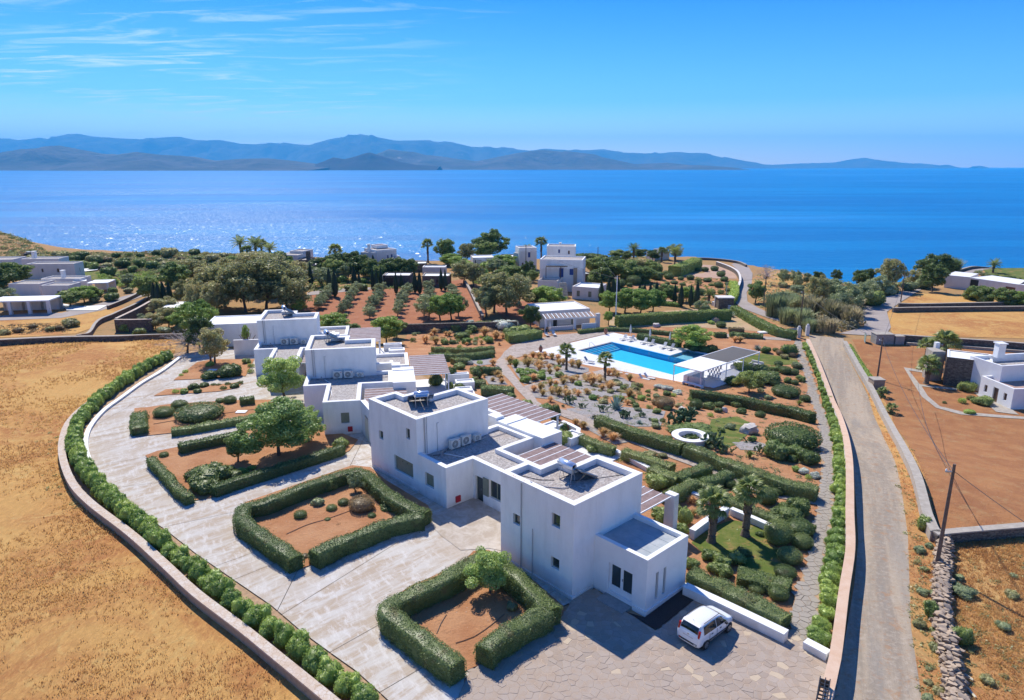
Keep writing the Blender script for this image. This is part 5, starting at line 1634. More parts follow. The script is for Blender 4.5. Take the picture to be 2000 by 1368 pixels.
part('porch_beam', MB().box(0, -.12, 2.05, L - .5, .05, 2.34), 'white_paint', pr)
part('porch_column', MB().box(L * .52, -.1, -.4, L * .52 + .5, .3, 2.047), 'white_paint', pr)
part('porch_column', MB().box(L - .8, -.15, -.4, L, .5, 2.9), 'whitewash', pr)
part('porch_column', MB().box(0, -.1, -.4, .35, .3, 2.047), 'white_paint', pr)
part('porch_wall', MB().box(.7, -.5, -.4, L * .5, -.2, .75), 'whitewash', pr)
part('porch_wall', MB().box(L * .66, -.45, -.4, L - .9, -.15, 1.05), 'white_paint', pr)
house('chapel', 'tiny white chapel near the two coast palms', 'chapel', [(1279, 509, 1307, 507, 5, 2.6, dict(par=.2)), (1286, 508, 1300, 507, 3, 1.0, dict(z0=2.6, par=.2))])
house('shed', 'white shed roof at the shore between hedges', 'shed', [(1166, 500, 1180, 499, 4, 1.6, dict(roof='white_paint', par=.1)), (1134, 522, 1166, 520, 6, 1.6, dict(roof='pink_tile'))])
house('shed', 'flat shade roof beside the large blue shuttered house', 'shed', [(1134, 550, 1160, 548, 5, 2.0, dict(roof='roof_membrane', wall='dark_wood'))])
house('shed', 'small flat white roofed shed left of the garage', 'shed', [(318, 628, 362, 626, 7, 2.8, dict(roof='white_paint', wall='dark_masonry', par=.15, drop=.03)), (400, 606, 412, 604, 4, 2.6, dict(roof='white_paint'))])
lw = house('long_house', 'long low white house with slab roof at right above the fields', 'house', [
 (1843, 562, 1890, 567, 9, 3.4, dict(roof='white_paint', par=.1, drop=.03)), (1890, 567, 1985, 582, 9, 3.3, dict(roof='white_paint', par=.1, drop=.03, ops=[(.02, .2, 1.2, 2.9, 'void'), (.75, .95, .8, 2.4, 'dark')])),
 (1985, 582, 2060, 590, 9, 3.3, dict(roof='white_paint', par=.1, drop=.03))])
# right hand house: stone wing and white wing
rh = house('house', 'white house with dark stone wing and wavy parapet at right edge', 'house', [
 (1841, 752, 1929, 764, 5, 4.3, dict(wall='dark_masonry', roof='white_paint', par=.3, drop=.1, cap='white_paint', ops=[(.63, .75, 2.0, 3.1, 'shutter')])),
 (1946, 779, 2060, 771, 5.4, 4.7, dict(roof='roof_gravel', par=.3, wall='white_paint', drop=1.0, chim=[(.35, .75, .5, 2.0)])),
 (1973, 801, 2070, 799, 6, 2.9, dict(roof='pink_tile', par=.3, wall='white_paint', drop=.5, ops3=[(.14, .24, .9, 1.9, 'dark'), (.42, .58, .05, 2.1, 'dark'), (.74, .84, .9, 1.9, 'dark')], ops=[(.25, .5, 1.0, 1.8, 'dark')]))])
A_ = G(1830, 745)
q = Vector((A_.x - rh.location.x, A_.y - rh.location.y, 0))
part('stone_buttress', MB().prism([(q.x - 1.3, q.y), (q.x + .6, q.y), (q.x + .4, q.y + 2.4), (q.x - .9, q.y + 2.4)], -.5, 4.6), 'wall_cap', rh)
part('chimney', MB().box(q.x + .9, q.y + 3.0, 3.9, q.x + 1.5, q.y + 3.6, 5.2), 'white_paint', rh)
sheet('plot_path', [(1765, 719), (1800, 724), (1802, 729), (1775, 725), (1796, 752), (1870, 760), (1868, 764), (1800, 756), (1812, 775), (1835, 795), (1880, 806), (1950, 812), (2060, 820), (2060, 824), (1950, 817), (1875, 811), (1828, 798), (1800, 776), (1782, 748)], 'wall_cap', 0.10, step=2)
sheet('plot_path', [(1902, 768), (1925, 768), (1975, 800), (1990, 812), (1945, 806)], 'wall_cap', 0.11, step=2)
# gate pillars on the right
for (u, v, w, hh, lb) in ((1710, 760, .8, 1.5, 'square stone pillar with pale cap on the roadside wall'), (1722, 671, 1.0, 1.8, 'dark stone gate pillar at the plot entrance'), (1752, 672, .8, 1.5, 'smaller stone gate pillar right of the plot entrance')):
 P = G(u, v)
 t = thing('stone_pillar', lb, 'pillar', P)
 w2 = w * (1.6 if u == 1722 else 1)
 part('shaft', MB().box(-w2, -w, -.5, w2, w, hh), 'field_stone' if u == 1710 else 'concrete_grey', t)
 part('cap', MB().box(-w2 - .06, -w - .06, hh + .002, w2 + .06, w + .06, hh + .12), 'wall_cap', t)
for (u, v, lb) in ((1576, 656, 'white gatepost at the top of the beige topped wall'), (1559, 660, 'white gatepost beside the dark hedge')):
 P = G(u, v); t = thing('gatepost', lb, 'gatepost', P)
 part('post', MB().box(-.3, -.3, -.3, .3, .3, 1.9), 'whitewash', t); part('finial', MB().lathe([(.2, 0), (.28, .15), (.2, .35), (0, .42)], 10, (0, 0, 1.9)), 'whitewash', t)
P = G(1690, 672); t = thing('garden_gate', 'grey green metal gate standing open at the plot entrance', 'gate', P, R(70))
m = MB()
for k in range(9): m.box(k * .25, -.02, .1, k * .25 + .05, .02, 1.7)
part('gate_bars', m, 'mesh_green', t); part('gate_panel', MB().box(0, .025, .1, 2.1, .035, 1.65), 'mesh_green', t); part('gate_frame', MB().box(0, -.03, .02, 2.1, .024, .098).box(0, -.03, 1.703, 2.1, .024, 1.78), 'grey_metal', t)
P = G(1415, 603); t = thing('stone_gatehouse', 'small rounded stone block with white edge behind the hedge', 'gatehouse', P)
part('block_body', MB().box(-1.7, -1, -.5, 1.7, 1.5, 2.5), 'dark_masonry', t); part('block_rim', MB().box(-1.9, 1.503, -.5, 1.9, 1.8, 2.7).box(-1.9, -1, 2.503, 1.9, 1.5, 2.7), 'whitewash', t)
# ================================================================== VEGETATION KIT
def blob_leaves(lobes, n, size, jitter=0.7, aspect=0.55, zmin=None):
 """leaves spread over and inside a set of ellipsoid lobes (cx,cy,cz,rx,ry,rz)"""
 L = np.array(lobes, float)
 wgt = (L[:, 3] * L[:, 4] * L[:, 5]) ** (2 / 3.0); wgt /= wgt.sum()
 idx = rng.choice(len(L), n, p=wgt)
 D = rng.normal(0, 1, (n, 3)); D /= np.linalg.norm(D, axis=1)[:, None]
 r = 1 - np.abs(rng.normal(0, 0.13, n))
 P = L[idx, :3] + D * L[idx, 3:6] * r[:, None]
 if zmin is not None:
  k = P[:, 2] > zmin
  P, D = P[k], D[k]
 return leaves(P, D, size, aspect, jitter)
def core(lobes, f=0.72, n=3):
 out = []
 for i, l in enumerate(lobes):
  V, F = cube_sphere(n, 0.5, i * 3.1)
  out.append((V * np.array(l[3:6]) * f + np.array(l[:3]), F))
 return out
def shrub_mesh(name, mat, nl, n, size, flat=0.85, seed=0, spread=0.45, aspect=0.55, jitter=0.75, cf=0.78):
 """unit shrub: radius 1, height ~1.5*flat, base at z=0"""
 r = random.Random(seed); lobes = [(0, 0, .62 * flat, .78, .78, .66 * flat)]
 for k in range(nl):
  a = 2 * math.pi * k / nl + r.uniform(-.4, .4); q = r.uniform(.3, .62) * (spread / .45)
  s = r.uniform(.34, .5)
  lobes.append((q * math.cos(a), q * math.sin(a), r.uniform(.35, .95) * flat, s, s, s * .9 * flat + .05))
 V, F = join_np([blob_leaves(lobes, n, size, jitter, aspect, 0.0)] + core(lobes, cf))
 V[:, 2] = np.maximum(V[:, 2], -0.05)
 return np_mesh(name, V, F, mat)
def clipped_mesh(name, mat, n, size, seed=0, boxy=0.0, h=1.1):
 """tightly clipped rounded bush, radius 1, height h"""
 V, F = cube_sphere(7, 0.07, seed * 5.3)
 p = 2 + boxy * 4
 def shape(D):
  k = (np.abs(D[:, 0]) ** p + np.abs(D[:, 1]) ** p + np.abs(D[:, 2]) ** p) ** (-1.0 / p)
  Q = D * k[:, None]
  return np.stack([Q[:, 0], Q[:, 1], (Q[:, 2] * .5 + .5) * h], 1)
 D = rng.normal(0, 1, (n, 3)); D /= np.linalg.norm(D, axis=1)[:, None]
 D = D[D[:, 2] > -.75]
 wob = 1 + .05 * np.array([noise.noise(Vector(d) * 3 + Vector((seed, 0, 0))) for d in D])
 P = shape(D) * wob[:, None] * rng.normal(1.0, .03, len(D))[:, None]
 V2 = shape(V / np.linalg.norm(V, axis=1)[:, None]) * .88
 V2[:, 2] -= 0.02
 A = leaves(P, D, size * 1.5, .6, .9)
 VV, FF = join_np([A, (V2, F)])
 return np_mesh(name, VV, FF, mat)
def crown_mesh(name, mat, seed, lobes_n, n, size, rx=1.0, rz=.75, gap=.45, aspect=.5, cf=.5, droop=0.0):
 """tree crown centred on origin with unit radius, clumps with gaps"""
 r = random.Random(seed); lobes = [(0, 0, -.05, .58, .58, .55), (.1, 0, -.4, .5, .5, .4)]; rx = rz = 1.0
 for k in range(int(lobes_n * 1.9)):
  a = r.uniform(0, 2 * math.pi); e = r.uniform(-.75, 1.3); q = r.uniform(.5, .90)
  s = r.uniform(.12, .30)
  lobes.append((q * math.cos(a) * math.cos(e) * rx, q * math.sin(a) * math.cos(e) * rx, q * math.sin(e) * rz, s * rx, s * rx, s * .85))
 V, F = join_np([blob_leaves(lobes, n, size * 1.15, .8, aspect)] + core(lobes, cf, 2))
 if droop:
  V[:, 2] -= droop * (V[:, 0] ** 2 + V[:, 1] ** 2)
 return np_mesh(name, V, F, mat)
def trunk_mesh(name, seed, branches=5, mat='bark', lean=.15, top=.55, fork=.45):
 """unit tree frame: height 1 to crown centre, limbs spreading into the crown"""
 r = random.Random(seed); m = MB()
 lx, ly = r.uniform(-lean, lean), r.uniform(-lean, lean)
 fz = fork
 m.tube([(0, 0, -.08), (lx * .15, ly * .15, fz * .4), (lx * .5, ly * .5, fz), (lx, ly, 1)], [.075, .055, .045, .018], 7)
 for k in range(branches):
  a = 2 * math.pi * k / branches + r.uniform(-.4, .4); q = r.uniform(.25, .5); t = r.uniform(.0, .35)
  z0 = fz + (1 - fz) * t
  b = (lx * (.5 + t * .5), ly * (.5 + t * .5), z0)
  m.tube([b, (b[0] + q * .5 * math.cos(a), b[1] + q * .5 * math.sin(a), z0 + .14), (b[0] + q * math.cos(a), b[1] + q * math.sin(a), z0 + .42)], [.032, .022, .009], 5)
 return m.mesh(name, mat, True)
PROTO = {}
def proto(k, f):
 if k not in PROTO: PROTO[k] = f()
 return PROTO[k]
CROWNS = {
 'feathery': [crown_mesh('crown', 'leaf_tree', 3, 22, 15000, .075, rz=.8, aspect=.42, cf=.45), crown_mesh('crown', 'leaf_tree', 5, 20, 13000, .075, rz=.85, aspect=.42, cf=.45)],
 'round': [crown_mesh('crown', 'leaf_mid', 11, 18, 6500, .10, rz=.85, cf=.6), crown_mesh('crown', 'leaf_mid', 12, 16, 6500, .10, rz=.8, cf=.6), crown_mesh('crown', 'leaf_mid', 14, 20, 6500, .10, rz=.9, cf=.55)],
 'dusty': [crown_mesh('crown', 'leaf_dusty', 21, 20, 5500, .095, rz=.9, cf=.45), crown_mesh('crown', 'leaf_dusty', 23, 18, 5500, .095, rz=.85, cf=.45)],
 'olive': [crown_mesh('crown', 'leaf_olive', 31, 14, 4200, .10, rz=.8, cf=.5, aspect=.4), crown_mesh('crown', 'leaf_olive', 33, 12, 4200, .10, rz=.8, cf=.5, aspect=.4)],
 'pine': [crown_mesh('crown', 'leaf_dark', 41, 16, 5000, .10, rz=.6, cf=.6), crown_mesh('crown', 'leaf_dark', 43, 14, 5000, .10, rz=.7, cf=.6)],
 'silver': [crown_mesh('crown', 'leaf_silver', 51, 16, 4500, .10, rz=.6, cf=.5)],
 'bright': [crown_mesh('crown', 'leaf_bright', 61, 20, 9000, .085, rz=.7, cf=.55), crown_mesh('crown', 'leaf_bright', 63, 18, 8000, .085, rz=.75, cf=.55)],
}
TRUNKS = [trunk_mesh('trunk', s, 6) for s in (1, 2, 3)]
def bare_crown(seed):
 r = random.Random(seed); m = MB()
 for k in range(70):
  a = r.uniform(0, 6.28); e = r.uniform(-.3, 1.4); p = Vector((0, 0, -.3))
  d = Vector((math.cos(a) * math.cos(e), math.sin(a) * math.cos(e), math.sin(e))); pts = [p]
  for s in range(4):
   d = (d + Vector((r.uniform(-.4, .4), r.uniform(-.4, .4), r.uniform(-.3, .4)))).normalized(); p = p + d * .28; pts.append(p)
   if s > 0:
    for q in range(3):
     dd = (d + Vector((r.uniform(-1, 1), r.uniform(-1, 1), r.uniform(-.6, .8)))).normalized()
     m.tube([p, p + dd * .18], [.007, .003], 3, False)
  m.tube(pts, [.02, .014, .009, .006, .004], 3, False)
 return m.mesh('bare_branches', 'bare_twig')
CROWNS['bare'] = [bare_crown(4)]
PENDING = []    # (object, phrase, u, v): given a label once everything stands
def describe(o, phrase, cat, u, v, group):
 o['category'] = cat; o['group'] = group
 PENDING.append((o, phrase, u, v))
_tc = [0]
def tree(u, v, w, h, kind, phrase=None, group=None, crown_c=None, trunk=True, flat=1.0, label=None, lean=None):
 """u,v: foot of the tree in the photograph's pixels; w: crown width px; h: full height in metres"""
 P = G(u, v); r = w * .5 * m_per_px(P)
 _tc[0] += 1
 t = link('tree', None, None, P)
 t.rotation_euler = (0, 0, rnd.uniform(0, 6.28) if lean is None else lean)
 cr = CROWNS[kind][_tc[0] % len(CROWNS[kind])]
 r *= 1.06; rzc = max(.6, min(r * 1.05 * flat, h * .46))
 zc_ = h - rzc * .95
 if trunk:
  k = link('trunk', TRUNKS[_tc[0] % 3], t); k.scale = (max(zc_ * .9, r * .8), max(zc_ * .9, r * .8), zc_)
 c = link('crown', cr, t, (0, 0, zc_)); c.scale = (r, r, rzc)
 names = {'feathery': 'leafy light green tree', 'round': 'round green tree', 'dusty': 'loose olive brown tree', 'olive': 'grey green olive tree', 'pine': 'dark spreading tree',
    'silver': 'silvery grey tree', 'bright': 'bright green spreading tree', 'bare': 'leafless grey tree'}
 if label:
  tag(t, label, 'tree', group or 'garden trees')
 else:
  describe(t, phrase or names[kind], 'tree', u, v, group or 'trees on the estate')
 return t
# cypresses
def cypress_mesh(seed):
 V, F = cube_sphere(6, .25, seed)
 rr = lambda z: np.clip(np.sin(np.clip(z, 0, 1) ** .6 * math.pi * .97 + .05), .05, 1)
 def shape(D):
  z = D[:, 2] * .5 + .5
  q = np.hypot(D[:, 0], D[:, 1]) + 1e-6
  k = rr(z)
  return np.stack([D[:, 0] / q * k, D[:, 1] / q * k, z], 1)
 n = 2600
 D = rng.normal(0, 1, (n, 3)); D[:, 2] *= 1.2; D /= np.linalg.norm(D, axis=1)[:, None]
 D[:, 2] = rng.uniform(-1, 1, n)
 wob = np.array([1 + .16 * noise.noise(Vector((d[0] * 2, d[1] * 2, d[2] * 6 + seed))) for d in D])
 P = shape(D); P[:, :2] *= wob[:, None]
 N = np.stack([D[:, 0], D[:, 1], np.full(n, .9)], 1)
 A = leaves(P, N, .16, .5, .4)
 A[0][:, 2] = A[0][:, 2]
 Q = shape(V / np.linalg.norm(V, axis=1)[:, None]); Q[:, :2] *= .85; Q[:, 2] = Q[:, 2] * .95
 # leaf z extent is squashed because the mesh is scaled tall
 base = np.repeat(P[:, 2], 4)
 A[0][:, 2] = base + (A[0][:, 2] - base) * .22
 return np_mesh('foliage', *join_np([A, (Q, F)]), 'leaf_cypress')
CYP = [cypress_mesh(1.0), cypress_mesh(7.0)]
CTR = MB().tube([(0, 0, -.3), (0, 0, .9)], [.13, .1], 6).mesh('trunk', 'bark')
def cypress(u, v, w, hpx):
 P = G(u, v); s = m_per_px(P); r = w * .5 * s; h = hpx * s / .97
 t = link('cypress', None, None, P); t.rotation_euler = (0, 0, rnd.uniform(0, 6))
 link('trunk', CTR, t); c = link('foliage', CYP[int(u) % 2], t, (0, 0, .15)); c.scale = (r, r, h)
 describe(t, 'slim dark cypress' if w / hpx < .3 else 'broad dark cypress', 'cypress', u, v, 'cypresses')
# palms: fan fronds, each its own piece
def frond_mesh(seed, fan=True):
 r = random.Random(seed); m = MB()
 pts = [Vector((0, 0, 0)), Vector((.25, 0, .12)), Vector((.5, 0, .17)), Vector((.62, 0, .16))]
 m.tube(pts, [.018, .014, .01, .008], 4, False)
 c = Vector((.56, 0, .16)); n = 22
 for k in range(n):
  a = R(-118 + 236 * k / (n - 1)); L = .46 * (1 - .25 * abs(a) / 2.1) * r.uniform(.9, 1.08)
  d = Vector((math.cos(a), math.sin(a), 0)); s = Vector((-d.y, d.x, 0)) * .034
  mid = c + d * L * .6 + Vector((0, 0, -.02)); tip = c + d * L + Vector((0, 0, -.13 - r.uniform(0, .1)))
  m.v += [tuple(c), tuple(mid - s), tuple(tip), tuple(mid + s)]; q = len(m.v)
  m.f.append((q - 4, q - 3, q - 2, q - 1))
 return m.mesh('frond', 'palm_leaf')
def feather_mesh(seed):
 r = random.Random(seed); m = MB(); pts = []
 for k in range(7):
  t = k / 6; pts.append(Vector((t * .95, 0, .32 * t - .5 * t * t)))
 m.tube(pts, [.016, .014, .012, .01, .008, .006, .003], 4, False)
 for k in range(26):
  t = .12 + .88 * k / 25; p = Vector((t * .95, 0, .32 * t - .5 * t * t)); L = .24 * math.sin(math.pi * min(1, t * .85 + .12)) + .05
  for sg in (-1, 1):
   d = Vector((.55, sg * .9, -.18)).normalized(); s = Vector((d.y, -d.x, 0)).normalized() * .012
   m.v += [tuple(p), tuple(p + d * L * .5 - s), tuple(p + d * L + Vector((0, 0, -.04))), tuple(p + d * L * .5 + s)]; q = len(m.v)
   m.f.append((q - 4, q - 3, q - 2, q - 1))
 return m.mesh('frond', 'palm_leaf')
FR = [frond_mesh(1), frond_mesh(2), feather_mesh(3), feather_mesh(4)]
def palm_trunk(seed, thick):
 r = random.Random(seed); m = MB(); pts, rad = [], []
 for k in range(25):
  t = k / 24
  pts.append((.03 * math.sin(t * 3 + seed), .02 * math.sin(t * 2), t - .02)); rad.append(thick * (1.15 - .35 * t + (.14 if k % 2 else 0) + (.5 * (1 - t * 8) if t < .12 else 0)))
 m.tube(pts, rad, 10)
 for k in range(60):
  a = r.uniform(0, 6.28); t = r.uniform(.5, 1); d = Vector((math.cos(a), math.sin(a), .0)); b = Vector((0, 0, t)) + d * thick * .8
  m.tube([b, b + d * thick * .55 + Vector((0, 0, .03))], [thick * .22, thick * .1], 4, True)
 return m
def palm(u, v, w, h, n=24, feather=False, single=True, thick=.2, label=None, skirt=0):
 P = G(u, v); r = w * .6 * m_per_px(P)
 t = link('palm_tree', None, None, P)
 m = palm_trunk(int(u), thick); m.v = [(x, y, z * h) for x, y, z in m.v]
 part('trunk', m, 'palm_bark', t, True)
 rr = random.Random(int(u)); merged = None
 parts_ = []
 for k in range(n + skirt):
  a = k * 2.399; e = R(68) * (1 - (k + .5) / n) ** .8 - R(28) * ((k + .5) / n) ** 1.2 if k < n else R(-62)
  s = r * rr.uniform(.92, 1.1) * (1 if k < n else .7)
  M_ = Matrix.Translation((0, 0, h)) @ Matrix.Rotation(a, 4, 'Z') @ Matrix.Rotation(-e, 4, 'Y') @ Matrix.Rotation(rr.uniform(-.5, .5), 4, 'X') @ Matrix.Scale(s, 4)
  me = FR[(2 if feather else 0) + k % 2]
  if single:
   o = link('frond', me, t); o.matrix_local = M_
  else:
   parts_.append((M_, me))
 if parts_:
  mb = MB()
  for M_, me in parts_:
   q = len(mb.v); mb.v += [tuple(M_ @ x.co) for x in me.vertices]; mb.f += [tuple(q + i for i in p.vertices) for p in me.polygons]
  part('fronds', mb, 'palm_leaf', t, kind='stuff')
 if label: tag(t, label, 'palm tree', 'palm trees')
 else: describe(t, 'feathery palm tree' if feather else 'fan palm tree', 'palm tree', u, v, 'palm trees')
 return t
# golden fountain grass tuft
def tuft_mesh(name, mat, n, seed, h=1.0, spread=.8, wid=.02, base=.14):
 r = np.random.default_rng(seed); a = r.uniform(0, 6.283, n); lean = np.abs(r.normal(0, .42, n)) * spread; L = r.uniform(.6, 1.1, n) * h
 d = np.stack([np.cos(a), np.sin(a), np.zeros(n)], 1); b0 = d * r.uniform(0, base, n)[:, None]
 up = np.array([0, 0, 1.0])
 mid = b0 + d * (lean * L * .35)[:, None] + up * (L * .62)[:, None]; tip = b0 + d * (lean * L * 1.0)[:, None] + up * (L * (1 - .35 * lean))[:, None]
 s = np.stack([-np.sin(a), np.cos(a), np.zeros(n)], 1) * wid
 V = np.stack([b0 - s * .6, b0 + s * .6, mid + s, mid - s, tip + s * .5, tip - s * .5], 1).reshape(-1, 3)
 q = np.arange(n)[:, None] * 6
 F = np.concatenate([q + np.array([[0, 1, 2, 3]]), q + np.array([[3, 2, 4, 5]])])
 return np_mesh(name, V, F, mat)
def agave_mesh(n=34, seed=1):
 r = random.Random(seed); m = MB()
 for k in range(n):
  a = k * 2.399; e = R(80 - 62 * (k / n) ** .8); L = r.uniform(.85, 1.1); w = .075
  d = Vector((math.cos(a) * math.cos(e), math.sin(a) * math.cos(e), math.sin(e))); s = Vector((-math.sin(a), math.cos(a), 0)); nn = d.cross(s)
  pr = [(0, .05), (.3, .085), (.7, .06), (1, .004)]; prev = None
  for t, w in pr:
   c = d * (L * t) + Vector((0, 0, -.12 * t * t)); ring = [c - s * w, c + nn * w * .35, c + s * w, c + nn * w * -.5]
   i0 = len(m.v); m.v += [tuple(x) for x in ring]
   if prev is not None:
    for j in range(4): m.f.append((prev + j, prev + (j + 1) % 4, i0 + (j + 1) % 4, i0 + j))
   prev = i0
 return m.mesh('agave', 'agave_leaf')
def cactus_mesh(n=90, seed=2):
 r = random.Random(seed); Vp, Fp = cube_sphere(3); parts_ = []; nodes = []
 for k in range(9):
  nodes.append((Vector((r.uniform(-.5, .5), r.uniform(-.4, .4), .1)), Vector((r.uniform(-.3, .3), r.uniform(-.3, .3), 1)).normalized(), 0))
 i = 0
 while len(parts_) < n and i < len(nodes):
  p, d, g_ = nodes[i]; i += 1
  L = .13 * r.uniform(.8, 1.15); nrm = Vector((r.uniform(-1, 1), r.uniform(-1, 1), r.uniform(-.2, .2))); s = d.cross(nrm).normalized(); f = d.cross(s).normalized()
  c = p + d * L
  M_ = np.array([list(s * L * .68), list(f * L * .17), list(d * L)])
  parts_.append((Vp @ M_ + np.array(c), Fp))
  if g_ < 5:
   for q in range(r.choice((1, 2, 2, 3))):
    dd = (d + Vector((r.uniform(-1, 1), r.uniform(-1, 1), r.uniform(-.3, .7))) * .85).normalized()
    nodes.append((p + d * L * 1.85, dd, g_ + 1))
 return np_mesh('prickly_pear', *join_np(parts_), 'cactus_pad', True)
SHR = {}
def S(kind):
 if kind in SHR: return SHR[kind]
 f = {
  'oleander': lambda: [shrub_mesh('oleander_bush', 'leaf_bright', 9, 2600, .13, 1.0, s, aspect=.38) for s in (1, 2, 3)],
  'shrub': lambda: [shrub_mesh('shrub', 'leaf_mid', 8, 2000, .12, .8, s) for s in (4, 5)],
  'dark': lambda: [shrub_mesh('shrub', 'leaf_dark', 8, 2000, .12, .75, s) for s in (6, 7)],
  'bright': lambda: [shrub_mesh('shrub', 'leaf_bright', 8, 2000, .12, .8, s) for s in (8, 9)],
  'olive': lambda: [shrub_mesh('shrub', 'leaf_olive', 8, 1700, .12, .8, s) for s in (10, 11)],
  'dusty': lambda: [shrub_mesh('shrub', 'leaf_dusty', 8, 1700, .12, .75, s) for s in (12, 13)],
  'silver': lambda: [shrub_mesh('shrub', 'leaf_silver', 8, 1700, .13, .7, s) for s in (14,)],
  'brown': lambda: [shrub_mesh('shrub', 'leaf_brown', 7, 1700, .10, .7, s) for s in (15,)],
  'purple': lambda: [shrub_mesh('shrub', 'leaf_purple', 6, 1200, .12, .9, s) for s in (16,)],
  'ball': lambda: [clipped_mesh('clipped_bush', 'leaf_hedge', 4600, .055, s, .1, 1.25) for s in (17, 18)],
  'cube': lambda: [clipped_mesh('clipped_bush', 'leaf_hedge_light', 4600, .055, s, .12, 1.25) for s in (19,)],
  'cushion': lambda: [clipped_mesh('clipped_bush', 'leaf_hedge', 4600, .05, s, .0, .85) for s in (20,)],
  'darkball': lambda: [clipped_mesh('clipped_bush', 'leaf_dark', 4600, .055, s, .1, 1.2) for s in (21,)],
  'brownball': lambda: [clipped_mesh('clipped_bush', 'leaf_brown', 4600, .05, s, .1, 1.3) for s in (22,)],
  'grass': lambda: [tuft_mesh('fountain_grass', 'golden_grass', 520, s, 1.5, 1.0, .04) for s in (1, 2, 3)],
  'greengrass': lambda: [tuft_mesh('fountain_grass', 'green_blade', 420, s, 1.3, 1.0, .04) for s in (4, 5)],
  'agave': lambda: [agave_mesh()], 'cactus': lambda: [cactus_mesh(110, 2), cactus_mesh(80, 5)],
  'flowers': lambda: [shrub_mesh('flowering_bush', 'leaf_mid', 6, 1400, .13, .8, 25)],
  'reeds': lambda: [tuft_mesh('reed_clump', 'leaf_olive', 800, s, 1.8, .6, .035, .8) for s in (7, 8)],
  'tan_reeds': lambda: [tuft_mesh('reed_clump', 'golden_reed', 800, s, 1.8, .6, .035, .8) for s in (9,)],
 }[kind]
 SHR[kind] = f()
 return SHR[kind]
PHR = {'oleander': ('oleander_bush', 'glossy bright green bush', 'bush'), 'shrub': ('shrub', 'mid green shrub', 'shrub'), 'dark': ('shrub', 'dark green shrub', 'shrub'), 'bright': ('shrub', 'bright green shrub', 'shrub'),
  'olive': ('shrub', 'grey green shrub', 'shrub'), 'dusty': ('shrub', 'dry olive brown shrub', 'shrub'), 'silver': ('shrub', 'silvery pale shrub', 'shrub'), 'brown': ('shrub', 'brownish shrub', 'shrub'),
  'purple': ('shrub', 'dark purple shrub', 'shrub'), 'ball': ('clipped_bush', 'round clipped green bush', 'bush'), 'cube': ('clipped_bush', 'blocky clipped light green bush', 'bush'), 'cushion': ('clipped_bush', 'low clipped cushion bush', 'bush'),
  'darkball': ('clipped_bush', 'round clipped dark bush', 'bush'), 'brownball': ('clipped_bush', 'round clipped brownish bush', 'bush'), 'grass': ('fountain_grass', 'golden fountain grass tuft', 'grass tuft'),
  'greengrass': ('fountain_grass', 'green grass tuft', 'grass tuft'), 'agave': ('agave', 'blue green agave with spiky leaves', 'agave'), 'cactus': ('prickly_pear', 'prickly pear cactus', 'cactus'),
  'flowers': ('flowering_bush', 'green bush with pink flowers', 'bush'), 'reeds': ('reed_clump', 'tall grey green reed clump', 'reeds'), 'tan_reeds': ('reed_clump', 'tall tan reed clump', 'reeds')}
_sc = [0]
def shrub(u, v, w, kind, h=None, group=None, off=None):
 """u,v: middle of the shrub in photo pixels, w: width px, h: height in metres"""
 _sc[0] += 1
 P = G(u, v + w * .22); s = m_per_px(P); r = w * .5 * s
 ms = S(kind); me = ms[_sc[0] % len(ms)]
 unit = {'ball': 1.25, 'cube': 1.3, 'cushion': .85, 'darkball': 1.2, 'brownball': 1.3, 'grass': 1.5, 'greengrass': 1.3, 'agave': 1.0, 'cactus': .95, 'reeds': 1.8, 'tan_reeds': 1.8}.get(kind, 1.2)
 r *= 1.45 if 'grass' in kind else (.93 if kind in ('ball', 'cube', 'cushion', 'darkball') else 1.22)
 if h is None: h = r * unit
 nm, ph_, ct = PHR[kind]
 o = link(nm, me, None, P, rnd.uniform(0, 6.28)); o.scale = (r, r, h / unit)
 if kind in ('cube',): o.rotation_euler = (0, 0, R(20) + rnd.uniform(-.1, .1))
 if kind == 'flowers':
  n = 60; D = rng.normal(0, 1, (n, 3)); D[:, 2] = np.abs(D[:, 2]); D /= np.linalg.norm(D, axis=1)[:, None]
  P2 = D * np.array([.95, .95, .95]) + np.array([0, 0, .25])
  me2 = proto('fl', lambda: np_mesh('flowers', *leaves(P2, D, .12, .9, .5), 'flower_pink'))
  link('flowers', me2, o)['kind'] = 'stuff'
 describe(o, ph_, ct, u, v, group or {'bush': 'bushes in the gardens', 'shrub': 'shrubs in the gardens', 'grass tuft': 'ornamental grasses by the walks', 'agave': 'agaves', 'cactus': 'prickly pears', 'reeds': 'reed clumps'}[ct])
 return o
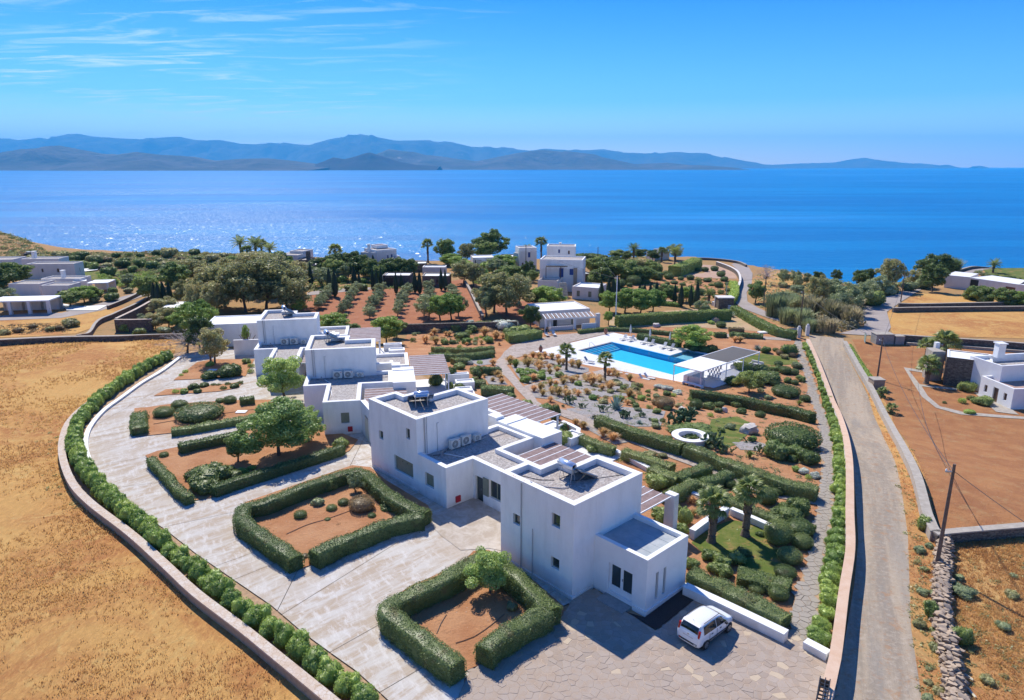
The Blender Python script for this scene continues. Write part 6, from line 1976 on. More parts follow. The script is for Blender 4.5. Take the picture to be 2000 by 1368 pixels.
def hedge(pts, h, w, mat, label, step=.35, lump=.06, density=1.0, round_=.22, closed=False, world_pts=None, cat='hedge'):
 """hedge whose top centreline runs through the picture points"""
 W_ = world_pts or [G(p[0], p[1], h) for p in pts]
 C = smooth_line([(p.x, p.y, 0) for p in W_], step)
 C = [Vector((p.x, p.y, 0)) for p in C]
 O = Vector((C[0].x, C[0].y, gz(C[0].x, C[0].y)))
 n = len(C); T = []
 for i in range(n):
  d = C[min(i + 1, n - 1)] - C[max(i - 1, 0)]
  T.append(d.normalized() if d.length > 1e-6 else Vector((1, 0, 0)))
 Z_ = [gz(p.x, p.y) for p in C]
 dist = min(p.length for p in C); dist = math.hypot(dist, 25)
 ls = max(.055, .00135 * dist)
 # cross-section: left side up, over the top, right side down, with rounded shoulders
 rd = round_ * min(w, h)
 prof = [(-w / 2, 0, -1, 0), (-w / 2, h - rd, -1, 0)] + [(-w / 2 + rd - rd * math.cos(a), h - rd + rd * math.sin(a), -math.cos(a), math.sin(a)) for a in (R(30), R(60))] + \
   [(-w / 2 + rd, h, 0, 1), (w / 2 - rd, h, 0, 1)] + [(w / 2 - rd + rd * math.sin(a), h - rd + rd * math.cos(a), math.sin(a), math.cos(a)) for a in (R(30), R(60))] + [(w / 2, h - rd, 1, 0), (w / 2, 0, 1, 0)]
 V, F = [], []
 def lumpf(p, q): return lump * (noise.noise(Vector((p.x * .9, p.y * .9, q * 1.3))) * 1.6 + noise.noise(Vector((p.x * 3.1, p.y * 3.1, q * 3))) * .8)
 m = len(prof)
 for i in range(n):
  s = Vector((T[i].y, -T[i].x, 0))
  for k, (x, z, a, b) in enumerate(prof):
   p = C[i] + s * x
   q = lumpf(p, z) - .09
   V.append((p.x + s.x * a * q - O.x, p.y + s.y * a * q - O.y, Z_[i] + max(z + b * q, -.1) - O.z - (.1 if k in (0, m - 1) else 0)))
 for i in range(n - 1):
  for k in range(m - 1):
   F.append((i * m + k, (i + 1) * m + k, (i + 1) * m + k + 1, i * m + k + 1))
 for k in range(m // 2 - 1):
  F.append((m - 1 - k, m - 2 - k, k + 1, k)); e_ = (n - 1) * m
  F.append((e_ + k, e_ + k + 1, e_ + m - 2 - k, e_ + m - 1 - k))
 Vc = np.array(V); Fc = np.array(F)
 # leaves
 seg = [(C[i + 1] - C[i]).length for i in range(n - 1)]; tot = sum(seg); cum = np.cumsum([0] + seg)
 pl = [0]
 for a, b in zip(prof, prof[1:]): pl.append(pl[-1] + math.hypot(a[0] - b[0], a[1] - b[1]))
 area = tot * pl[-1]
 N = int(area * 1.25 / ls ** 2 * density); N = min(N, 60000)
 su = rng.uniform(0, tot, N); pu = rng.uniform(0, pl[-1], N)
 ii = np.clip(np.searchsorted(cum, su) - 1, 0, n - 2)
 Ca = np.array([[p.x, p.y] for p in C]); Ta = np.array([[t.x, t.y] for t in T]); Za = np.array(Z_)
 f = ((su - cum[ii]) / np.maximum(np.array(seg)[ii], 1e-6))[:, None]
 cc = Ca[ii] * (1 - f) + Ca[ii + 1] * f; tt = Ta[ii] * (1 - f) + Ta[ii + 1] * f; zz_ = Za[ii] * (1 - f[:, 0]) + Za[ii + 1] * f[:, 0]
 tt /= np.linalg.norm(tt, axis=1)[:, None]
 sv = np.stack([tt[:, 1], -tt[:, 0]], 1)
 pr = np.array(prof); pl = np.array(pl); jj = np.clip(np.searchsorted(pl, pu) - 1, 0, m - 2)
 g_ = ((pu - pl[jj]) / np.maximum(pl[jj + 1] - pl[jj], 1e-6))[:, None]
 q = pr[jj] * (1 - g_) + pr[jj + 1] * g_
 P = np.stack([cc[:, 0] + sv[:, 0] * q[:, 0], cc[:, 1] + sv[:, 1] * q[:, 0], q[:, 1]], 1)
 Nn = np.stack([sv[:, 0] * q[:, 2], sv[:, 1] * q[:, 2], q[:, 3]], 1)
 lp = np.array([lump * (noise.noise((a * .9, b * .9, c * 1.3)) * 1.6 + noise.noise((a * 3.1, b * 3.1, c * 3)) * .8) for a, b, c in P])
 P = P + Nn * (lp + rng.normal(0, .02, N) + (rng.random(N) < .06) * rng.exponential(.06, N))[:, None]
 P[:, 2] += zz_
 # end caps
 E = []; En = []
 ne = int(w * h * 1.25 / ls ** 2 * density)
 for e, sg in ((0, -1), (n - 1, 1)):
  t_ = T[e] * sg; s = Vector((T[e].y, -T[e].x, 0))
  x = rng.uniform(-w / 2, w / 2, ne); z = rng.uniform(0, h, ne)
  k = ~((np.abs(x) > w / 2 - rd) & (z > h - rd) & (np.hypot(np.abs(x) - w / 2 + rd, z - h + rd) > rd))
  x, z = x[k], z[k]
  E.append(np.stack([C[e].x + s.x * x + t_.x * .03, C[e].y + s.y * x + t_.y * .03, Z_[e] + z], 1)); En.append(np.tile([t_.x, t_.y, .2], (len(x), 1)))
 P = np.concatenate([P] + E); Nn = np.concatenate([Nn] + En)
 P -= np.array(O)
 A = leaves(P, Nn, ls * 1.35, .6, .8)
 me = np_mesh('hedge', *join_np([A, (Vc, Fc)]), mat)
 o = link('hedge', me, None, O)
 tag(o, label, cat, 'clipped hedges')
 return o
# ================================================================== PLANTING
# ---- clipped hedges: (points on the top centreline, height, width, leaf, label)
HEDGES = [
 ([(577, 1086), (545, 1063), (491, 1027), (471, 1006), (482, 984), (517, 977), (584, 951), (658, 925), (694, 916), (718, 925), (748, 952), (784, 978), (832, 1000)], 1.2, 1.15, 'leaf_hedge', 'tall dark hedge on three sides of the bed with round wicker like bush'),
 ([(828, 1004), (807, 1006), (760, 1017), (714, 1035), (660, 1055), (612, 1078)], 1.2, 1.2, 'leaf_hedge', 'thick front hedge of the bed with the round wicker like bush'),
 ([(893, 1292), (827, 1244), (776, 1205), (757, 1189), (768, 1173), (802, 1155), (865, 1127), (905, 1104), (925, 1089), (948, 1083), (975, 1095), (1018, 1128), (1058, 1165), (1078, 1188)], 1.35, 1.22, 'leaf_hedge', 'nearest tall dark hedge curving round three sides of a square bed'),
 ([(1070, 1188), (1031, 1207), (980, 1235), (945, 1263)], 1.35, 1.22, 'leaf_hedge', 'nearest hedge closing the square bed on its right front side'),
 ([(295, 893), (325, 925), (350, 953), (370, 967)], .9, .8, 'leaf_hedge', 'low hedge on the drive side of the bed with the leaning tree'),
 ([(415, 950), (450, 937), (500, 922), (560, 903), (620, 885), (670, 868)], 1.0, .9, 'leaf_hedge', 'long hedge on the near side of the bed with the leaning tree'),
 ([(350, 868), (390, 858), (430, 850), (480, 843)], 1.0, 1.0, 'leaf_hedge', 'lumpy dark hedge behind the bed with the leaning tree'),
 ([(272, 803), (269, 820), (272, 835)], .9, 1.5, 'leaf_hedge', 'short stout hedge at the drive end of the second bed'),
 ([(335, 838), (375, 832), (420, 824), (470, 815), (515, 807), (545, 800)], .8, 1.0, 'leaf_hedge', 'hedge along the near side of the second bed'),
 ([(469, 778), (495, 774)], .9, 1.1, 'leaf_hedge', 'short block hedge left of the light green tree'),
 ([(1168, 812), (1220, 832), (1280, 850), (1334, 866)], 1.2, 1.2, 'leaf_hedge_light', 'long clipped hedge on the pool side of the diagonal walk, left half'),
 ([(1343, 868), (1400, 890), (1470, 916), (1540, 938), (1597, 952)], 1.2, 1.25, 'leaf_hedge_light', 'long clipped hedge on the pool side of the diagonal walk, right half'),
 ([(1133, 848), (1165, 862), (1200, 872)], 1.0, .95, 'leaf_hedge_light', 'clipped hedge just right of the second pergola'),
 ([(1219, 876), (1260, 890), (1290, 900), (1313, 908)], 1.0, 1.1, 'leaf_hedge_light', 'clipped hedge running from the second pergola down the diagonal walk'),
 ([(1272, 910), (1300, 922), (1325, 930)], 1.1, 1.2, 'leaf_hedge_light', 'short light green arm of the L shaped hedge behind the nearest pergola'),
 ([(1322, 930), (1350, 917), (1384, 906)], 1.1, 1.15, 'leaf_hedge', 'dark green arm of the L shaped hedge behind the nearest pergola'),
 ([(1372, 938), (1400, 930), (1425, 920)], 1.0, 1.1, 'leaf_hedge', 'dark hedge block beside the diagonal walk'),
 ([(1303, 963), (1330, 950), (1355, 937)], 1.1, 1.1, 'leaf_hedge_light', 'hedge climbing back from the nearest pergola post'),
 ([(1356, 936), (1395, 952), (1432, 974), (1470, 992), (1520, 1010)], .9, .9, 'leaf_hedge_light', 'long thin light hedge behind the two lawn palms'),
 ([(1555, 1014), (1590, 1028)], .7, .8, 'leaf_hedge_light', 'small hedge block near the garden path'),
 ([(1349, 1113), (1390, 1130), (1440, 1155), (1490, 1180), (1537, 1203)], .9, 1.3, 'leaf_hedge_light', 'bushy bright hedge behind the white wall by the car'),
 ([(1442, 1116), (1480, 1124), (1520, 1136), (1542, 1143)], .7, 1.5, 'leaf_hedge', 'long low rounded hedge above the bushy bright hedge'),
 ([(1350, 762), (1420, 770), (1490, 784), (1550, 796), (1588, 806)], 1.4, 1.3, 'leaf_hedge', 'big clipped hedge below the poolside bar'),
 ([(1247, 651), (1280, 657), (1328, 667)], 1.3, 1.3, 'leaf_hedge', 'hedge behind the row of sun loungers'),
 ([(845, 678), (900, 680), (962, 676)], 1.1, 1.2, 'leaf_hedge', 'rear one of two parallel hedges left of the stone walk'),
 ([(840, 690), (900, 691), (960, 684)], 1.1, 1.2, 'leaf_hedge_light', 'front one of two parallel hedges left of the stone walk'),
 ([(885, 701), (914, 700)], .9, 1.2, 'leaf_hedge_light', 'short hedge beside the third house pergola'),
 ([(940, 718), (976, 718)], 1.0, 1.3, 'leaf_hedge', 'dark short hedge next to the upper stone walk'),
 ([(940, 755), (970, 755), (1001, 758)], 1.0, 1.4, 'leaf_hedge', 'dark rounded hedge by the flowering bush'),
 ([(920, 744), (948, 744)], .8, 1.3, 'leaf_hedge_light', 'flowery hedge beside the second terrace'),
 ([(990, 652), (1015, 650), (1050, 644)], 1.5, 3.0, 'leaf_mid', 'loose broad hedge left of the pool house'),
 ([(1396, 650), (1418, 650)], .9, 1.2, 'leaf_hedge', 'short dark hedge right of the round crowned tree'),
 ([(1426, 650), (1460, 651), (1490, 653)], .9, 1.3, 'leaf_hedge', 'dark hedge beside the upper garden path'),
 ([(1424, 640), (1453, 641)], .9, 1.2, 'leaf_brown', 'brown clipped hedge above the dark one'),
 ([(1434, 597), (1455, 608), (1480, 622), (1510, 636), (1530, 642), (1555, 646)], 1.7, 1.6, 'leaf_mid', 'thick hedge along the coast road'),
 ([(1205, 617), (1250, 614), (1300, 611), (1350, 608), (1400, 606), (1426, 605)], 2.2, 2.0, 'leaf_mid', 'tall hedge behind the agave garden'),
 ([(1130, 645), (1180, 640), (1230, 641), (1300, 647), (1320, 650)], .8, 1.0, 'leaf_hedge', 'low hedge right of the pool house'),
 ([(880, 634), (930, 630), (960, 628)], 1.4, 1.8, 'leaf_dark', 'dark hedge in front of the orchard wall'),
 ([(400, 552), (425, 549), (440, 548)], 1.2, 3.0, 'leaf_bright', 'bright hedge beside the lane with the cypress row'),
 ([(1658, 672), (1668, 690), (1684, 714), (1698, 735)], .8, 1.0, 'leaf_bright', 'bright hedge inside the right wall of the dirt road'),
 ([(1432, 548), (1436, 560), (1432, 575), (1424, 585)], 1.5, 2.0, 'leaf_bright', 'bright hedge inside the bend of the coast road'),
 ([(1318, 520), (1345, 511), (1360, 504)], 3.0, 4.0, 'leaf_mid', 'big dark hedge right of the coast palms'),
 ([(1120, 498), (1150, 496), (1180, 500)], 2.6, 4.0, 'leaf_dark', 'dark hedge on the shore behind the large house'),
 ([(1240, 588), (1300, 590), (1330, 593)], .8, 2.0, 'leaf_bright', 'bright low hedge before the cypress group'),
]
for pts, h, w, mt, lb in HEDGES:
 hedge(pts, h, w, mt, lb, lump=.12 if w > 1.2 else .085)
# ---- long row of oleander bushes along the left boundary
ROW = [(335, 691), (290, 712), (248, 738), (205, 769), (174, 797), (153, 825), (143, 858), (152, 892), (172, 923), (205, 960), (248, 1000), (290, 1033), (335, 1076), (376, 1109), (421, 1142), (455, 1170), (495, 1198), (540, 1233), (584, 1268), (610, 1288), (640, 1308), (670, 1330), (705, 1360), (740, 1390)]
Wp = [G(u, v, .7) for u, v in ROW]
Cw = smooth_line([(p.x, p.y, 0) for p in Wp], .05)
acc, last, k = 0.0, Cw[0], 0
ms = S('oleander')
pts_ = []
for p in Cw:
 acc += (p - last).length; last = p
 near = p.length < 48
 if acc > (1.35 if near else .85):
  acc = 0.0; k += 1
  pts_.append(Vector(p))
for i, p in enumerate(pts_):
 s = rnd.uniform(.72, .92) if p.length < 48 else rnd.uniform(.72, .86)
 P = Vector((p.x + rnd.uniform(-.1, .1), p.y + rnd.uniform(-.1, .1), gz(p.x, p.y)))
 o = link('oleander_bush', ms[i % 3], None, P, rnd.uniform(0, 6.28)); o.scale = (s, s, rnd.uniform(1.0, 1.25))
 zc0 = zcam(P); x_ = P.x / zc0 * FOC + PCX; y_ = PCY - FOC * (P.y * SP + (P.z - CAM_H) * CP) / zc0
 describe(o, PHR['oleander'][1], 'bush', x_, y_, 'oleander bushes along the left drive wall')
# ---- oleander strip between path and tall wall
ROW = [(1571, 668), (1590, 710), (1606, 755), (1616, 790), (1628, 823), (1637, 864), (1641, 926), (1643, 981), (1640, 1020), (1636, 1060), (1629, 1109), (1618, 1169), (1607, 1225), (1598, 1255)]
Wp = [G(u, v, .4) for u, v in ROW]
Cw = smooth_line([(p.x, p.y, 0) for p in Wp], .05)
acc, last = 0.0, Cw[0]
for p in Cw:
 acc += (p - last).length; last = p
 if acc > (1.25 if p.length < 60 else 1.5):
  acc = 0.0; s = rnd.uniform(.6, .8)
  P = Vector((p.x + rnd.uniform(-.15, .15), p.y, gz(p.x, p.y)))
  o = link('oleander_bush', ms[rnd.randrange(3)], None, P, rnd.uniform(0, 6.28)); o.scale = (s, s, rnd.uniform(.6, .95))
  zc0 = zcam(P); x_ = P.x / zc0 * FOC + PCX; y_ = PCY - FOC * (P.y * SP + (P.z - CAM_H) * CP) / zc0
  describe(o, PHR['oleander'][1], 'bush', x_, y_, 'oleander bushes beside the beige topped wall')
def many(kind, s, pts, h=None):
 for p in pts:
  shrub(s[1] + p[0] * s[0], s[2] + p[1] * s[0], p[2] * s[0], kind, p[3] if len(p) > 3 else h)
# ---- drive beds (from the left drawing)
many('ball', z1, [(860, 590, 140, 1.0), (1020, 650, 75)])
many('darkball', z1, [(970, 545, 110)])
many('ball', z1, [(1110, 560, 320, 1.35), (1250, 515, 60), (1320, 510, 90)])
many('dark', z1, [(1180, 335, 110), (1320, 310, 150), (1070, 415, 80), (1140, 405, 60), (1205, 400, 40), (1240, 402, 35), (1305, 395, 45), (1390, 388, 45), (1275, 425, 50), (1350, 410, 60), (1095, 445, 60)])
many('bright', z1, [(1180, 260, 60), (1010, 310, 45), (980, 335, 35), (1000, 450, 60), (940, 450, 50)])
many('shrub', z1, [(1435, 240, 60), (1465, 270, 50), (1465, 310, 50)])
many('ball', z1, [(860, 892, 65)])
many('dark', z1, [(1080, 1020, 140, 1.1), (1180, 1030, 260, 1.9), (1290, 1010, 140), (1150, 1110, 180), (1350, 1030, 120)])
many('bright', z1, [(1310, 1030, 90), (1410, 1010, 80), (1470, 985, 60)])
many('shrub', zr2, [(1070, 250, 75, 1.3), (1370, 350, 90, .5), (1120, 20, 80), (1100, 30, 50)])
many('ball', zr2, [(908, 396, 70), (1072, 360, 58), (1135, 330, 62), (1050, 420, 35), (1283, 400, 45)])
many('olive', zr2, [(1000, 330, 70)])
many('brown', zr2, [(1107, 446, 30), (905, 525, 20), (930, 610, 60, .5)])
many('brownball', zr2, [(1230, 345, 105, 1.05)])
many('olive', zr3, [(1180, 660, 90, .7), (1240, 620, 50)])
many('brown', zr3, [(680, 700, 30), (875, 895, 40)])
# ---- shrubs between house and car (bottom right garden)
many('shrub', z4, [(1140, 850, 95), (1215, 885, 110), (1300, 870, 110), (1180, 925, 90), (1235, 945, 100)])
many('dark', z4, [(1345, 830, 80), (1440, 725, 50)])
many('cushion', z4, [(1420, 1030, 110), (1585, 935, 135)])
many('ball', z4, [(1545, 1070, 120), (1560, 480, 1)][:1])
many('cube', z4, [(1610, 855, 140), (1680, 770, 125), (1540, 740, 155, 1.7)])
many('cushion', z4, [(1665, 690, 170, 1.1)])
many('darkball', z4, [(1265, 435, 80), (1540, 478, 80)])
many('ball', z4, [(1480, 515, 120, 1.2), (1330, 470, 90)])
many('dark', z4, [(1600, 610, 190, 1.5), (1660, 580, 130, 1.7), (1590, 570, 100)])
many('silver', z4, [(1580, 640, 60), (1560, 740, 40), (1690, 360, 60), (1760, 385, 60)])
many('bright', z4, [(1720, 395, 40), (1650, 350, 50), (1040, 740, 35)])
many('shrub', z4, [(1000, 650, 90, 1.6), (960, 580, 60), (990, 700, 80), (1040, 900, 90), (870, 610, 120, .9), (840, 430, 130)])
many('darkball', z4, [(1625, 140, 310, 1.9)])
many('shrub', z4, [(1530, 245, 150), (1640, 250, 110)])
many('dark', z4, [(1715, 285, 120, 1.5)])
many('shrub', z4, [(1030, 95, 250, 1.0)])
many('dark', z4, [(1190, 190, 60)])
many('cactus', z4, [(1170, 185, 170, 1.6), (1245, 235, 80), (970, 45, 200, 1.5), (1380, 180, 60), (1430, 240, 90)])
many('grass', z4, [(370, 85, 35), (415, 100, 38), (530, 147, 50), (588, 175, 50), (1045, 535, 42), (1055, 610, 38)])
many('greengrass', z4, [(1380, 270, 45)])
many('dusty', z4, [(800, 260, 80, .6), (870, 265, 60, .5)])
many('shrub', z4, [(465, 235, 70), (300, 170, 130, 1.4), (330, 110, 60)])
many('dark', z4, [(250, 55, 55, 2.4)])
# ---- cactus garden
many('brownball', z7, [(448, 690, 130), (385, 675, 85)])
many('ball', z7, [(435, 640, 80), (720, 700, 115, 1.2), (500, 1, 1)][:2])
many('dark', z7, [(830, 700, 115), (930, 690, 90), (1010, 640, 110), (1080, 690, 90), (1125, 745, 100), (890, 615, 80), (1080, 640, 90), (920, 740, 80)])
many('ball', z7, [(1292, 778, 95)])
many('ball', z7, [(1520, 545, 250, 1.3), (1600, 490, 70), (1515, 385, 110), (1453, 347, 50)])
many('dark', z7, [(1330, 425, 260, 1.9), (1310, 360, 170, 1.5), (1060, 470, 160, 1.4), (1240, 450, 120)])
many('shrub', z7, [(1545, 210, 150), (1340, 205, 90), (1145, 350, 160, 1.6), (1400, 430, 100)])
many('darkball', z7, [(1430, 200, 55)])
many('brownball', z7, [(1470, 230, 60), (1575, 250, 55)])
many('dark', z7, [(1090, 85, 75), (720, 185, 120), (800, 200, 110), (860, 190, 100), (650, 170, 90)])
many('greengrass', z7, [(1640, 680, 50)])
many('grass', z7, [(1070, 120, 50), (1115, 120, 50)])
many('agave', z7, [(1270, 180, 90, 1.2)])
many('shrub', z7, [(230, 520, 60), (300, 570, 50), (300, 605, 45), (305, 640, 45), (155, 625, 45), (160, 665, 60), (80, 540, 70), (170, 545, 70), (465, 590, 70)])
many('silver', z7, [(400, 520, 100, .8), (470, 535, 110, .9), (560, 575, 90, .8)])
many('cactus', z7, [(600, 800, 280, 1.7), (245, 780, 90), (315, 820, 50), (90, 780, 130)])
many('agave', z7, [(220, 840, 80)])
many('flowers', z7, [(610, 1010, 1)][:0])
# ---- golden grasses round the pool walk
many('grass', z6, [(180, 345, 80), (330, 305, 55), (405, 285, 60), (465, 290, 60), (520, 285, 60), (590, 300, 60), (650, 310, 60), (480, 330, 60), (395, 345, 60), (325, 355, 60), (660, 355, 60), (560, 405, 60),
     (640, 428, 55), (570, 447, 55), (470, 412, 60), (785, 368, 70), (850, 382, 80), (700, 350, 60), (415, 615, 65), (480, 600, 75), (500, 655, 60), (575, 560, 65), (630, 565, 60), (700, 545, 65),
     (720, 520, 70), (795, 530, 60), (835, 505, 55), (910, 500, 60), (980, 488, 60), (590, 640, 55), (655, 622, 55), (655, 650, 50), (725, 650, 65), (575, 715, 55), (810, 640, 55), (980, 545, 110),
     (1060, 530, 60), (1140, 455, 70), (1190, 450, 70), (1140, 580, 65), (1350, 510, 65), (1230, 480, 60), (820, 940, 60), (900, 972, 60), (1090, 1050, 80), (1185, 1085, 75), (60, 470, 65), (85, 500, 55), (100, 535, 50),
     (15, 360, 60), (40, 95, 80), (15, 520, 40)])
many('greengrass', z6, [(235, 375, 90), (240, 350, 60)])
many('bright', z6, [(280, 430, 90), (320, 465, 110), (330, 515, 110), (400, 440, 85), (480, 462, 90), (420, 497, 90), (350, 415, 60)])
many('purple', z6, [(440, 370, 50), (500, 385, 50), (525, 348, 50), (590, 372, 50), (1075, 577, 55)])
many('darkball', z6, [(1210, 530, 80)])
many('dusty', z6, [(945, 640, 65), (1035, 680, 55), (1115, 680, 55), (1160, 630, 75), (1250, 620, 65), (1310, 572, 65), (1330, 612, 50), (1395, 600, 85), (1060, 620, 45), (1210, 680, 60), (995, 610, 45)])
many('dark', z6, [(1455, 572, 60), (1525, 627, 50), (1600, 607, 50), (1710, 650, 80), (1530, 668, 42), (1535, 702, 48), (1370, 690, 45), (1378, 737, 62)])
many('cactus', z6, [(760, 710, 150), (885, 770, 90), (700, 768, 50), (1090, 800, 120), (1300, 850, 140), (990, 880, 60), (650, 790, 50)])
many('agave', z6, [(1215, 765, 175, 1.9)])
many('shrub', z6, [(180, 695, 120), (350, 755, 120), (530, 800, 170, 1.2)])
many('flowers', z6, [(625, 880, 100, 1.8), (690, 1000, 110, 1.2)])
# ---- rock garden and beds left of the pool
zz3 = (.10235, 840, 620)
many('dark', zz3, [(610, 330, 290, 1.4), (450, 225, 170), (210, 250, 110)])
many('shrub', zz3, [(820, 240, 210), (960, 210, 110), (1060, 220, 110), (960, 240, 90), (560, 640, 110, 1.5), (1600, 340, 200, 1.5), (1700, 230, 400, 1.8), (1500, 270, 250, 1.3)])
many('silver', zz3, [(1420, 110, 500, 2.4), (740, 870, 170, 1.0), (760, 100, 150)])
many('grass', zz3, [(20, 350, 70), (305, 330, 75), (390, 290, 55), (220, 420, 70), (275, 435, 70), (390, 430, 45), (1270, 400, 120), (1390, 380, 90), (980, 500, 80), (700, 525, 60), (1320, 520, 60), (1540, 840, 130), (1200, 900, 100), (1290, 1110, 110), (1350, 1170, 90), (1040, 1140, 70), (1190, 1210, 60), (1370, 1250, 80)])
many('bright', zz3, [(970, 380, 80), (1080, 380, 80), (1040, 420, 100), (790, 420, 60), (950, 870, 120), (1190, 770, 60)])
many('olive', zz3, [(860, 450, 100), (500, 480, 90), (690, 475, 70), (620, 430, 50), (930, 790, 70), (580, 800, 100)])
many('dark', zz3, [(400, 1170, 220, 2.3), (110, 1250, 260, 2.0), (900, 1120, 190, 1.5)])
many('flowers', zz3, [(880, 1020, 260, 1.2), (860, 1180, 130), (900, 1300, 160)])
many('shrub', zz3, [(560, 930, 260, .9), (560, 1330, 220, 1.0), (380, 1330, 160, .9), (350, 760, 90, 1.3)])
# ---- clipped maze garden by the sea road and scrub on the coast
def scatter(poly_px, n, kinds, wr_, seed, hf=None):
 r = random.Random(seed); us = [p[0] for p in poly_px]; vs_ = [p[1] for p in poly_px]; c = 0; done = []
 while c < n:
  u, v = r.uniform(min(us), max(us)), r.uniform(min(vs_), max(vs_))
  if not inside(poly_px, [u], [v])[0]: continue
  w = r.uniform(*wr_)
  if any(abs(u - a) < (w + b) * .42 and abs(v - d_) < (w + b) * .22 for a, d_, b in done): 
   c += .2; continue
  done.append((u, v, w)); shrub(u, v, w, r.choice(kinds)); c += 1
scatter([(1215, 545), (1310, 538), (1425, 545), (1432, 575), (1410, 592), (1330, 588), (1240, 585)], 74, ['ball', 'cushion', 'ball', 'dark'], (10, 21), 5)
many('ball', z4b, [(450, 352, 50), (510, 352, 60), (585, 345, 65), (635, 388, 70), (205, 380, 60)])
scatter([(1270, 525), (1310, 530), (1300, 545), (1230, 545), (1180, 535), (1200, 520)], 16, ['dark', 'shrub'], (18, 34), 6)
scatter([(120, 505), (240, 512), (330, 520), (330, 532), (200, 535), (120, 520)], 26, ['dark', 'shrub', 'dusty'], (12, 28), 7)
scatter([(240, 520), (360, 517), (365, 530), (250, 530)], 16, ['dark', 'dusty', 'brown'], (14, 26), 8)
scatter([(120, 498), (450, 492), (455, 505), (330, 512), (120, 507)], 30, ['dusty', 'brown', 'dark'], (14, 34), 9)
scatter([(0, 505), (70, 500), (110, 506), (40, 512)], 8, ['dusty', 'dark'], (12, 24), 10)
scatter([(190, 540), (290, 535), (320, 545), (280, 562), (190, 558)], 42, ['bright', 'shrub', 'bright', 'olive'], (9, 18), 11)
scatter([(180, 570), (260, 562), (262, 572), (215, 592), (180, 590)], 14, ['dark', 'shrub', 'dusty'], (18, 34), 12)
scatter([(1600, 575), (1690, 570), (1745, 562), (1760, 560), (1735, 582), (1690, 590), (1640, 600), (1600, 590)], 18, ['olive', 'dark', 'shrub'], (26, 50), 13)
scatter([(1560, 600), (1680, 600), (1678, 640), (1600, 648), (1560, 640), (1500, 612)], 34, ['tan_reeds', 'reeds', 'tan_reeds', 'reeds'], (22, 40), 14, 3)
scatter([(1700, 560), (1780, 535), (1860, 532), (1850, 545), (1760, 570)], 16, ['reeds', 'dusty', 'olive'], (20, 36), 15)
scatter([(1905, 530), (2000, 545), (2010, 556), (1900, 548)], 16, ['reeds', 'dark', 'olive'], (14, 28), 16)
scatter([(1870, 572), (2000, 590), (2000, 598), (1900, 586)], 9, ['dark', 'shrub'], (26, 44), 17)
scatter([(330, 612), (400, 600), (405, 640), (360, 650)], 10, ['bright', 'shrub', 'dark'], (22, 40), 18)
scatter([(230, 640), (360, 632), (365, 650), (230, 652)], 12, ['bright', 'olive', 'dusty', 'shrub'], (18, 34), 19)
scatter([(900, 515), (1000, 522), (1040, 545), (930, 550), (905, 535)], 22, ['shrub', 'bright', 'dark'], (20, 34), 20)
scatter([(1140, 515), (1220, 525), (1270, 545), (1180, 560), (1140, 545)], 26, ['dark', 'shrub', 'ball'], (20, 36), 21)
scatter([(640, 545), (800, 548), (800, 562), (640, 565)], 12, ['shrub', 'bright', 'dark'], (14, 26), 22)
scatter([(1780, 1040), (1830, 1060), (1838, 1368), (1800, 1368), (1782, 1150)], 14, ['dusty', 'olive'], (10, 26), 23)
scatter([(1870, 1100), (2000, 1080), (2000, 1368), (1880, 1368)], 7, ['dusty', 'olive'], (10, 26), 24)
scatter([(1480, 535), (1600, 545), (1610, 560), (1520, 560)], 8, ['dusty', 'olive'], (10, 20), 25)
scatter([(1525, 560), (1580, 570), (1560, 590), (1500, 585)], 6, ['olive', 'dusty'], (16, 30), 26)
scatter([(0, 640), (140, 632), (120, 645), (0, 655)], 8, ['brown', 'dusty'], (16, 30), 27)
many('shrub', z66, [(885, 235, 95, 1.3), (935, 810, 95, 1.2), (1125, 965, 130, 1.1)])
many('olive', z66, [(1140, 650, 140, .7)])
many('shrub', z5, [(1255, 495, 110, 1.6), (1365, 585, 130, 1.2), (1145, 440, 100, 1.6)])
many('bright', z5, [(1220, 590, 60), (1270, 660, 80, .6)])
many('dark', z5, [(1280, 570, 60), (1095, 600, 30)])
many('agave', z4b, [(330, 745, 80, 1.9), (290, 755, 60, 1.9), (405, 715, 75, 1.4), (715, 705, 80, 1.6), (685, 695, 50, 1.2)])
many('ball', z4b, [(635, 787, 80)])
many('bright', z4b, [(560, 765, 60, .8)])
many('dark', z4b, [(760, 880, 60)])
scatter([(1200, 795), (1290, 770), (1440, 825), (1560, 870), (1590, 930), (1420, 900), (1250, 850)], 26, ['shrub', 'olive', 'dark', 'bright'], (9, 24), 31)
scatter([(1210, 775), (1330, 765), (1400, 790), (1340, 800), (1240, 800)], 20, ['shrub', 'dusty', 'ball', 'bright'], (8, 18), 32)
scatter([(1430, 690), (1550, 680), (1575, 780), (1500, 790), (1460, 760)], 18, ['shrub', 'olive', 'ball', 'dusty'], (9, 22), 33)
scatter([(800, 640), (900, 640), (985, 660), (950, 672), (800, 672)], 28, ['shrub', 'olive', 'grass', 'dark', 'bright'], (8, 20), 34)
scatter([(1010, 712), (1140, 720), (1200, 745), (1280, 760), (1230, 800), (1100, 780), (1060, 768)], 44, ['grass', 'bright', 'dusty', 'shrub', 'grass'], (10, 20), 35)
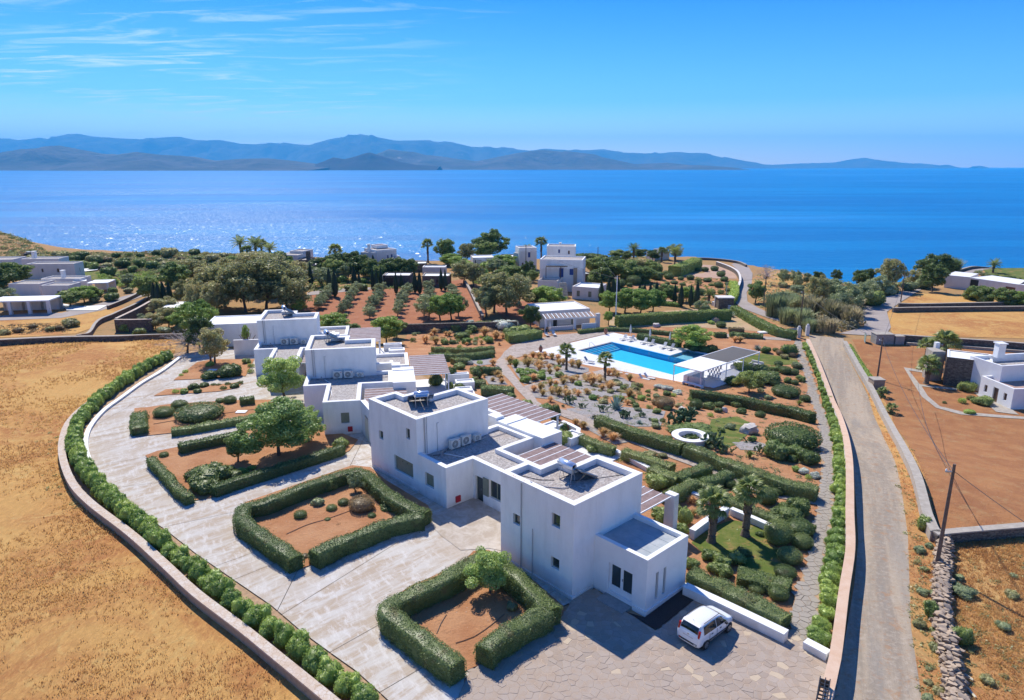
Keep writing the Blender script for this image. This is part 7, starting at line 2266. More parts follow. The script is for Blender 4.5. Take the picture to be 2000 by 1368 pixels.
# ---- trees: (u, v of the foot, crown width px, height m, kind)
tree(557, 782, 92, 5.2, 'feathery', label='light green feathery tree beside the third tower house', group='garden trees')
tree(545, 892, 150, 5.3, 'feathery', label='leaning feathery tree with bare dark trunk in the hedged bed', group='garden trees', lean=2.2)
tree(604, 866, 66, 3.6, 'feathery', label='smaller feathery crown against the third house, right of the leaning tree', group='garden trees')
tree(465, 905, 52, 3.0, 'round', label='small bushy tree left of the leaning tree in the hedged bed', group='garden trees')
tree(957, 1162, 92, 3.1, 'feathery', label='small feathery tree inside the nearest hedged square bed', group='garden trees')
tree(695, 965, 38, 1.9, 'olive', label='thin young sapling beside the wicker like bush', group='garden trees')
tree(420, 712, 62, 5.0, 'dusty', label='gnarled tree with olive crown beside the garage wall', group='garden trees')
tree(412, 708, 58, 4.8, 'bare', label='bare grey branches of a gnarled tree near the drive end', group='garden trees')
tree(366, 690, 92, 3.4, 'bare', label='grey leafless thicket at the corner of the golden field', group='garden trees')
tree(392, 688, 62, 5.2, 'pine', label='dark bushy tree at the top left end of the drive', group='garden trees')
tree(388, 665, 56, 6.0, 'bright', label='bright green tree between the shed and the garage', group='garden trees')
tree(483, 690, 16, 4.2, 'bright', flat=2.0, label='narrow green shrub tree against the farthest tower house', group='garden trees')
tree(1357, 682, 84, 4.2, 'bright', label='round bright tree beyond the shallow pool', group='garden trees')
tree(1463, 768, 58, 3.4, 'round', label='small tree with thin stems just right of the poolside bar', group='garden trees')
tree(1036, 640, 46, 4.6, 'pine', label='dark round tree beside the pool house', group='garden trees')
tree(1188, 636, 20, 3.0, 'bright', label='thin young tree right of the pool house porch', group='garden trees')
tree(1373, 618, 40, 3.6, 'olive', label='small tree with a crooked white trunk by the agaves', group='garden trees')
TR = [
 # dark trees behind the villas
 (655, 655, 66, 4.2, 'bright'), (690, 668, 40, 3.4, 'round'), (755, 672, 66, 5.0, 'bright'), (775, 660, 40, 3.5, 'round'), (585, 612, 26, 3, 'bright'),
 # left big mass
 (440, 600, 90, 8.5, 'dusty'), (480, 610, 90, 9.5, 'dusty'), (520, 605, 100, 10, 'dusty'), (560, 600, 80, 8.5, 'dusty'), (500, 570, 90, 9, 'dusty'), (455, 570, 70, 7.5, 'dusty'), (535, 575, 80, 9, 'dusty'), (573, 612, 60, 7, 'dusty'),
 (422, 618, 50, 6.5, 'dusty'), (390, 612, 46, 6, 'dusty'), (400, 640, 40, 5, 'bright'), (465, 545, 60, 6, 'round'), (520, 545, 70, 7, 'pine'), (350, 575, 60, 7, 'round'), (375, 560, 60, 6.5, 'dusty'), (290, 590, 42, 6, 'round'),
 (330, 560, 40, 5, 'olive'), (30, 560, 70, 6, 'round'), (-5, 575, 60, 6, 'pine'), (15, 600, 40, 4, 'olive'), (137, 600, 46, 3.4, 'round'), (165, 592, 46, 3.6, 'bright'), (180, 588, 34, 3.2, 'round'), (325, 618, 50, 3.6, 'dusty'), (305, 645, 40, 3, 'dusty'),
 # middle behind orchard
 (640, 540, 60, 6, 'pine'), (660, 535, 46, 6, 'pine'), (630, 560, 46, 5, 'olive'), (585, 560, 40, 6, 'dusty'), (575, 575, 40, 6, 'dusty'), (700, 545, 50, 6.5, 'pine'), (715, 540, 40, 6, 'pine'), (680, 548, 40, 5, 'olive'), (760, 548, 44, 6, 'pine'),
 (782, 545, 44, 6, 'pine'), (800, 548, 40, 6, 'pine'), (740, 552, 36, 5, 'round'), (672, 528, 40, 5, 'round'), (602, 545, 36, 4.5, 'olive'),
 # shore trees
 (869, 515, 38, 8.5, 'round'), (960, 506, 66, 10, 'round'), (945, 510, 50, 7, 'round'), (912, 512, 38, 6, 'dusty'), (884, 520, 40, 4, 'bright'), (900, 535, 36, 4, 'round'), (895, 526, 40, 4, 'bright'), (875, 520, 40, 4, 'bright'),
 (905, 555, 44, 6, 'dusty'), (925, 560, 44, 6, 'dusty'), (985, 530, 56, 5, 'bright'), (965, 535, 46, 4.6, 'olive'), (995, 545, 50, 4, 'round'), (1032, 545, 26, 5, 'pine'), (1040, 552, 26, 3.4, 'round'),
 # tree group right of the orchard
 (965, 612, 80, 8.5, 'dusty'), (990, 618, 90, 9, 'dusty'), (950, 618, 50, 6.5, 'olive'), (1015, 598, 50, 7, 'dusty'), (1070, 602, 66, 5, 'bright'), (1045, 600, 40, 4, 'round'),
 # olives right below
 (838, 625, 50, 5.4, 'olive'), (860, 627, 50, 5.4, 'bright'), (882, 625, 50, 5.6, 'bright'), (828, 618, 36, 4.4, 'olive'), (895, 618, 34, 4.6, 'olive'),
 # right of big house
 (1185, 545, 50, 6, 'round'), (1215, 548, 60, 6, 'round'), (1175, 560, 44, 5, 'pine'), (1240, 540, 46, 5, 'dusty'), (1255, 552, 46, 4.6, 'round'), (1220, 612, 60, 5.5, 'bright'), (1250, 615, 60, 5.5, 'bright'), (1190, 610, 40, 4.6, 'bright'), (1275, 610, 50, 5, 'bright'),
 (1318, 508, 38, 5.5, 'olive'), (1275, 510, 28, 3.6, 'pine'), (1225, 508, 26, 3, 'pine'), (1205, 505, 40, 3, 'round'), (1172, 497, 26, 2.6, 'round'), (1250, 500, 40, 3.4, 'pine'),
 # right slope
 (1475, 592, 38, 5.2, 'round'), (1529, 558, 24, 4.4, 'olive'), (1550, 555, 26, 3.8, 'olive'), (1558, 563, 20, 3.4, 'olive'), (1575, 557, 22, 3.2, 'olive'), (1595, 560, 26, 4, 'pine'), (1632, 556, 20, 4, 'pine'), (1680, 566, 38, 5, 'pine'), (1697, 563, 20, 5, 'pine'),
 (1595, 600, 44, 7, 'dusty'), (1645, 615, 60, 6.5, 'olive'), (1620, 590, 50, 5.5, 'olive'), (1665, 598, 56, 5.5, 'olive'), (1690, 590, 50, 5, 'olive'), (1525, 600, 34, 3.6, 'olive'), (1545, 598, 30, 3, 'olive'),
 (1735, 568, 52, 8, 'dusty'), (1715, 575, 40, 4.6, 'olive'), (1825, 545, 70, 7, 'pine'), (1850, 540, 40, 5, 'pine'), (1820, 570, 44, 7, 'pine'), (1790, 560, 40, 4.6, 'dusty'), (1910, 590, 50, 4.0, 'round'), (1960, 598, 50, 4.0, 'round'), (1990, 600, 40, 3.6, 'bright'), (1893, 517, 34, 2.4, 'pine'),
]
TR += [(330, 640, 44, 3.6, 'dusty'), (352, 645, 40, 3.2, 'bright'), (412, 650, 40, 4.4, 'bright'), (285, 640, 34, 2.4, 'olive'), (375, 640, 44, 4.5, 'bright'), (365, 600, 44, 5.5, 'dusty'), (410, 585, 60, 7, 'dusty'), (540, 555, 70, 8, 'round'), (250, 560, 30, 3, 'olive'),
  (690, 530, 44, 6, 'pine'), (650, 548, 40, 6, 'round'), (725, 550, 40, 6, 'pine'), (795, 538, 40, 4.5, 'pine'), (1160, 535, 44, 5, 'round'), (1200, 530, 44, 4.5, 'pine'), (1270, 540, 40, 4.5, 'round'), (1300, 590, 40, 4.2, 'round'), (1340, 590, 36, 3.6, 'bright')]
for t_ in TR: tree(t_[0], t_[1], t_[2] * (1.18 if t_[0] < 620 else 1.08), t_[3] * (1.15 if t_[0] < 620 else 1.05), t_[4])
# silvery reed like tree
tree(1496, 556, 38, 5.5, 'bare', phrase='pale feathery tamarisk')
# orchard rows of small olives
r_ = random.Random(3)
for (x0, y0, x1, y1, n) in ((645, 578, 622, 606, 6), (697, 574, 668, 618, 6), (744, 576, 722, 622, 7), (798, 574, 776, 618, 7), (836, 570, 840, 590, 3), (884, 574, 888, 600, 3)):
 for k in range(n):
  f = k / (n - 1)
  tree(x0 + (x1 - x0) * f + r_.uniform(-2, 2), y0 + (y1 - y0) * f + r_.uniform(-1, 1), r_.uniform(24, 30), r_.uniform(2.6, 3.3), 'olive', 'small olive tree of the orchard rows', 'orchard olive trees')
for c in [(390, 555, 9, 38), (399, 550, 9, 26), (409, 548, 9, 30), (416, 546, 9, 28), (425, 543, 9, 30), (434, 539, 8, 24), (441, 533, 8, 20), (304, 598, 16, 44), (312, 600, 16, 46), (322, 598, 16, 46), (333, 594, 14, 42),
   (556, 558, 9, 38), (577, 560, 8, 40), (608, 562, 10, 48), (644, 570, 12, 46), (655, 580, 14, 52), (677, 526, 12, 32), (693, 564, 13, 42), (730, 536, 12, 36), (729, 570, 9, 46), (736, 572, 9, 44), (745, 569, 9, 46),
   (774, 575, 10, 42), (784, 562, 8, 26), (811, 573, 11, 42), (820, 575, 12, 44), (862, 568, 10, 42), (870, 570, 9, 42), (1174, 590, 13, 40), (1188, 592, 13, 52), (1197, 594, 12, 52), (1206, 592, 11, 50),
   (1248, 590, 10, 36), (1258, 592, 10, 38), (1269, 594, 11, 40), (1281, 592, 13, 40), (1317, 594, 9, 38), (1329, 600, 13, 44), (1348, 600, 10, 42), (1360, 600, 13, 50), (626, 556, 8, 30), (702, 560, 8, 28),
   (1722, 840, 6, 16), (1728, 842, 6, 18)]:
 if c[0] in (1722, 1728): continue
 cypress(*c)
# palms
palm(1106, 724, 34, 2.9, 24, label='fan palm in the golden grass bed left of the pool', thick=.17)
palm(1181, 745, 34, 3.0, 24, label='fan palm with thin trunk below the long side of the pool', thick=.17)
palm(1389, 1060, 66, 2.9, 26, label='left one of two palms on the small lawn behind the nearest house', thick=.24, skirt=5)
palm(1456, 1048, 62, 3.4, 26, label='right one of two palms on the small lawn behind the nearest house', thick=.24, skirt=5)
palm(1809, 750, 44, 2.6, 24, label='palm with stout dark trunk on the red plot beside the stone wing', thick=.3)
palm(1806, 715, 36, 3.2, 20, label='palm standing behind the stout trunked one on the red plot', thick=.2)
palm(1843, 705, 52, 2.8, 22, label='bushy low palm behind the stone buttress at right', thick=.3)
palm(1722, 776, 26, .5, 16, label='dark low palm bush beside the square roadside pillar', thick=.2)
palm(1740, 808, 26, .5, 16, label='low palm bush further down the right road wall', thick=.2)
palm(1334, 797, 1, .3, 2)if False else None
for (u, v, w, h, ft, lb) in ((1057, 503, 25, 6.2, 0, 'tall palm standing against the sea by the large house'), (1030, 500, 24, 6.0, 0, 'palm behind the white stepped house'), (1237, 515, 26, 4.8, 1, 'coast palm left of the tiny chapel'),
        (1292, 512, 17, 3.6, 0, 'small palm beside the tiny chapel'), (1317, 530, 26, 6.0, 1, 'double stemmed coast palm right of the chapel'), (656, 518, 27, 4.6, 0, 'round headed palm against the sea left of the shore house'),
        (836, 514, 23, 6.0, 0, 'palm with bare trunk left of the tall shore tree'), (474, 529, 32, 8.4, 1, 'leftmost palm of the left coast cluster'), (503, 528, 34, 8.0, 1, 'middle palm of the left coast cluster'),
        (514, 524, 28, 7.0, 0, 'palm just right of the middle of the left coast cluster'), (530, 528, 28, 6.6, 1, 'rightmost palm of the left coast cluster'), (486, 532, 26, 6.2, 0, 'low palm in the left coast cluster'),
        (1939, 534, 26, 2.6, 1, 'low palm by the far right coast road'), (1384, 592, 22, 2.4, 1, 'small palm by the stone gatehouse'), (733, 494, 16, 1.0, 1, 'palm peeping over the roof of the shore house')):
 palm(u, v, w, h, 26, bool(ft), single=False, thick=.28, label=lb)
# ---- loose ground cover nobody could count
def cover(name, poly_px, n, size, mat, hgt=.5, seed=1, lv=26):
 r = np.random.default_rng(seed); us = [p[0] for p in poly_px]; vs2 = [p[1] for p in poly_px]
 U = r.uniform(min(us), max(us), n * 3); Vv = r.uniform(min(vs2), max(vs2), n * 3); k = inside(poly_px, U, Vv); U, Vv = U[k][:n], Vv[k][:n]
 Ps, Ns, Sz = [], [], []
 for u, v in zip(U, Vv):
  P = G(u, v); s = size * r.uniform(.5, 1.5); D = r.normal(0, 1, (lv, 3)); D[:, 2] = np.abs(D[:, 2]); D /= np.linalg.norm(D, axis=1)[:, None]
  Ps.append(D * np.array([s, s, s * hgt]) * r.uniform(.5, 1, (lv, 1)) + np.array(P)); Ns.append(D); Sz.append(np.full(lv, s * .42))
 V, F = leaves(np.concatenate(Ps), np.concatenate(Ns), np.concatenate(Sz), .6, .6)
 o = link(name, np_mesh(name, V, F, mat)); o['kind'] = 'stuff'
CO = [(0, 470), (60, 482), (100, 496), (450, 490), (540, 505), (470, 530), (300, 535), (200, 512), (60, 512), (0, 512)]
cover('low_scrub', CO, 900, 1.3, 'leaf_dusty', .45, 1); cover('low_scrub', CO, 500, 1.1, 'leaf_dark', .5, 2); cover('low_scrub', CO, 260, 1.2, 'leaf_brown', .4, 12)
CB = [(1195, 502), (1290, 500), (1290, 520), (1180, 530)]
cover('low_scrub', CB, 160, 1.0, 'leaf_dusty', .5, 3)
SL = [(1468, 545), (1500, 522), (1560, 530), (1612, 543), (1690, 560), (1700, 600), (1640, 640), (1560, 640), (1485, 600)]
cover('low_scrub', SL, 420, .7, 'leaf_dusty', .4, 4); cover('low_scrub', SL, 140, .9, 'leaf_olive', .7, 5)
cover('low_scrub', [(1560, 612), (1680, 605), (1684, 640), (1600, 650), (1540, 636)], 260, 1.1, 'golden_reed', 1.3, 6)
GP = [(800, 640), (905, 634), (1000, 640), (960, 672), (870, 676), (800, 670)]
cover('ground_cover', GP, 160, .35, 'leaf_olive', .6, 7)
GQ = [(1200, 790), (1290, 760), (1560, 690), (1590, 800), (1600, 950), (1400, 900), (1230, 850)]
cover('ground_cover', GQ, 420, .28, 'leaf_olive', .5, 8); cover('ground_cover', GQ, 260, .25, 'leaf_dusty', .4, 9)
cover('ground_cover', [(1100, 860), (1280, 890), (1560, 990), (1570, 1100), (1450, 1100), (1350, 1010), (1150, 880)], 260, .25, 'leaf_bright', .4, 10)
cover('ground_cover', [(1350, 1062), (1380, 1035), (1430, 1018), (1500, 1030), (1510, 1060), (1540, 1100), (1530, 1130), (1490, 1140), (1440, 1105)], 500, .16, 'leaf_bright', .35, 11, 12)
cover('ground_cover', [(1000, 700), (1150, 715), (1290, 830), (1230, 840), (1050, 770)], 240, .3, 'leaf_olive', .5, 13)
cover('low_scrub', [(1655, 675), (1740, 800), (1800, 920), (1835, 1040), (1850, 1368), (1795, 1368), (1776, 1200), (1770, 1040), (1740, 890)], 420, .28, 'leaf_dusty', .5, 14)
cover('low_scrub', [(1862, 1080), (2000, 1060), (2000, 1368), (1880, 1368)], 120, .26, 'leaf_dusty', .5, 15)
cover('low_scrub', [(110, 840), (60, 860), (90, 960), (250, 1060), (470, 1250), (600, 1368), (640, 1368), (480, 1235), (330, 1112), (180, 990), (130, 930)], 300, .28, 'leaf_dusty', .5, 16)
cover('low_scrub', [(0, 636), (150, 630), (150, 650), (0, 656)], 160, .5, 'leaf_brown', .5, 17)
cover('ground_cover', [(190, 535), (300, 530), (320, 545), (280, 562), (190, 560)], 420, .6, 'leaf_bright', .8, 18)
cover('ground_cover', [(600, 545), (810, 545), (810, 565), (600, 570)], 260, .8, 'leaf_mid', .6, 19)
cover('ground_cover', [(1215, 545), (1310, 538), (1425, 545), (1432, 575), (1410, 592), (1330, 588), (1240, 585)], 420, .5, 'leaf_mid', .5, 20)
cover('ground_cover', [(890, 510), (1000, 515), (1045, 548), (930, 556), (905, 535)], 240, .9, 'leaf_bright', .7, 21)
# ================================================================== POOL TERRACE
PA = math.radians(-47.97); P0 = Vector((11.64, 115.95)); PZ = -5.45
def PW(x, y, z=0.0):
 return Vector((P0.x + x * math.cos(PA) - y * math.sin(PA), P0.y + x * math.sin(PA) + y * math.cos(PA), PZ + z))
pd = link('pool_terrace', None, None, (0, 0, 0)); struct(pd)
def Q(pts): return [(PW(x, y).x, PW(x, y).y) for x, y in pts]
# deck with a hole for the basins: built from rectangles
deck = MB()
rects = [(-4.8, -6.2, 27.2, 0), (-4.8, 0.0, 0, 8.8), (19.63, 0, 27.2, 8.8), (-4.8, 8.8, 12.4, 15.0), (16.6, 8.8, 27.2, 14.8), (12.4, 14.4, 16.6, 15.0)]
for i, (a, b, c, d_) in enumerate(rects):
 nxs = max(1, int((c - a) / 2.2)); nys = max(1, int((d_ - b) / 2.2))
 for u in range(nxs):
  for v in range(nys):
   x0 = a + (c - a) * u / nxs; x1 = a + (c - a) * (u + 1) / nxs; y0 = b + (d_ - b) * v / nys; y1 = b + (d_ - b) * (v + 1) / nys
   link('deck_slab', MB().prism(Q([(x0 + .008, y0 + .008), (x1 - .008, y0 + .008), (x1 - .008, y1 - .008), (x0 + .008, y1 - .008)]), PZ - .5, PZ + .20).mesh('deck_slab', 'pool_deck_stone'), pd)
part('deck_edge', MB().prism(Q([(-4.8, -6.2), (27.2, -6.2), (27.2, -6.26), (-4.8, -6.26)][::-1]), PZ - .7, PZ + .19), 'dark_edge', pd)
top = PZ + .20
pool = thing('swimming_pool', 'long turquoise swimming pool with submerged steps', 'pool', PW(0, 0), 0)
def PL(o, x, y, z): 
 w = PW(x, y); return (w.x - o.location.x, w.y - o.location.y, z - o.location.z)
fl = MB(); fl.ngon([PL(pool, x, y, top - .95) for x, y in ((0, 0), (19.63, 0), (19.63, 8.8), (0, 8.8))]); part('pool_floor', fl, 'pool_tile', pool)
wl = MB()
c4 = [(0, 0), (19.63, 0), (19.63, 8.8), (0, 8.8)]
for a, b in zip(c4, c4[1:] + c4[:1]): wl.quad(PL(pool, *a, top - .95), PL(pool, *b, top - .95), PL(pool, *b, top - .02), PL(pool, *a, top - .02))
part('pool_wall', wl, 'pool_wall_blue', pool)
for k in range(5):
 x0 = .02 + k * .42; st = MB(); zt = top - .2 - .13 * k
 P8 = [(x0, .02), (x0 + .42, .02), (x0 + .42, 8.78), (x0, 8.78)]
 n = len(st.v); st.v += [PL(pool, *p, top - .94) for p in P8] + [PL(pool, *p, zt) for p in P8]
 st.f += [(4, 5, 6, 7)] + [(i, (i + 1) % 4, 4 + (i + 1) % 4, 4 + i) for i in range(4)]
 part('pool_step', st, 'shallow_tile' if k % 2 == 0 else 'pool_tile', pool)
 nz = MB(); nz.ngon([PL(pool, *p, zt + .004) for p in ((x0 + .34, .02), (x0 + .42, .02), (x0 + .42, 8.78), (x0 + .34, 8.78))]); part('step_edge', nz, 'pool_wall_blue', pool)
wa = MB(); wa.ngon([PL(pool, x, y, top - .09) for x, y in c4]); part('water', wa, 'pool_water', pool)
# pale coping on three sides, dark channel on the far side and step end
cop = MB()
for a in ((-.38, -.38, 20.0, -.002), (19.632, 0, 20.0, 8.8)):
 pass
for nm, a, m_ in (('coping', (-.4, -.3, 20.0, -.004), 'white_paint'), ('coping', (19.634, 0, 20.0, 8.8), 'white_paint'), ('channel', (-.4, 0, -.004, 8.8), 'dark_edge'), ('channel', (-.4, 8.804, 12.4, 9.1), 'pool_wall_blue')):
 b = MB(); q4 = [(a[0], a[1]), (a[2], a[1]), (a[2], a[3]), (a[0], a[3])]
 n = 0; b.v = [PL(pool, *p, top + .001) for p in q4] + [PL(pool, *p, top + .015) for p in q4]; b.f = [(4, 5, 6, 7)] + [(i, (i + 1) % 4, 4 + (i + 1) % 4, 4 + i) for i in range(4)]
 part(nm, b, m_, pool)
hr = MB(); hr.tube([PL(pool, -.5, 3.2, top), PL(pool, -.4, 3.2, top + .9), PL(pool, 0, 3.2, top + .95), PL(pool, 1.3, 3.2, top + .2), PL(pool, 1.4, 3.2, top - .4)], .03, 5); part('hand_rail', hr, 'grey_metal', pool)
sp = thing('shallow_pool', 'shallow pale blue basin joined to the far side of the pool', 'pool', PW(12.4, 8.9), 0)
b = MB(); b.ngon([PL(sp, x, y, top - .45) for x, y in ((12.4, 8.8), (16.6, 8.8), (16.6, 14.4), (12.4, 14.4))]); part('basin_floor', b, 'shallow_tile', sp)
b = MB(); c5 = [(12.4, 8.8), (16.6, 8.8), (16.6, 14.4), (12.4, 14.4)]
for p, q in zip(c5, c5[1:] + c5[:1]): b.quad(PL(sp, *p, top - .45), PL(sp, *q, top - .45), PL(sp, *q, top - .03), PL(sp, *p, top - .03))
part('basin_wall', b, 'shallow_tile', sp)
b = MB(); b.ngon([PL(sp, x, y, top - .09) for x, y in c5]); part('water', b, 'pool_water', sp)
# poolside bar pavilion
bar = thing('bar_pavilion', 'white steel pavilion with flat roof and slatted pergola over the pool bar', 'pavilion', PW(21.4, -2.9, .2), PA)
part('flat_roof', MB().box(0, 0, 2.5, 4.8, 6.9, 2.62), 'white_paint', bar)
fr = MB()
fr.box(-.02, 6.92, 2.45, .1, 16.4, 2.6); fr.box(4.7, 6.92, 2.45, 4.82, 16.4, 2.6); fr.box(.102, 16.3, 2.46, 4.698, 16.4, 2.59)
part('beam', fr, 'white_paint', bar)
for k in range(24):
 y = 7.1 + k * .385
 part('slat', MB().box(.103, y, 2.5, 4.697, y + .2, 2.56), 'dark_edge', bar)
for (x, y) in ((.05, .05), (4.65, .05), (.05, 6.8), (4.65, 6.8), (4.7, 11.5), (4.7, 16.2), (.05, 16.2), (.05, 11.5)):
 part('post', MB().box(x, y, 0, x + .1, y + .1, 2.448), 'white_paint', bar)
part('counter', MB().box(1.2, 1.0, 0, 1.9, 5.4, 1.05).box(1.2, 1.0, 1.053, 2.1, 5.4, 1.1), 'white_paint', bar)
part('counter', MB().box(2.103, 1.0, 0, 4.4, 1.6, 1.05), 'whitewash', bar)
# pierced block screen
for i in range(9):
 for j in range(5):
  if (i + j) % 2 == 0 or j == 0:
   part('screen_block', MB().box(2.4 + i * .25, 5.5, .45 * j, 2.63 + i * .25, 5.62, .45 * j + .43), 'white_paint', bar)
part('screen_frame', MB().box(2.3, 5.47, 2.27, 4.65, 5.65, 2.45), 'white_paint', bar)
bn = thing('bench', 'long white bench at the front of the bar pavilion', 'bench', PW(23.3, -3.2, .2), PA)
part('seat', MB().box(0, 0, .42, 3.2, .7, .5), 'white_paint', bn)
for x in (0, 1.1, 2.1, 3.1): part('leg', MB().box(x, .02, 0, x + .1, .68, .418), 'white_paint', bn)
for (x, y, lb) in ((23.2, 10, 'pale outdoor sofa under the slatted pergola'), (24.5, 13.4, 'second outdoor sofa at the far end of the slatted pergola')):
 so = thing('sofa', lb, 'sofa', PW(x, y, .2), PA)
 part('base', MB().box(0, 0, 0, 2.0, .8, .35), 'whitewash', so); part('cushion', MB().box(.05, .05, .353, 1.95, .78, .5), 'lounger_grey', so); part('backrest', MB().box(0, .803, 0, 2.0, 1.0, .8), 'whitewash', so)
# ---- sun loungers
def make_lounger():
 t = thing('sun_lounger', '', 'sun lounger')
 f = MB()
 for s in (-.3, .3): f.box(s - .02, -.95, .30, s + .02, .95, .34)
 f.box(-.3, -.95, .301, .3, -.91, .339); f.box(-.3, .91, .301, .3, .95, .339)
 part('frame', f, 'grey_metal', t)
 for (x, y) in ((-.3, -.8), (.3, -.8), (-.3, .6), (.3, .6)): part('leg', MB().box(x - .02, y - .02, 0, x + .02, y + .02, .298), 'grey_metal', t)
 part('seat', MB().box(-.28, -.92, .342, .28, .28, .375), 'lounger_cloth', t)
 part('backrest', MB().obox((0, .58, .62), (.28, 0, 0), (0, .26, .30), (0, -.012, .012)), 'lounger_cloth', t)
 return t
LG = make_lounger(); _lg = [0]
def lounger(P, rz, label, mat=None):
 if _lg[0] == 0: o = LG; o.location = P; o.rotation_euler = (0, 0, rz); o['label'] = label
 else: o = copy_tree(LG, P, rz, None, label)
 _lg[0] += 1; o['group'] = 'sun loungers'
 if mat:
  for ch in o.children:
   if ch.name.startswith(('seat', 'backrest')):
    me = ch.data.copy(); me.materials[0] = MATS[mat]; ch.data = me
 return o
def on_deck(u, v, z=.2):
 x, y = on_plane(u, v, PZ + z); return Vector((x, y, PZ + z))
ordn = ['leftmost', 'second', 'third', 'fourth', 'fifth', 'rightmost']
for i, (u, v) in enumerate(((1218, 664), (1233, 666), (1258, 671), (1272, 674), (1296, 680), (1311, 683))):
 lounger(on_deck(u, v), PA + R(8), '%s sun lounger %s of the far poolside row' % (ordn[i], 'from the left' if 0 < i < 5 else 'chair'), 'lounger_grey' if i % 2 else None)
lounger(on_deck(1068, 657, .0), PA + R(60), 'flat sun lounger on the left before the pool house'); lounger(on_deck(1082, 656, .0), PA + R(60), 'flat sun lounger next to the closed parasol before the pool house')
for (u, v, lb) in ((1115, 702, 'sun lounger on the near deck behind the left palm'), (1150, 709, 'sun lounger on the raised deck edge between the palms'), (1268, 742, 'sun lounger alone on the near pool deck'), (1258, 744, 'sun lounger beside the lone one on the near deck')):
 lounger(on_deck(u, v), PA + R(100), lb, 'lounger_grey' if u == 1150 else None)
for (u, v, lb) in ((1131, 706, 'small white side table between the near loungers'), ):
 t = thing('side_table', lb, 'table', on_deck(u, v), PA); part('tabletop', MB().box(-.3, -.3, .42, .3, .3, .46), 'white_paint', t)
 for sx in (-.25, .25):
  for sy in (-.25, .25): part('leg', MB().box(sx - .02, sy - .02, 0, sx + .02, sy + .02, .418), 'white_paint', t)
for k, (u, v) in enumerate(((1212, 733), (1224, 736))):
 t = thing('dining_chair', 'thin wire chair on the near pool deck, %s of a pair' % ('left' if k == 0 else 'right'), 'chair', on_deck(u, v), PA + R(90), 'wire chairs on the deck')
 for (x, y) in ((-.25, -.25), (.25, -.25), (-.25, .25), (.25, .25)): part('leg', MB().tube([(x, y, 0), (x * .9, y * .9, .43)], .02, 4), 'white_paint', t)
 part('seat', MB().box(-.25, -.25, .432, .25, .25, .46), 'lounger_cloth', t)
 b = MB(); b.tube([(-.24, .25, .46), (-.26, .33, .95), (.26, .33, .95), (.24, .25, .46)], .02, 4); b.tube([(-.25, .3, .7), (.25, .3, .7)], .015, 4); part('backrest', b, 'white_paint', t)
# closed parasols
for i, (u, v, lb) in enumerate(((1231, 660, 'closed parasol behind the leftmost pair of loungers'), (1269, 668, 'closed parasol behind the middle pair of loungers'), (1308, 675, 'closed parasol behind the right pair of loungers'), (1074, 653, 'closed parasol before the pool house wall'))):
 t = thing('parasol', lb, 'parasol', on_deck(u, v, .2 if i < 3 else 0), 0, 'closed parasols')
 part('pole', MB().tube([(0, 0, 0), (0, 0, 2.55)], .03, 6), 'white_paint', t)
 part('canopy', MB().lathe([(.05, 1.0), (.22, 1.15), (.20, 1.6), (.13, 2.1), (.05, 2.45), (0, 2.6)], 9), 'parasol_cloth', t, True)
 part('base_plate', MB().lathe([(0, 0), (.3, .0), (.3, .06), (0, .08)], 10), 'grey_metal', t)
for (u, v, lb) in ((1056, 688, 'tall terracotta jar with a plant at the left corner of the deck'), (1183, 653, 'round terracotta jar at the far corner of the pool deck')):
 t = thing('terracotta_jar', lb, 'jar', on_deck(u, v, .2 if u > 1100 else .1)); part('jar_body', MB().lathe([(.16, 0), (.30, .3), (.36, .6), (.30, .9), (.18, 1.02), (.22, 1.1), (.15, 1.08)], 14), 'terracotta', t, True)
 if u < 1100:
  o = link('plant', S('agave')[0], t, (0, 0, 1.0)); o.scale = (.35, .35, .4)
# white ring wall and rocks
P = G(1348, 850, .8); t = thing('well_ring', 'round white well ring behind the clipped hedge', 'well', P)
part('ring_wall', MB().lathe([(1.45, -.3), (1.45, .62), (1.72, .64), (1.75, .80), (1.1, .80), (1.08, .1), (0, .08)], 36), 'whitewash', t); part('ring_bed', MB().ngon([(1.07 * math.cos(a * .35), 1.07 * math.sin(a * .35), .15) for a in range(18)]), 'mortar', t)
def rock(u, v, w, h, mat, label, seed):
 P = G(u, v + w * .2); r = w * .5 * m_per_px(P)
 V, F = cube_sphere(4, .75, seed); V = V * np.array([r, r * .7, h * .55]) + np.array([0, 0, h * .35])
 o = link('boulder', np_mesh('boulder', V, F, mat), None, P, rnd.uniform(-.6, .6)); tag(o, label, 'boulder', 'garden boulders')
rock(1463, 840, 36, 1.1, 'boulder_white', 'large pale boulder on the grass right of the well ring', 2.0)
rock(1415, 804, 12, .7, 'boulder_white', 'round pale stone below the clipped topiaries', 5.0)
rock(1332, 801, 14, .6, 'boulder_white', 'small pale boulder left of the cactus clump', 7.0)
rock(1517, 770, 10, .9, 'boulder_white', 'upright pale stone right of the poolside bar', 9.0)
rock(1397, 626, 18, 1.1, 'field_stone', 'grey boulder among the agaves', 12.0)
rock(1282, 636, 16, .9, 'boulder_white', 'pale boulder left of the agaves', 14.0)
rock(1318, 534, 9, .9, 'field_stone', 'boulder on the pink gravel yard', 16.0); rock(1412, 531, 9, .9, 'field_stone', 'boulder right of the clipped row on pink gravel', 18.0)
rock(1458, 843, 10, .5, 'boulder_white', 'small stone leaning on the large pale boulder', 20.0)
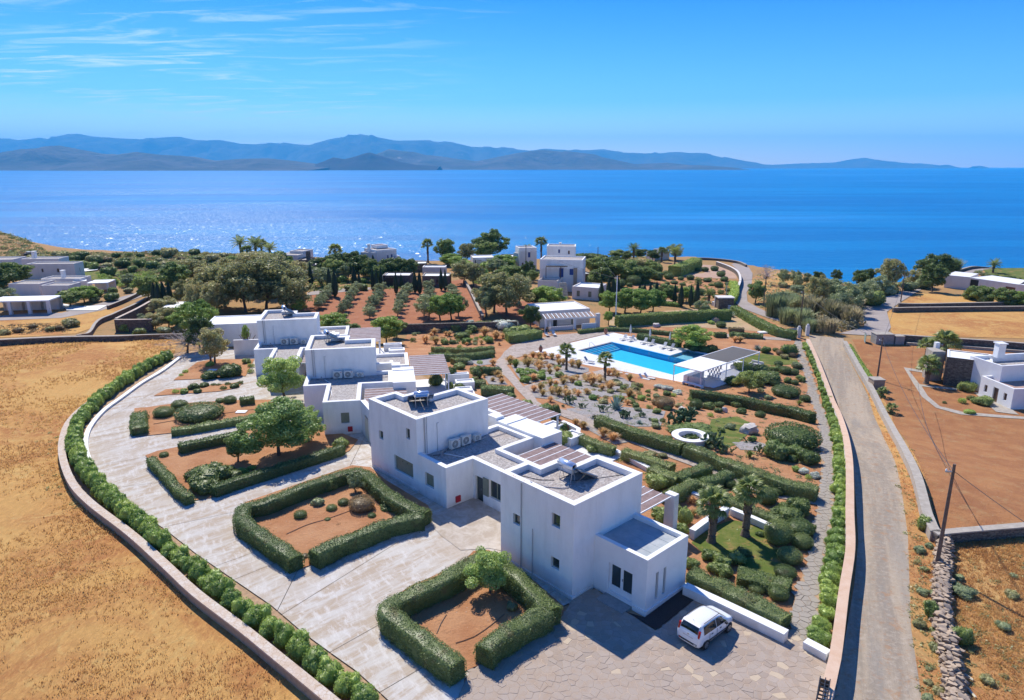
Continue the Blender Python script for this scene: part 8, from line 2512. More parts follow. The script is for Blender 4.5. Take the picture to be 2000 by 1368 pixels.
# garden lamps, slab, bins
for (u, v, lb) in ((415, 726, 'low white electric box in the first bed'), (472, 808, 'white slab in the second bed')):
 t = thing('utility_box', lb, 'box', G(u, v)); part('box_body', MB().box(-.5, -.35, 0, .5, .35, .18), 'white_paint', t); part('lid', MB().box(-.54, -.39, .183, .54, .39, .24), 'white_paint', t)
P = G(554, 857); t = thing('plant_pot', 'dark topped white pot by the third house wall', 'pot', P); part('pot_body', MB().lathe([(.0, 0), (.28, 0), (.36, .6), (.33, .6), (.31, .5), (0, .5)], 14), 'whitewash', t); part('earth', MB().ngon([(.3 * math.cos(a * .5), .3 * math.sin(a * .5), .53) for a in range(13)]), 'dark_wood', t)
P = G(1683, 597); t = thing('rubbish_bin', 'green lidded rubbish bin beside the coast road', 'bin', P, .3); part('bin_body', MB().box(-.6, -.45, .1, .6, .45, 1.1), 'bin_green', t); part('lid', MB().box(-.64, -.5, 1.103, .64, .5, 1.25), 'mesh_green', t)
P = G(1497, 651); t = thing('marble_slab', 'white slab lying beside the upper garden path', 'slab', P, .1); part('slab_body', MB().box(-1.6, -.6, 0, 1.6, .6, .3), 'white_paint', t)
# scooters parked by the garage and the hedge
def scooter(u, v, label, mt):
 P = G(u, v); t = thing('scooter', label, 'scooter', P, R(30))
 for y in (-.6, .6):
  w = MB(); w.tube([(math.cos(a) * 0, y + .24 * math.cos(a), .26 + .24 * math.sin(a)) for a in [k * .5236 for k in range(13)]], .06, 6); part('wheel', w, 'rubber', t)
 part('body', MB().box(-.14, -.75, .4, .14, -.05, .78).box(-.16, -.05, .3, .16, .35, .38), mt, t); part('seat', MB().box(-.13, -.7, .783, .13, 0, .86), 'black_plastic', t)
 part('front_shield', MB().obox((0, .48, .65), (.2, 0, 0), (0, .04, 0), (0, -.05, .35)), mt, t); hb = MB(); hb.tube([(-.32, .4, 1.08), (.32, .4, 1.08)], .025, 5); part('handlebar', hb, 'black_plastic', t)
scooter(468, 690, 'pale blue scooter parked against the garden wall', 'tank_steel')
P = G(1549, 655)
t = thing('parked_buggy', 'dark vehicle with white wheels half hidden under the hedge by the gatepost', 'buggy', P, R(20))
part('body', MB().box(-1.4, -.7, .5, 1.4, .7, 1.2), 'black_plastic', t)
for (x, y) in ((-.9, -.75), (.9, -.75)):
 w = MB(); w.lathe([(0, 0), (.36, 0), (.36, .2), (0, .2)], 12); w.v = [(a + x, y - c + .1, b + .36) for a, b, c in w.v]; wh = part('wheel', w, 'rubber', t)
 w = MB(); w.lathe([(0, .201), (.2, .205), (0, .21)], 10); w.v = [(a + x, y - c + .1, b + .36) for a, b, c in w.v]; part('rim', w, 'white_paint', wh)
# ---- utility poles and wires
def wpole(u, v, hpx, label, mat='pole_wood', arm=True, h=None):
 P = G(u, v); h = h or hpx * m_per_px(P) / .965
 t = thing('utility_pole', label, 'pole', P, 0, 'utility poles')
 part('shaft', MB().tube([(0, 0, -.5), (0, 0, h)], [.14, .09], 8), mat, t)
 if arm:
  part('bracket', MB().box(-.5, -.04, h - .55, 0, .04, h - .47), 'grey_metal', t); part('insulator', MB().lathe([(.06, 0), (.07, .1), (.03, .16), (0, .17)], 7, (-.45, 0, h - .47)), 'white_paint', t)
 return P + Vector((0, 0, h - .45))
T1 = wpole(1828, 1113, 0, 'tall wooden utility pole on the dry stone wall at right', h=7.5)
T2 = wpole(1713, 742, 0, 'wooden utility pole behind the square roadside pillar', h=6.6)
T3 = wpole(1759, 590, 54, 'wooden utility pole at the corner of the upper road')
T4 = wpole(1562, 640, 72, 'wooden utility pole by the dark reeds and gatepost')
T5 = wpole(1491, 600, 58, 'wooden utility pole on the bend of the coast road')
T6 = wpole(1202, 634, 92, 'pale metal utility pole between the pool house and cypresses', 'white_paint')
T7 = wpole(1027, 545, 64, 'dark utility pole beside the white stepped house')
T8 = wpole(1167, 520, 36, 'far utility pole on the shore right of the large house')
T9 = wpole(316, 568, 24, 'thin pole in the trees beyond the left lane', arm=False)
T10 = wpole(1417, 590, 36, 'slim street lamp pole at the road bend', 'grey_metal', arm=False)
def wire(a, b, sag, r, label):
 m = MB(); n = 16; O = Vector(a)
 m.tube([tuple(Vector(a).lerp(Vector(b), k / n) - Vector((0, 0, sag * 4 * (k / n) * (1 - k / n))) - O) for k in range(n + 1)], r, 4, False)
 o = link('power_cable', m.mesh('power_cable', 'cable'), None, O); tag(o, label, 'cable', 'overhead cables')
wire(T1, T2, 1.1, .022, 'sagging black cable from the tall right pole to the pillar pole')
wire(T1, T1 + Vector((7.0, -20.5, -2.5)), .9, .022, 'black cable running from the tall right pole out at lower right')
wire(T2, T4, .9, .022, 'cable from the pillar pole over the road to the reeds pole')
wire(T2, T3, .9, .022, 'cable from the pillar pole to the upper road pole')
wire(T4, T5, .6, .022, 'cable between the reeds pole and the road bend pole')
wire(T5, T6, .8, .022, 'cable from the road bend pole to the pale metal pole')
wire(T6, T7, .8, .02, 'cable from the pale metal pole to the stepped house pole')
wire(T6, T8, .8, .02, 'cable from the pale metal pole to the shore pole')
P9 = G(1786, 792, 0); wire(T1 + Vector((0, 0, -.2)), P9 + Vector((0, 0, 3.2)), 1.5, .02, 'second cable looping low over the red plot')
# fallen poles at lower right
for (u0, v0, u1, v1, lb) in ((1878, 1336, 1905, 1366, 'pale fallen stick lying nearest in the right field'), (1882, 1320, 1900, 1332, 'short pale stick beside the stone wall')):
 a, b = G(u0, v0), G(u1, v1); m = MB(); m.tube([(0, 0, .12), tuple(b - a + Vector((0, 0, .1)))], .06, 5); o = link('fallen_stick', m.mesh('fallen_stick', 'cream_plaster'), None, a); tag(o, lb, 'stick', 'fallen sticks')
# metal grille gate at the foot of the tall wall
a, b = G(1612, 1322, 1.65), G(1596, 1420, 1.65)
dd = Vector((b.x - a.x, b.y - a.y, 0)); L = dd.length
t = thing('grille_gate', 'dark metal grille continuing the beige topped wall at the bottom', 'gate', (a.x, a.y, gz(a.x, a.y)), math.atan2(dd.y, dd.x))
for k in range(int(L / .28)):
 part('bar', MB().box(.1 + k * .28, -.22, 1.5, .16 + k * .28, .22, 1.56), 'black_plastic', t)
for y in (-.24, 0, .2): part('rail', MB().box(0, y, 1.561, L, y + .05, 1.61), 'black_plastic', t)
for k in range(3): part('post', MB().box(k * L / 2, -.24, -.3, k * L / 2 + .08, .25, 1.498), 'black_plastic', t)
# ---- dry stone wall, stone by stone
line = smooth_line([(p.x, p.y, 0) for p in [G(u, v, .5) for u, v in ((1845, 1050), (1842, 1109), (1839, 1169), (1842, 1213), (1851, 1250), (1858, 1290), (1866, 1340), (1870, 1400))]], .05)
t = thing('dry_stone_wall', 'tumbledown dry stone wall of loose beige stones at lower right', 'wall', (line[0].x, line[0].y, gz(line[0].x, line[0].y)))
r_ = random.Random(8); stones = []
prot = [cube_sphere(2, .9, s) for s in (1.0, 4.0, 9.0, 15.0, 22.0)]
pm = [np_mesh('stone', V, F, 'field_stone') for V, F in prot]
tot = sum((b - a).length for a, b in zip(line, line[1:]))
cum = 0; posn = []
for a, b in zip(line, line[1:]):
 posn.append((cum, a, (b - a).normalized() if (b - a).length > 1e-6 else Vector((0, 1, 0)))); cum += (b - a).length
for lay in range(4):
 sdist = 0.0
 while sdist < tot:
  i = min(len(posn) - 1, int(sdist / tot * len(posn))); _, p, d = posn[i]; s = Vector((-d.y, d.x, 0))
  for off in ((-.28, .05, .33) if lay < 3 else (-.12, .18)):
   q = p + s * (off + r_.uniform(-.08, .08)) + d * r_.uniform(-.08, .08)
   stones.append((Vector((q.x, q.y, gz(q.x, q.y) + .1 + lay * .19 + r_.uniform(-.04, .04))), d, r_.uniform(.13, .24), lay))
  sdist += r_.uniform(.26, .40)
stones.sort(key=lambda s: -s[3] * 5 + s[0].length * .3)
rest = []
for i, (q, d, s, lay) in enumerate(stones):
 q2 = q - t.location
 e = (r_.uniform(-.4, .4), r_.uniform(-.4, .4), math.atan2(d.y, d.x) + r_.uniform(-.5, .5) + 1.2)
 sc = (s * r_.uniform(1.0, 1.7), s * r_.uniform(.8, 1.1), s * r_.uniform(.45, .7))
 if i < 300:
  o = link('stone', pm[i % 5], t, q2); o.rotation_euler = e; o.scale = sc
 else:
  V, F = prot[i % 5]; c_, s_ = math.cos(e[2]), math.sin(e[2]); W_ = V * np.array(sc)
  rest.append((np.stack([W_[:, 0] * c_ - W_[:, 1] * s_, W_[:, 0] * s_ + W_[:, 1] * c_, W_[:, 2]], 1) + np.array(q2), F))
if rest:
 o = link('stone', np_mesh('stone', *join_np(rest), 'field_stone'), t); o['kind'] = 'stuff'
# ---- irrigation hoses on the soil
for i_, (pts, lb) in enumerate((([(853, 1243), (862, 1222), (872, 1206)], 'thin dark drip hose in the nearest square bed, upper one'), ([(890, 1262), (925, 1250), (960, 1226), (985, 1205)], 'long drip hose across the nearest square bed'),
 ([(560, 1048), (600, 1030), (640, 1018), (690, 1000)], 'drip hose in the bed with the wicker like bush'), ([(1540, 745), (1550, 735), (1568, 738), (1566, 752), (1548, 770)], 'looped drip hose right of the poolside bar'),
 ([(1562, 765), (1573, 775), (1568, 788), (1556, 795)], 'curved drip hose beside the upper flagstone path'), ([(300, 832), (360, 822), (430, 812), (520, 800)], 'drip hose along the second drive bed'))):
 P_ = [G(*p) for p in pts]; L_ = smooth_line([(p.x, p.y, 0) for p in P_], .5); O = Vector((L_[0].x, L_[0].y, gz(L_[0].x, L_[0].y)))
 o = link('drip_hose', MB().tube([(p.x - O.x, p.y - O.y, gz(p.x, p.y) + .19 - O.z) for p in L_], .025, 4, False).mesh('drip_hose', 'ruin_brown'), None, O); tag(o, lb, 'hose', 'drip hoses')
# ---- people
def person(P, rz, joints, edges, label, mats, h=1.72):
 t = thing('person', label, 'person', P, rz)
 names = list(joints); me = bpy.data.meshes.new('body')
 me.from_pydata([joints[n][:3] for n in names], [(names.index(a), names.index(b)) for a, b in edges], [])
 o = link('body', me, None)
 sk = o.modifiers.new('skin', 'SKIN'); sb = o.modifiers.new('sub', 'SUBSURF'); sb.levels = 1
 for i, n in enumerate(names):
  r = joints[n][3]; me.skin_vertices[0].data[i].radius = (r, r * .8)
 me.skin_vertices[0].data[names.index('pelvis')].use_root = True
 dg = bpy.context.evaluated_depsgraph_get()
 m2 = bpy.data.meshes.new_from_object(o.evaluated_get(dg)); bpy.data.objects.remove(o)
 m2.materials.clear(); mm = ['skin'] + mats
 for k in ('skin', *mats): m2.materials.append(MATS[k])
 for p in m2.polygons:
  z = p.center.z; x = abs(p.center.x)
  p.material_index = 1 if (.95 < z < 1.42 and x < .3) else 2 if (z <= .95 and z > (.5 if mats[1] == 'cloth_dark' else .1)) else 0
  p.use_smooth = True
 b = link('body', m2, t)
 V, F = cube_sphere(4); hd = np_mesh('hair', V * np.array([.105, .12, .12]) + np.array([0, -.02, 1.63]), F, 'dark_wood', True); link('hair', hd, t)
 part('nose', MB().obox((0, .115, 1.57), (.012, 0, 0), (0, .02, 0), (0, 0, .02)), 'skin', t)
 return t
J = {'pelvis': (0, 0, .95, .15), 'waist': (0, 0, 1.1, .13), 'chest': (0, 0, 1.32, .17), 'neck': (0, 0, 1.46, .06), 'head': (0, .02, 1.58, .10), 'crown': (0, .01, 1.68, .07),
  'lsh': (-.19, 0, 1.38, .07), 'lel': (-.27, -.02, 1.12, .05), 'lwr': (-.25, .1, .9, .035), 'lha': (-.24, .14, .82, .04), 'rsh': (.19, 0, 1.38, .07), 'rel': (.27, -.02, 1.12, .05), 'rwr': (.25, .1, .9, .035), 'rha': (.24, .14, .82, .04),
  'lhip': (-.1, 0, .88, .11), 'lkn': (-.12, .06, .48, .07), 'lan': (-.13, -.02, .09, .05), 'lto': (-.13, .14, .04, .04), 'rhip': (.1, 0, .88, .11), 'rkn': (.12, -.02, .48, .07), 'ran': (.13, -.14, .09, .05), 'rto': (.13, .03, .04, .04)}
ED = [('pelvis', 'waist'), ('waist', 'chest'), ('chest', 'neck'), ('neck', 'head'), ('head', 'crown'), ('chest', 'lsh'), ('lsh', 'lel'), ('lel', 'lwr'), ('lwr', 'lha'), ('chest', 'rsh'), ('rsh', 'rel'), ('rel', 'rwr'), ('rwr', 'rha'),
  ('pelvis', 'lhip'), ('lhip', 'lkn'), ('lkn', 'lan'), ('lan', 'lto'), ('pelvis', 'rhip'), ('rhip', 'rkn'), ('rkn', 'ran'), ('ran', 'rto')]
J2 = dict(J); J2.update({'lel': (-.45, .0, 1.30, .05), 'lwr': (-.5, .1, 1.1, .035), 'lha': (-.5, .14, 1.02, .04), 'rel': (.45, 0, 1.3, .05), 'rwr': (.3, .15, 1.32, .035), 'rha': (.22, .18, 1.32, .04)})
person(G(1067, 656), R(200), J2, ED, 'person in dark clothes standing with raised elbows before the pool house', ['cloth_dark', 'cloth_dark'])
person(G(1717, 670), R(160), J, ED, 'person in pale top and dark shorts at the plot gate', ['cloth_pale', 'cloth_dark'])
# ---- far away boats
P = Vector((-5750, 11900, SEA_Z))
for (x, y, s, lb) in ((-5700, 11600, 9.0, 'small ferry far out near the left shore'), (2950, 14000, 9.0, 'tiny ship before the far right island')):
 t = thing('boat', lb, 'boat', (x, y, SEA_Z)); t.scale = (s, s, s)
 part('hull', MB().prism([(-8, -1.5), (7, -1.5), (9, 0), (7, 1.5), (-8, 1.5)], 0, 2), 'sign_blue', t); part('cabin', MB().box(-5, -1.2, 2.003, 4, 1.2, 4), 'boat_hull', t)
P = G(62, 500); t = thing('parked_car', 'dark car parked on the rise beyond the big left house', 'car', P + Vector((0, 0, 0)), .2)
part('body', MB().prism([(-2.1, -.85), (2.1, -.85), (2.1, .85), (-2.1, .85)], .3, .9), 'black_plastic', t); part('cabin', MB().prism([(-1.5, -.75), (1.0, -.75), (1.0, .75), (-1.5, .75)], .903, 1.5), 'grey_metal', t)
for x in (-1.3, 1.3):
 w = MB(); w.lathe([(0, 0), (.33, 0), (.33, .22), (0, .22)], 12); w.v = [(a + x, -.65 - c, b + .33) for a, b, c in w.v]; part('wheel', w, 'rubber', t)
# far left villa pool
P = G(163, 525); t = thing('swimming_pool', 'small turquoise pool beside the big far left house', 'pool', P)
q = [G(155, 520), G(176, 521), G(165, 528), G(154, 528)]; z = P.z
part('deck', MB().ngon([(a.x - P.x, a.y - P.y, .4) for a in [G(152, 517), G(200, 522), G(190, 530), G(156, 534)]]), 'pool_deck_stone', t)
part('water', MB().ngon([(a.x - P.x, a.y - P.y, .43) for a in q]), 'pool_tile', t)
px_wall('pool_wall', 'dark wall around the small far left pool', 'wall', [(158, 516), (180, 518), (214, 523)], 1.2, .4, 'dark_masonry', 'dark_masonry')
px_wall('pool_wall', 'dark low wall at the right end of the small far left pool', 'wall', [(194, 527), (222, 526)], 1.0, .4, 'dark_masonry', 'dark_masonry')
# ================================================================== THE PARKED HATCHBACK
def car(P, rz):
 t = thing('parked_car', 'small white five door hatchback parked in the shade of the nearest house', 'car', P, rz)
 t.scale = (.96, .97, .94)
 # stations: x, z_bottom, half width, belt z, roof z, half width at roof
 St = [(-1.80, .34, .60,   .62, .70, .50), (-1.76, .24, .72, .84, .92, .62), (-1.70, .20, .78, .92, 1.02, .66), (-1.64, .20, .80, .94, 1.20, .65), (-1.50, .20, .81, .95, 1.45, .61), (-1.36, .20, .82, .95, 1.51, .605),
   (-.9, .19, .82, .94, 1.54, .615), (-.3, .19, .82, .93, 1.54, .615), (.25, .19, .82, .92, 1.50, .60), (.55, .19, .82, .92, 1.39, .61), (.85, .19, .82, .93, 1.15, .67), (1.08, .20, .82, .935, .99, .72), (1.25, .20, .81, .90, .95, .70),
   (1.50, .21, .78, .80, .88, .66), (1.68, .23, .72, .68, .78, .58), (1.78, .30, .60, .55, .62, .48)]
 V, F = [], []
 for (x, zb, w, belt, rz_, rw) in St:
  ring = [(0, zb), (w * .84, zb), (w * .97, zb + .12), (w, zb + (belt - zb) * .45), (w * .985, belt - .05), (w * .955, belt), (rw + (.955 * w - rw) * .10, rz_ - (rz_ - belt) * .13), (rw * .93, rz_ - .015), (rw * .5, rz_ + .012), (0, rz_ + .018)]
  V += [(x, y, z) for y, z in ring] + [(x, -y, z) for y, z in ring[1:-1][::-1]]
 m = 18
 for i in range(len(St) - 1):
  for k in range(m):
   j = (k + 1) % m
   F.append((i * m + k, (i + 1) * m + k, (i + 1) * m + j, i * m + j))
 F.append(tuple(range(m))); F.append(tuple(reversed(range((len(St) - 1) * m, len(St) * m))))
 me = bpy.data.meshes.new('body'); me.from_pydata(V, [], F)
 bm = bmesh.new(); bm.from_mesh(me); bmesh.ops.recalc_face_normals(bm, faces=bm.faces); bm.to_mesh(me); bm.free()
 me.materials.append(MATS['car_paint']); me.shade_smooth()
 body = link('body', me, t); md = body.modifiers.new('round', 'SUBSURF'); md.levels = md.render_levels = 1
 def at(i, k, off=.008):
  a = Vector(V[i * m + k]); c = Vector((a.x * .98, 0, .85)); return a + (a - c).normalized() * off
 def lerp_pt(i, k, f, g_, off=.010):
  # point on the side glass strip between rings 5 and 6 (left) at station i..i+1
  A_ = Vector(V[i * m + k]); B_ = Vector(V[i * m + k + 1]); C_ = Vector(V[(i + 1) * m + k]); D_ = Vector(V[(i + 1) * m + k + 1])
  p = (A_.lerp(B_, g_)).lerp(C_.lerp(D_, g_), f); s = 1 if p.y > 0 else -1
  return p + Vector((0, s * off, off * .3))
 def sidepanel(x0, x1, g0, g1, x0t=None, x1t=None):
  """window outline from belt (g0) to roof rail (g1), y>0; mirrored"""
  def pt(x, g_):
   for i in range(len(St) - 1):
    if St[i][0] <= x <= St[i + 1][0]:
     f = (x - St[i][0]) / (St[i + 1][0] - St[i][0]); return lerp_pt(i, 5, f, g_)
  xs0 = [x0 + (x1 - x0) * q / 5 for q in range(6)]; a = x0 if x0t is None else x0t; b = x1 if x1t is None else x1t
  xs1 = [a + (b - a) * q / 5 for q in range(6)]
  out = MB()
  for q in range(5):
   for h_ in range(2):
    ga, gb = g0 + (g1 - g0) * h_ / 2, g0 + (g1 - g0) * (h_ + 1) / 2
    xa0, xa1 = xs0[q] + (xs1[q] - xs0[q]) * h_ / 2, xs0[q] + (xs1[q] - xs0[q]) * (h_ + 1) / 2
    xb0, xb1 = xs0[q + 1] + (xs1[q + 1] - xs0[q + 1]) * h_ / 2, xs0[q + 1] + (xs1[q + 1] - xs0[q + 1]) * (h_ + 1) / 2
    out.quad(pt(xa0, ga), pt(xb0, ga), pt(xb1, gb), pt(xa1, gb))
  return out
 for spec in ((-1.34, -.78, .06, .93, -1.26, -.78), (-.76, -.14, .04, .94, -.76, -.16), (-.10, .90, .04, .94, -.10, .46)):
  w = sidepanel(*spec); part('window', w, 'car_glass', t, True)
  w2 = MB(); w2.v = [(x, -y, z) for x, y, z in w.v]; w2.f = [tuple(reversed(f)) for f in w.f]; part('window', w2, 'car_glass', t, True)
 def across(i0, i1, ga, gb, yw, off):
  a, b = St[i0], St[i1]
  mb = MB(); n = 6; d = Vector((b[0] - a[0], 0, b[4] - a[4])).normalized(); nn = Vector((-d.z, 0, d.x)); nn = nn if nn.z > 0 else -nn
  rows = []
  for g_ in (ga, (ga + gb) / 2, gb):
   x = a[0] + (b[0] - a[0]) * g_; z = a[4] + (b[4] - a[4]) * g_; w = (a[5] + (b[5] - a[5]) * g_) * yw
   rows.append([Vector((x, w * (q / n * 2 - 1), z + .018 - .033 * abs(q / n * 2 - 1) ** 3)) + nn * off for q in range(n + 1)])
  for r0, r1 in zip(rows, rows[1:]):
   for q in range(n): mb.quad(r0[q], r1[q], r1[q + 1], r0[q + 1])
  return mb
 ws = across(9, 10, .12, 1.0, .88, .014); w2 = across(10, 11, .0, .82, .90, .014); ws.f += [tuple(i + len(ws.v) for i in f) for f in w2.f]; ws.v += w2.v
 part('windscreen', ws, 'car_glass', t, True)
 rw_ = across(2, 3, .25, 1.0, .86, .016); w3 = across(3, 4, .0, .86, .86, .016); rw_.f += [tuple(i + len(rw_.v) for i in f) for f in w3.f]; rw_.v += w3.v
 part('rear_window', rw_, 'car_glass', t, True)
 part('roof_spoiler', MB().obox((-1.47, 0, 1.49), (.09, 0, .03), (0, .56, 0), (0, 0, .015)), 'car_paint', t)
 for s in (-1, 1):
  part('tail_light', MB().obox((-1.665, s * .655, 1.10), (.035, 0, .02), (0, .06, 0), (.05, 0, .19)), 'tail_red', t)
  part('headlight', MB().obox((1.60, s * .56, .72), (.09, 0, -.05), (0, .12, 0), (.02, 0, .07)), 'tank_steel', t)
  mr = part('wing_mirror', MB().obox((.62, s * .93, .98), (.06, 0, 0), (0, .08, 0), (0, 0, .06)), 'black_plastic', t)
  for x in (-.62, .22): part('door_handle', MB().obox((x, s * .835, .80), (.08, 0, 0), (0, .012, 0), (0, 0, .018)), 'black_plastic', t)
  part('side_strip', MB().obox((-.1, s * .832, .48), (.95, 0, 0), (0, .012, 0), (0, 0, .03)), 'black_plastic', t)
  part('roof_rail', MB().obox((-.4, s * .57, 1.55), (.75, 0, 0), (0, .012, 0), (0, 0, .012)), 'black_plastic', t)
  for x in (-.12, -.84, .86):
   part('door_seam', MB().obox((x, s * .826, .62), (.006, 0, 0), (0, .006, 0), (0, 0, .30)), 'rubber', t)
  part('fog_light', MB().obox((-1.812, s * .5, .42), (.008, 0, 0), (0, .07, 0), (0, 0, .03)), 'tail_red' if s > 0 else 'ac_white', t)
  for x in (-1.15, 1.15):
   ar = MB(); k = 14
   ar.ngon([(x + .355 * math.cos(math.pi * 2 * q / k), s * .812, .31 + .355 * math.sin(math.pi * 2 * q / k)) for q in range(k)]); part('wheel_arch', ar, 'rubber', t)
   w = MB(); w.lathe([(0, 0), (.19, 0), (.285, .01), (.30, .04), (.30, .15), (.27, .18), (0, .18)], 20); w.v = [(a + x, s * (.70 + c - .03), b + .30) for a, b, c in w.v]; wh = part('wheel', w, 'rubber', t, True)
   rm = MB(); rm.lathe([(0, .150), (.06, .158), (.185, .154), (.195, .152)], 16); rm.v = [(a + x, s * (.70 + c - .001 + .01), b + .30) for a, b, c in rm.v]; rr_ = part('rim', rm, 'rim_grey', wh)
   sp_ = MB()
   for q in range(7):
    an = q * 2 * math.pi / 7; sp_.obox((x + .12 * math.cos(an), s * .872, .30 + .12 * math.sin(an)), (.05 * math.cos(an), 0, .05 * math.sin(an)), (0, .003, 0), (-.016 * math.sin(an), 0, .016 * math.cos(an)))
   sp_.f and part('spoke', sp_, 'rubber', wh)
 part('rear_bumper', MB().obox((-1.775, 0, .42), (.035, 0, 0), (0, .60, 0), (0, 0, .05)), 'black_plastic', t)
 part('front_bumper', MB().obox((1.76, 0, .38), (.03, 0, 0), (0, .6, 0), (0, 0, .08)), 'black_plastic', t)
 pl = part('number_plate', MB().obox((-1.79, 0, .66), (.012, 0, 0), (0, .26, 0), (0, 0, .055)), 'white_paint', t)
 part('plate_recess', MB().obox((-1.78, 0, .68), (.01, 0, 0), (0, .33, 0), (0, 0, .09)), 'rim_grey', t)
 part('badge', MB().obox((-1.755, 0, .88), (.02, 0, 0), (0, .05, 0), (0, 0, .05)), 'rim_grey', t)
 wi = MB(); wi.tube([(-1.70, 0, 1.02), (-1.66, .25, 1.13), (-1.64, .38, 1.17)], .012, 4); part('rear_wiper', wi, 'black_plastic', t)
 an = MB(); an.tube([(-1.25, 0, 1.5), (-1.42, 0, 1.70)], .008, 4); part('antenna', an, 'black_plastic', t)
 part('underbody', MB().box(-1.6, -.7, .17, 1.6, .7, .26), 'rubber', t)
mid = Vector(((10.5 + 12.25) / 2, (32.3 + 33.8) / 2, 0)); hd_ = math.atan2(1.5, 1.75)
car(Vector((mid.x - .74 * math.sin(hd_), mid.y + .74 * math.cos(hd_), .155)), hd_)
# ================================================================== LABELS FOR THE MANY PLANTS
LM = [(825, 990, 'the bed with the wicker like bush'), (640, 1010, 'the bed with the wicker like bush'), (950, 1190, 'the nearest hedged square bed'), (520, 900, 'the leaning tree'), (430, 800, 'the second drive bed'), (400, 750, 'the striped shrub bed'),
  (420, 715, 'the gnarled tree'), (1420, 1080, 'the palm lawn'), (1500, 1150, 'the low rounded hedge'), (1600, 1000, 'the flagstone path'), (1590, 750, 'the upper flagstone path'), (1348, 850, 'the white well ring'), (1463, 840, 'the large pale boulder'),
  (1370, 735, 'the poolside bar'), (1106, 700, 'the left pool palm'), (1181, 730, 'the right pool palm'), (1200, 790, 'the big agave'), (1270, 745, 'the lone deck loungers'), (1110, 630, 'the pool house'), (900, 640, 'the rock garden'), (910, 740, 'the second terrace'),
  (860, 715, 'the third house pergola'), (1357, 660, 'the round bright tree'), (1420, 620, 'the agave garden'), (1340, 560, 'the clipped maze garden'), (1380, 530, 'the pink gravel yard'), (1090, 530, 'the large blue shuttered house'), (1025, 505, 'the white stepped house'),
  (740, 510, 'the shore house'), (850, 550, 'the low stone cottage'), (770, 560, 'the dark fronted cottage'), (580, 520, 'the vaulted house'), (760, 600, 'the orchard'), (960, 500, 'the big seaside tree'), (500, 580, 'the big tree mass'), (415, 545, 'the cypress lane'),
  (100, 525, 'the big far left house'), (100, 570, 'the rambling white house'), (60, 600, 'the carport'), (240, 550, 'the left vegetable plot'), (300, 500, 'the left coast'), (250, 640, 'the old brown enclosure'), (1310, 505, 'the tiny chapel'), (1450, 540, 'the road bend'),
  (1550, 560, 'the dry slope'), (1620, 620, 'the reed bank'), (1700, 580, 'the road fork'), (1730, 545, 'the dusty tamarisk'), (1830, 545, 'the dark clump by the long house'), (1950, 575, 'the long slab roofed house'), (1950, 530, 'the far right coast road'),
  (1900, 740, 'the stone winged house'), (1835, 1200, 'the dry stone wall'), (1940, 1200, 'the lower right field'), (1810, 1050, 'the road verge'), (455, 650, 'the garage'), (560, 640, 'the farthest tower house'), (700, 650, 'the farthest house pergola'),
  (1640, 900, 'the middle of the beige wall'), (1620, 1150, 'the foot of the beige wall'), (1590, 700, 'the head of the beige wall'), (160, 860, 'the bend of the drive kerb'), (300, 705, 'the far end of the drive kerb'), (300, 1040, 'the left drive edge'), (450, 1150, 'the lower left drive edge'),
  (650, 1310, 'the bottom edge of the photo'), (1040, 745, 'the fork of the stone walk'), (1160, 830, 'the diagonal walk'), (1300, 930, 'the nearest pergola'), (60, 650, 'the far left field corner'), (1000, 600, 'the tree group beside the orchard'), (1230, 600, 'the cypress group'), (220, 800, 'the upper drive kerb')]
NUM = ['nearest', 'second nearest', 'third nearest', 'fourth nearest', 'fifth nearest', 'sixth nearest', 'seventh nearest', 'eighth nearest', 'ninth nearest', 'tenth nearest', 'eleventh nearest', 'twelfth nearest'] + [q + ' nearest' for q in 'thirteenth fourteenth fifteenth sixteenth seventeenth eighteenth nineteenth twentieth'.split()]
sh = sorted([p for p in PENDING if p[0].name.startswith('shrub')], key=lambda p: -p[0].scale[0] / p[0].location.length)
keep_ = set(id(p[0]) for p in sh[:285]); Vs_, by_ = [], {}
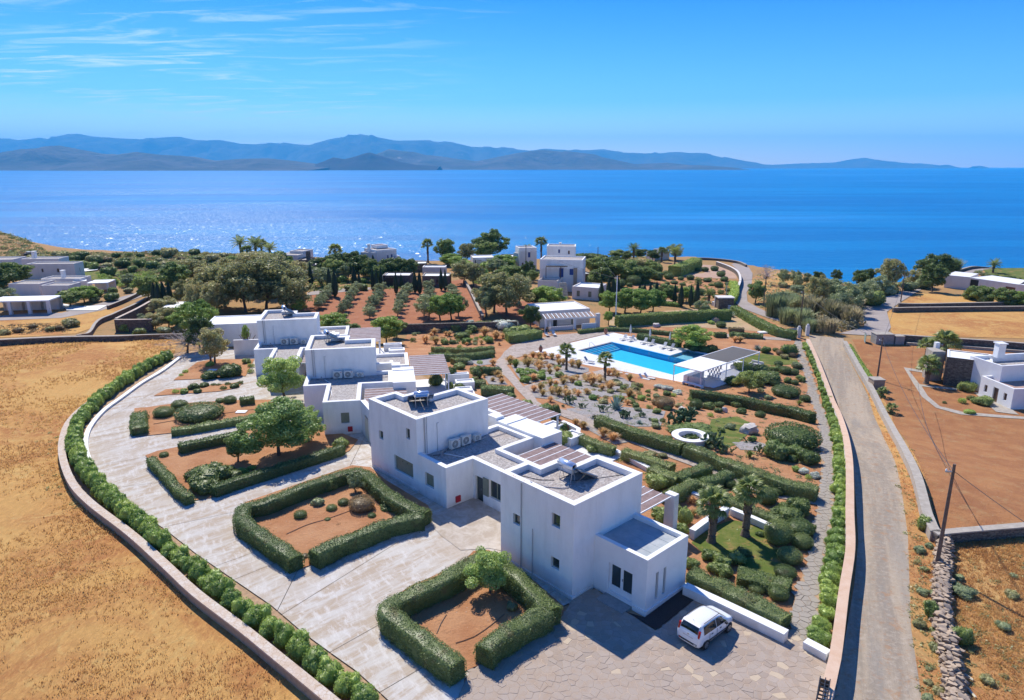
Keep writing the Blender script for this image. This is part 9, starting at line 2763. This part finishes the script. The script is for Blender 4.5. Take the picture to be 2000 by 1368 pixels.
for p in sh[285:]: by_.setdefault(p[0].data.materials[0].name, []).append(p[0])
for mt_, obs in by_.items():
 Vs_ = []
 for o in obs:
  n = len(o.data.vertices); A_ = np.empty(n * 3, np.float32); o.data.vertices.foreach_get('co', A_); A_ = A_.reshape(-1, 3)
  nl_ = min(len(A_) // 4, 1700); Q_ = A_[:nl_ * 4].reshape(-1, 4, 3)[::4]; c_ = Q_.mean(1, keepdims=True); Q_ = (c_ + (Q_ - c_) * 1.9).reshape(-1, 3)
  a_ = o.rotation_euler.z; Q_ = Q_ * np.array(o.scale); Vs_.append(np.stack([Q_[:, 0] * math.cos(a_) - Q_[:, 1] * math.sin(a_), Q_[:, 0] * math.sin(a_) + Q_[:, 1] * math.cos(a_), Q_[:, 2]], 1) + np.array(o.location))
 V_ = np.concatenate(Vs_); o = link('small_shrubs', np_mesh('small_shrubs', V_, np.arange(len(V_)).reshape(-1, 4), mt_)); o['kind'] = 'stuff'
drop_ = [p for p in sh[285:]]; ids_ = set(id(p[0]) for p in drop_); PENDING = [p for p in PENDING if id(p[0]) not in ids_]
for p in drop_: bpy.data.objects.remove(p[0])
groups_ = {}
for o, ph_, u, v in PENDING:
 d, nm = min(((u - a) ** 2 + ((v - b) * 1.4) ** 2, n) for a, b, n in LM)
 a, b = min(((u - a) ** 2 + ((v - b) * 1.4) ** 2, (a, b)) for a, b, n in LM)[1]
 dx, dy = u - a, v - b
 if abs(dx) > abs(dy): dr = 'right of' if dx > 0 else 'left of'
 else: dr = 'below' if dy > 0 else 'above'
 groups_.setdefault((ph_, dr, nm), []).append((d, o))
for (ph_, dr, nm), lst in groups_.items():
 lst.sort(key=lambda x: x[0])
 for i, (_, o) in enumerate(lst):
  if len(lst) == 1: o['label'] = '%s %s %s' % (ph_, dr, nm)
  elif i < len(NUM): o['label'] = '%s %s %s, %s' % (ph_, dr, nm, NUM[i])
  else: o['label'] = '%s %s %s, number %d outward' % (ph_, dr, nm, i + 1)
print('things labelled', len(PENDING), 'objects', len(bpy.data.objects))
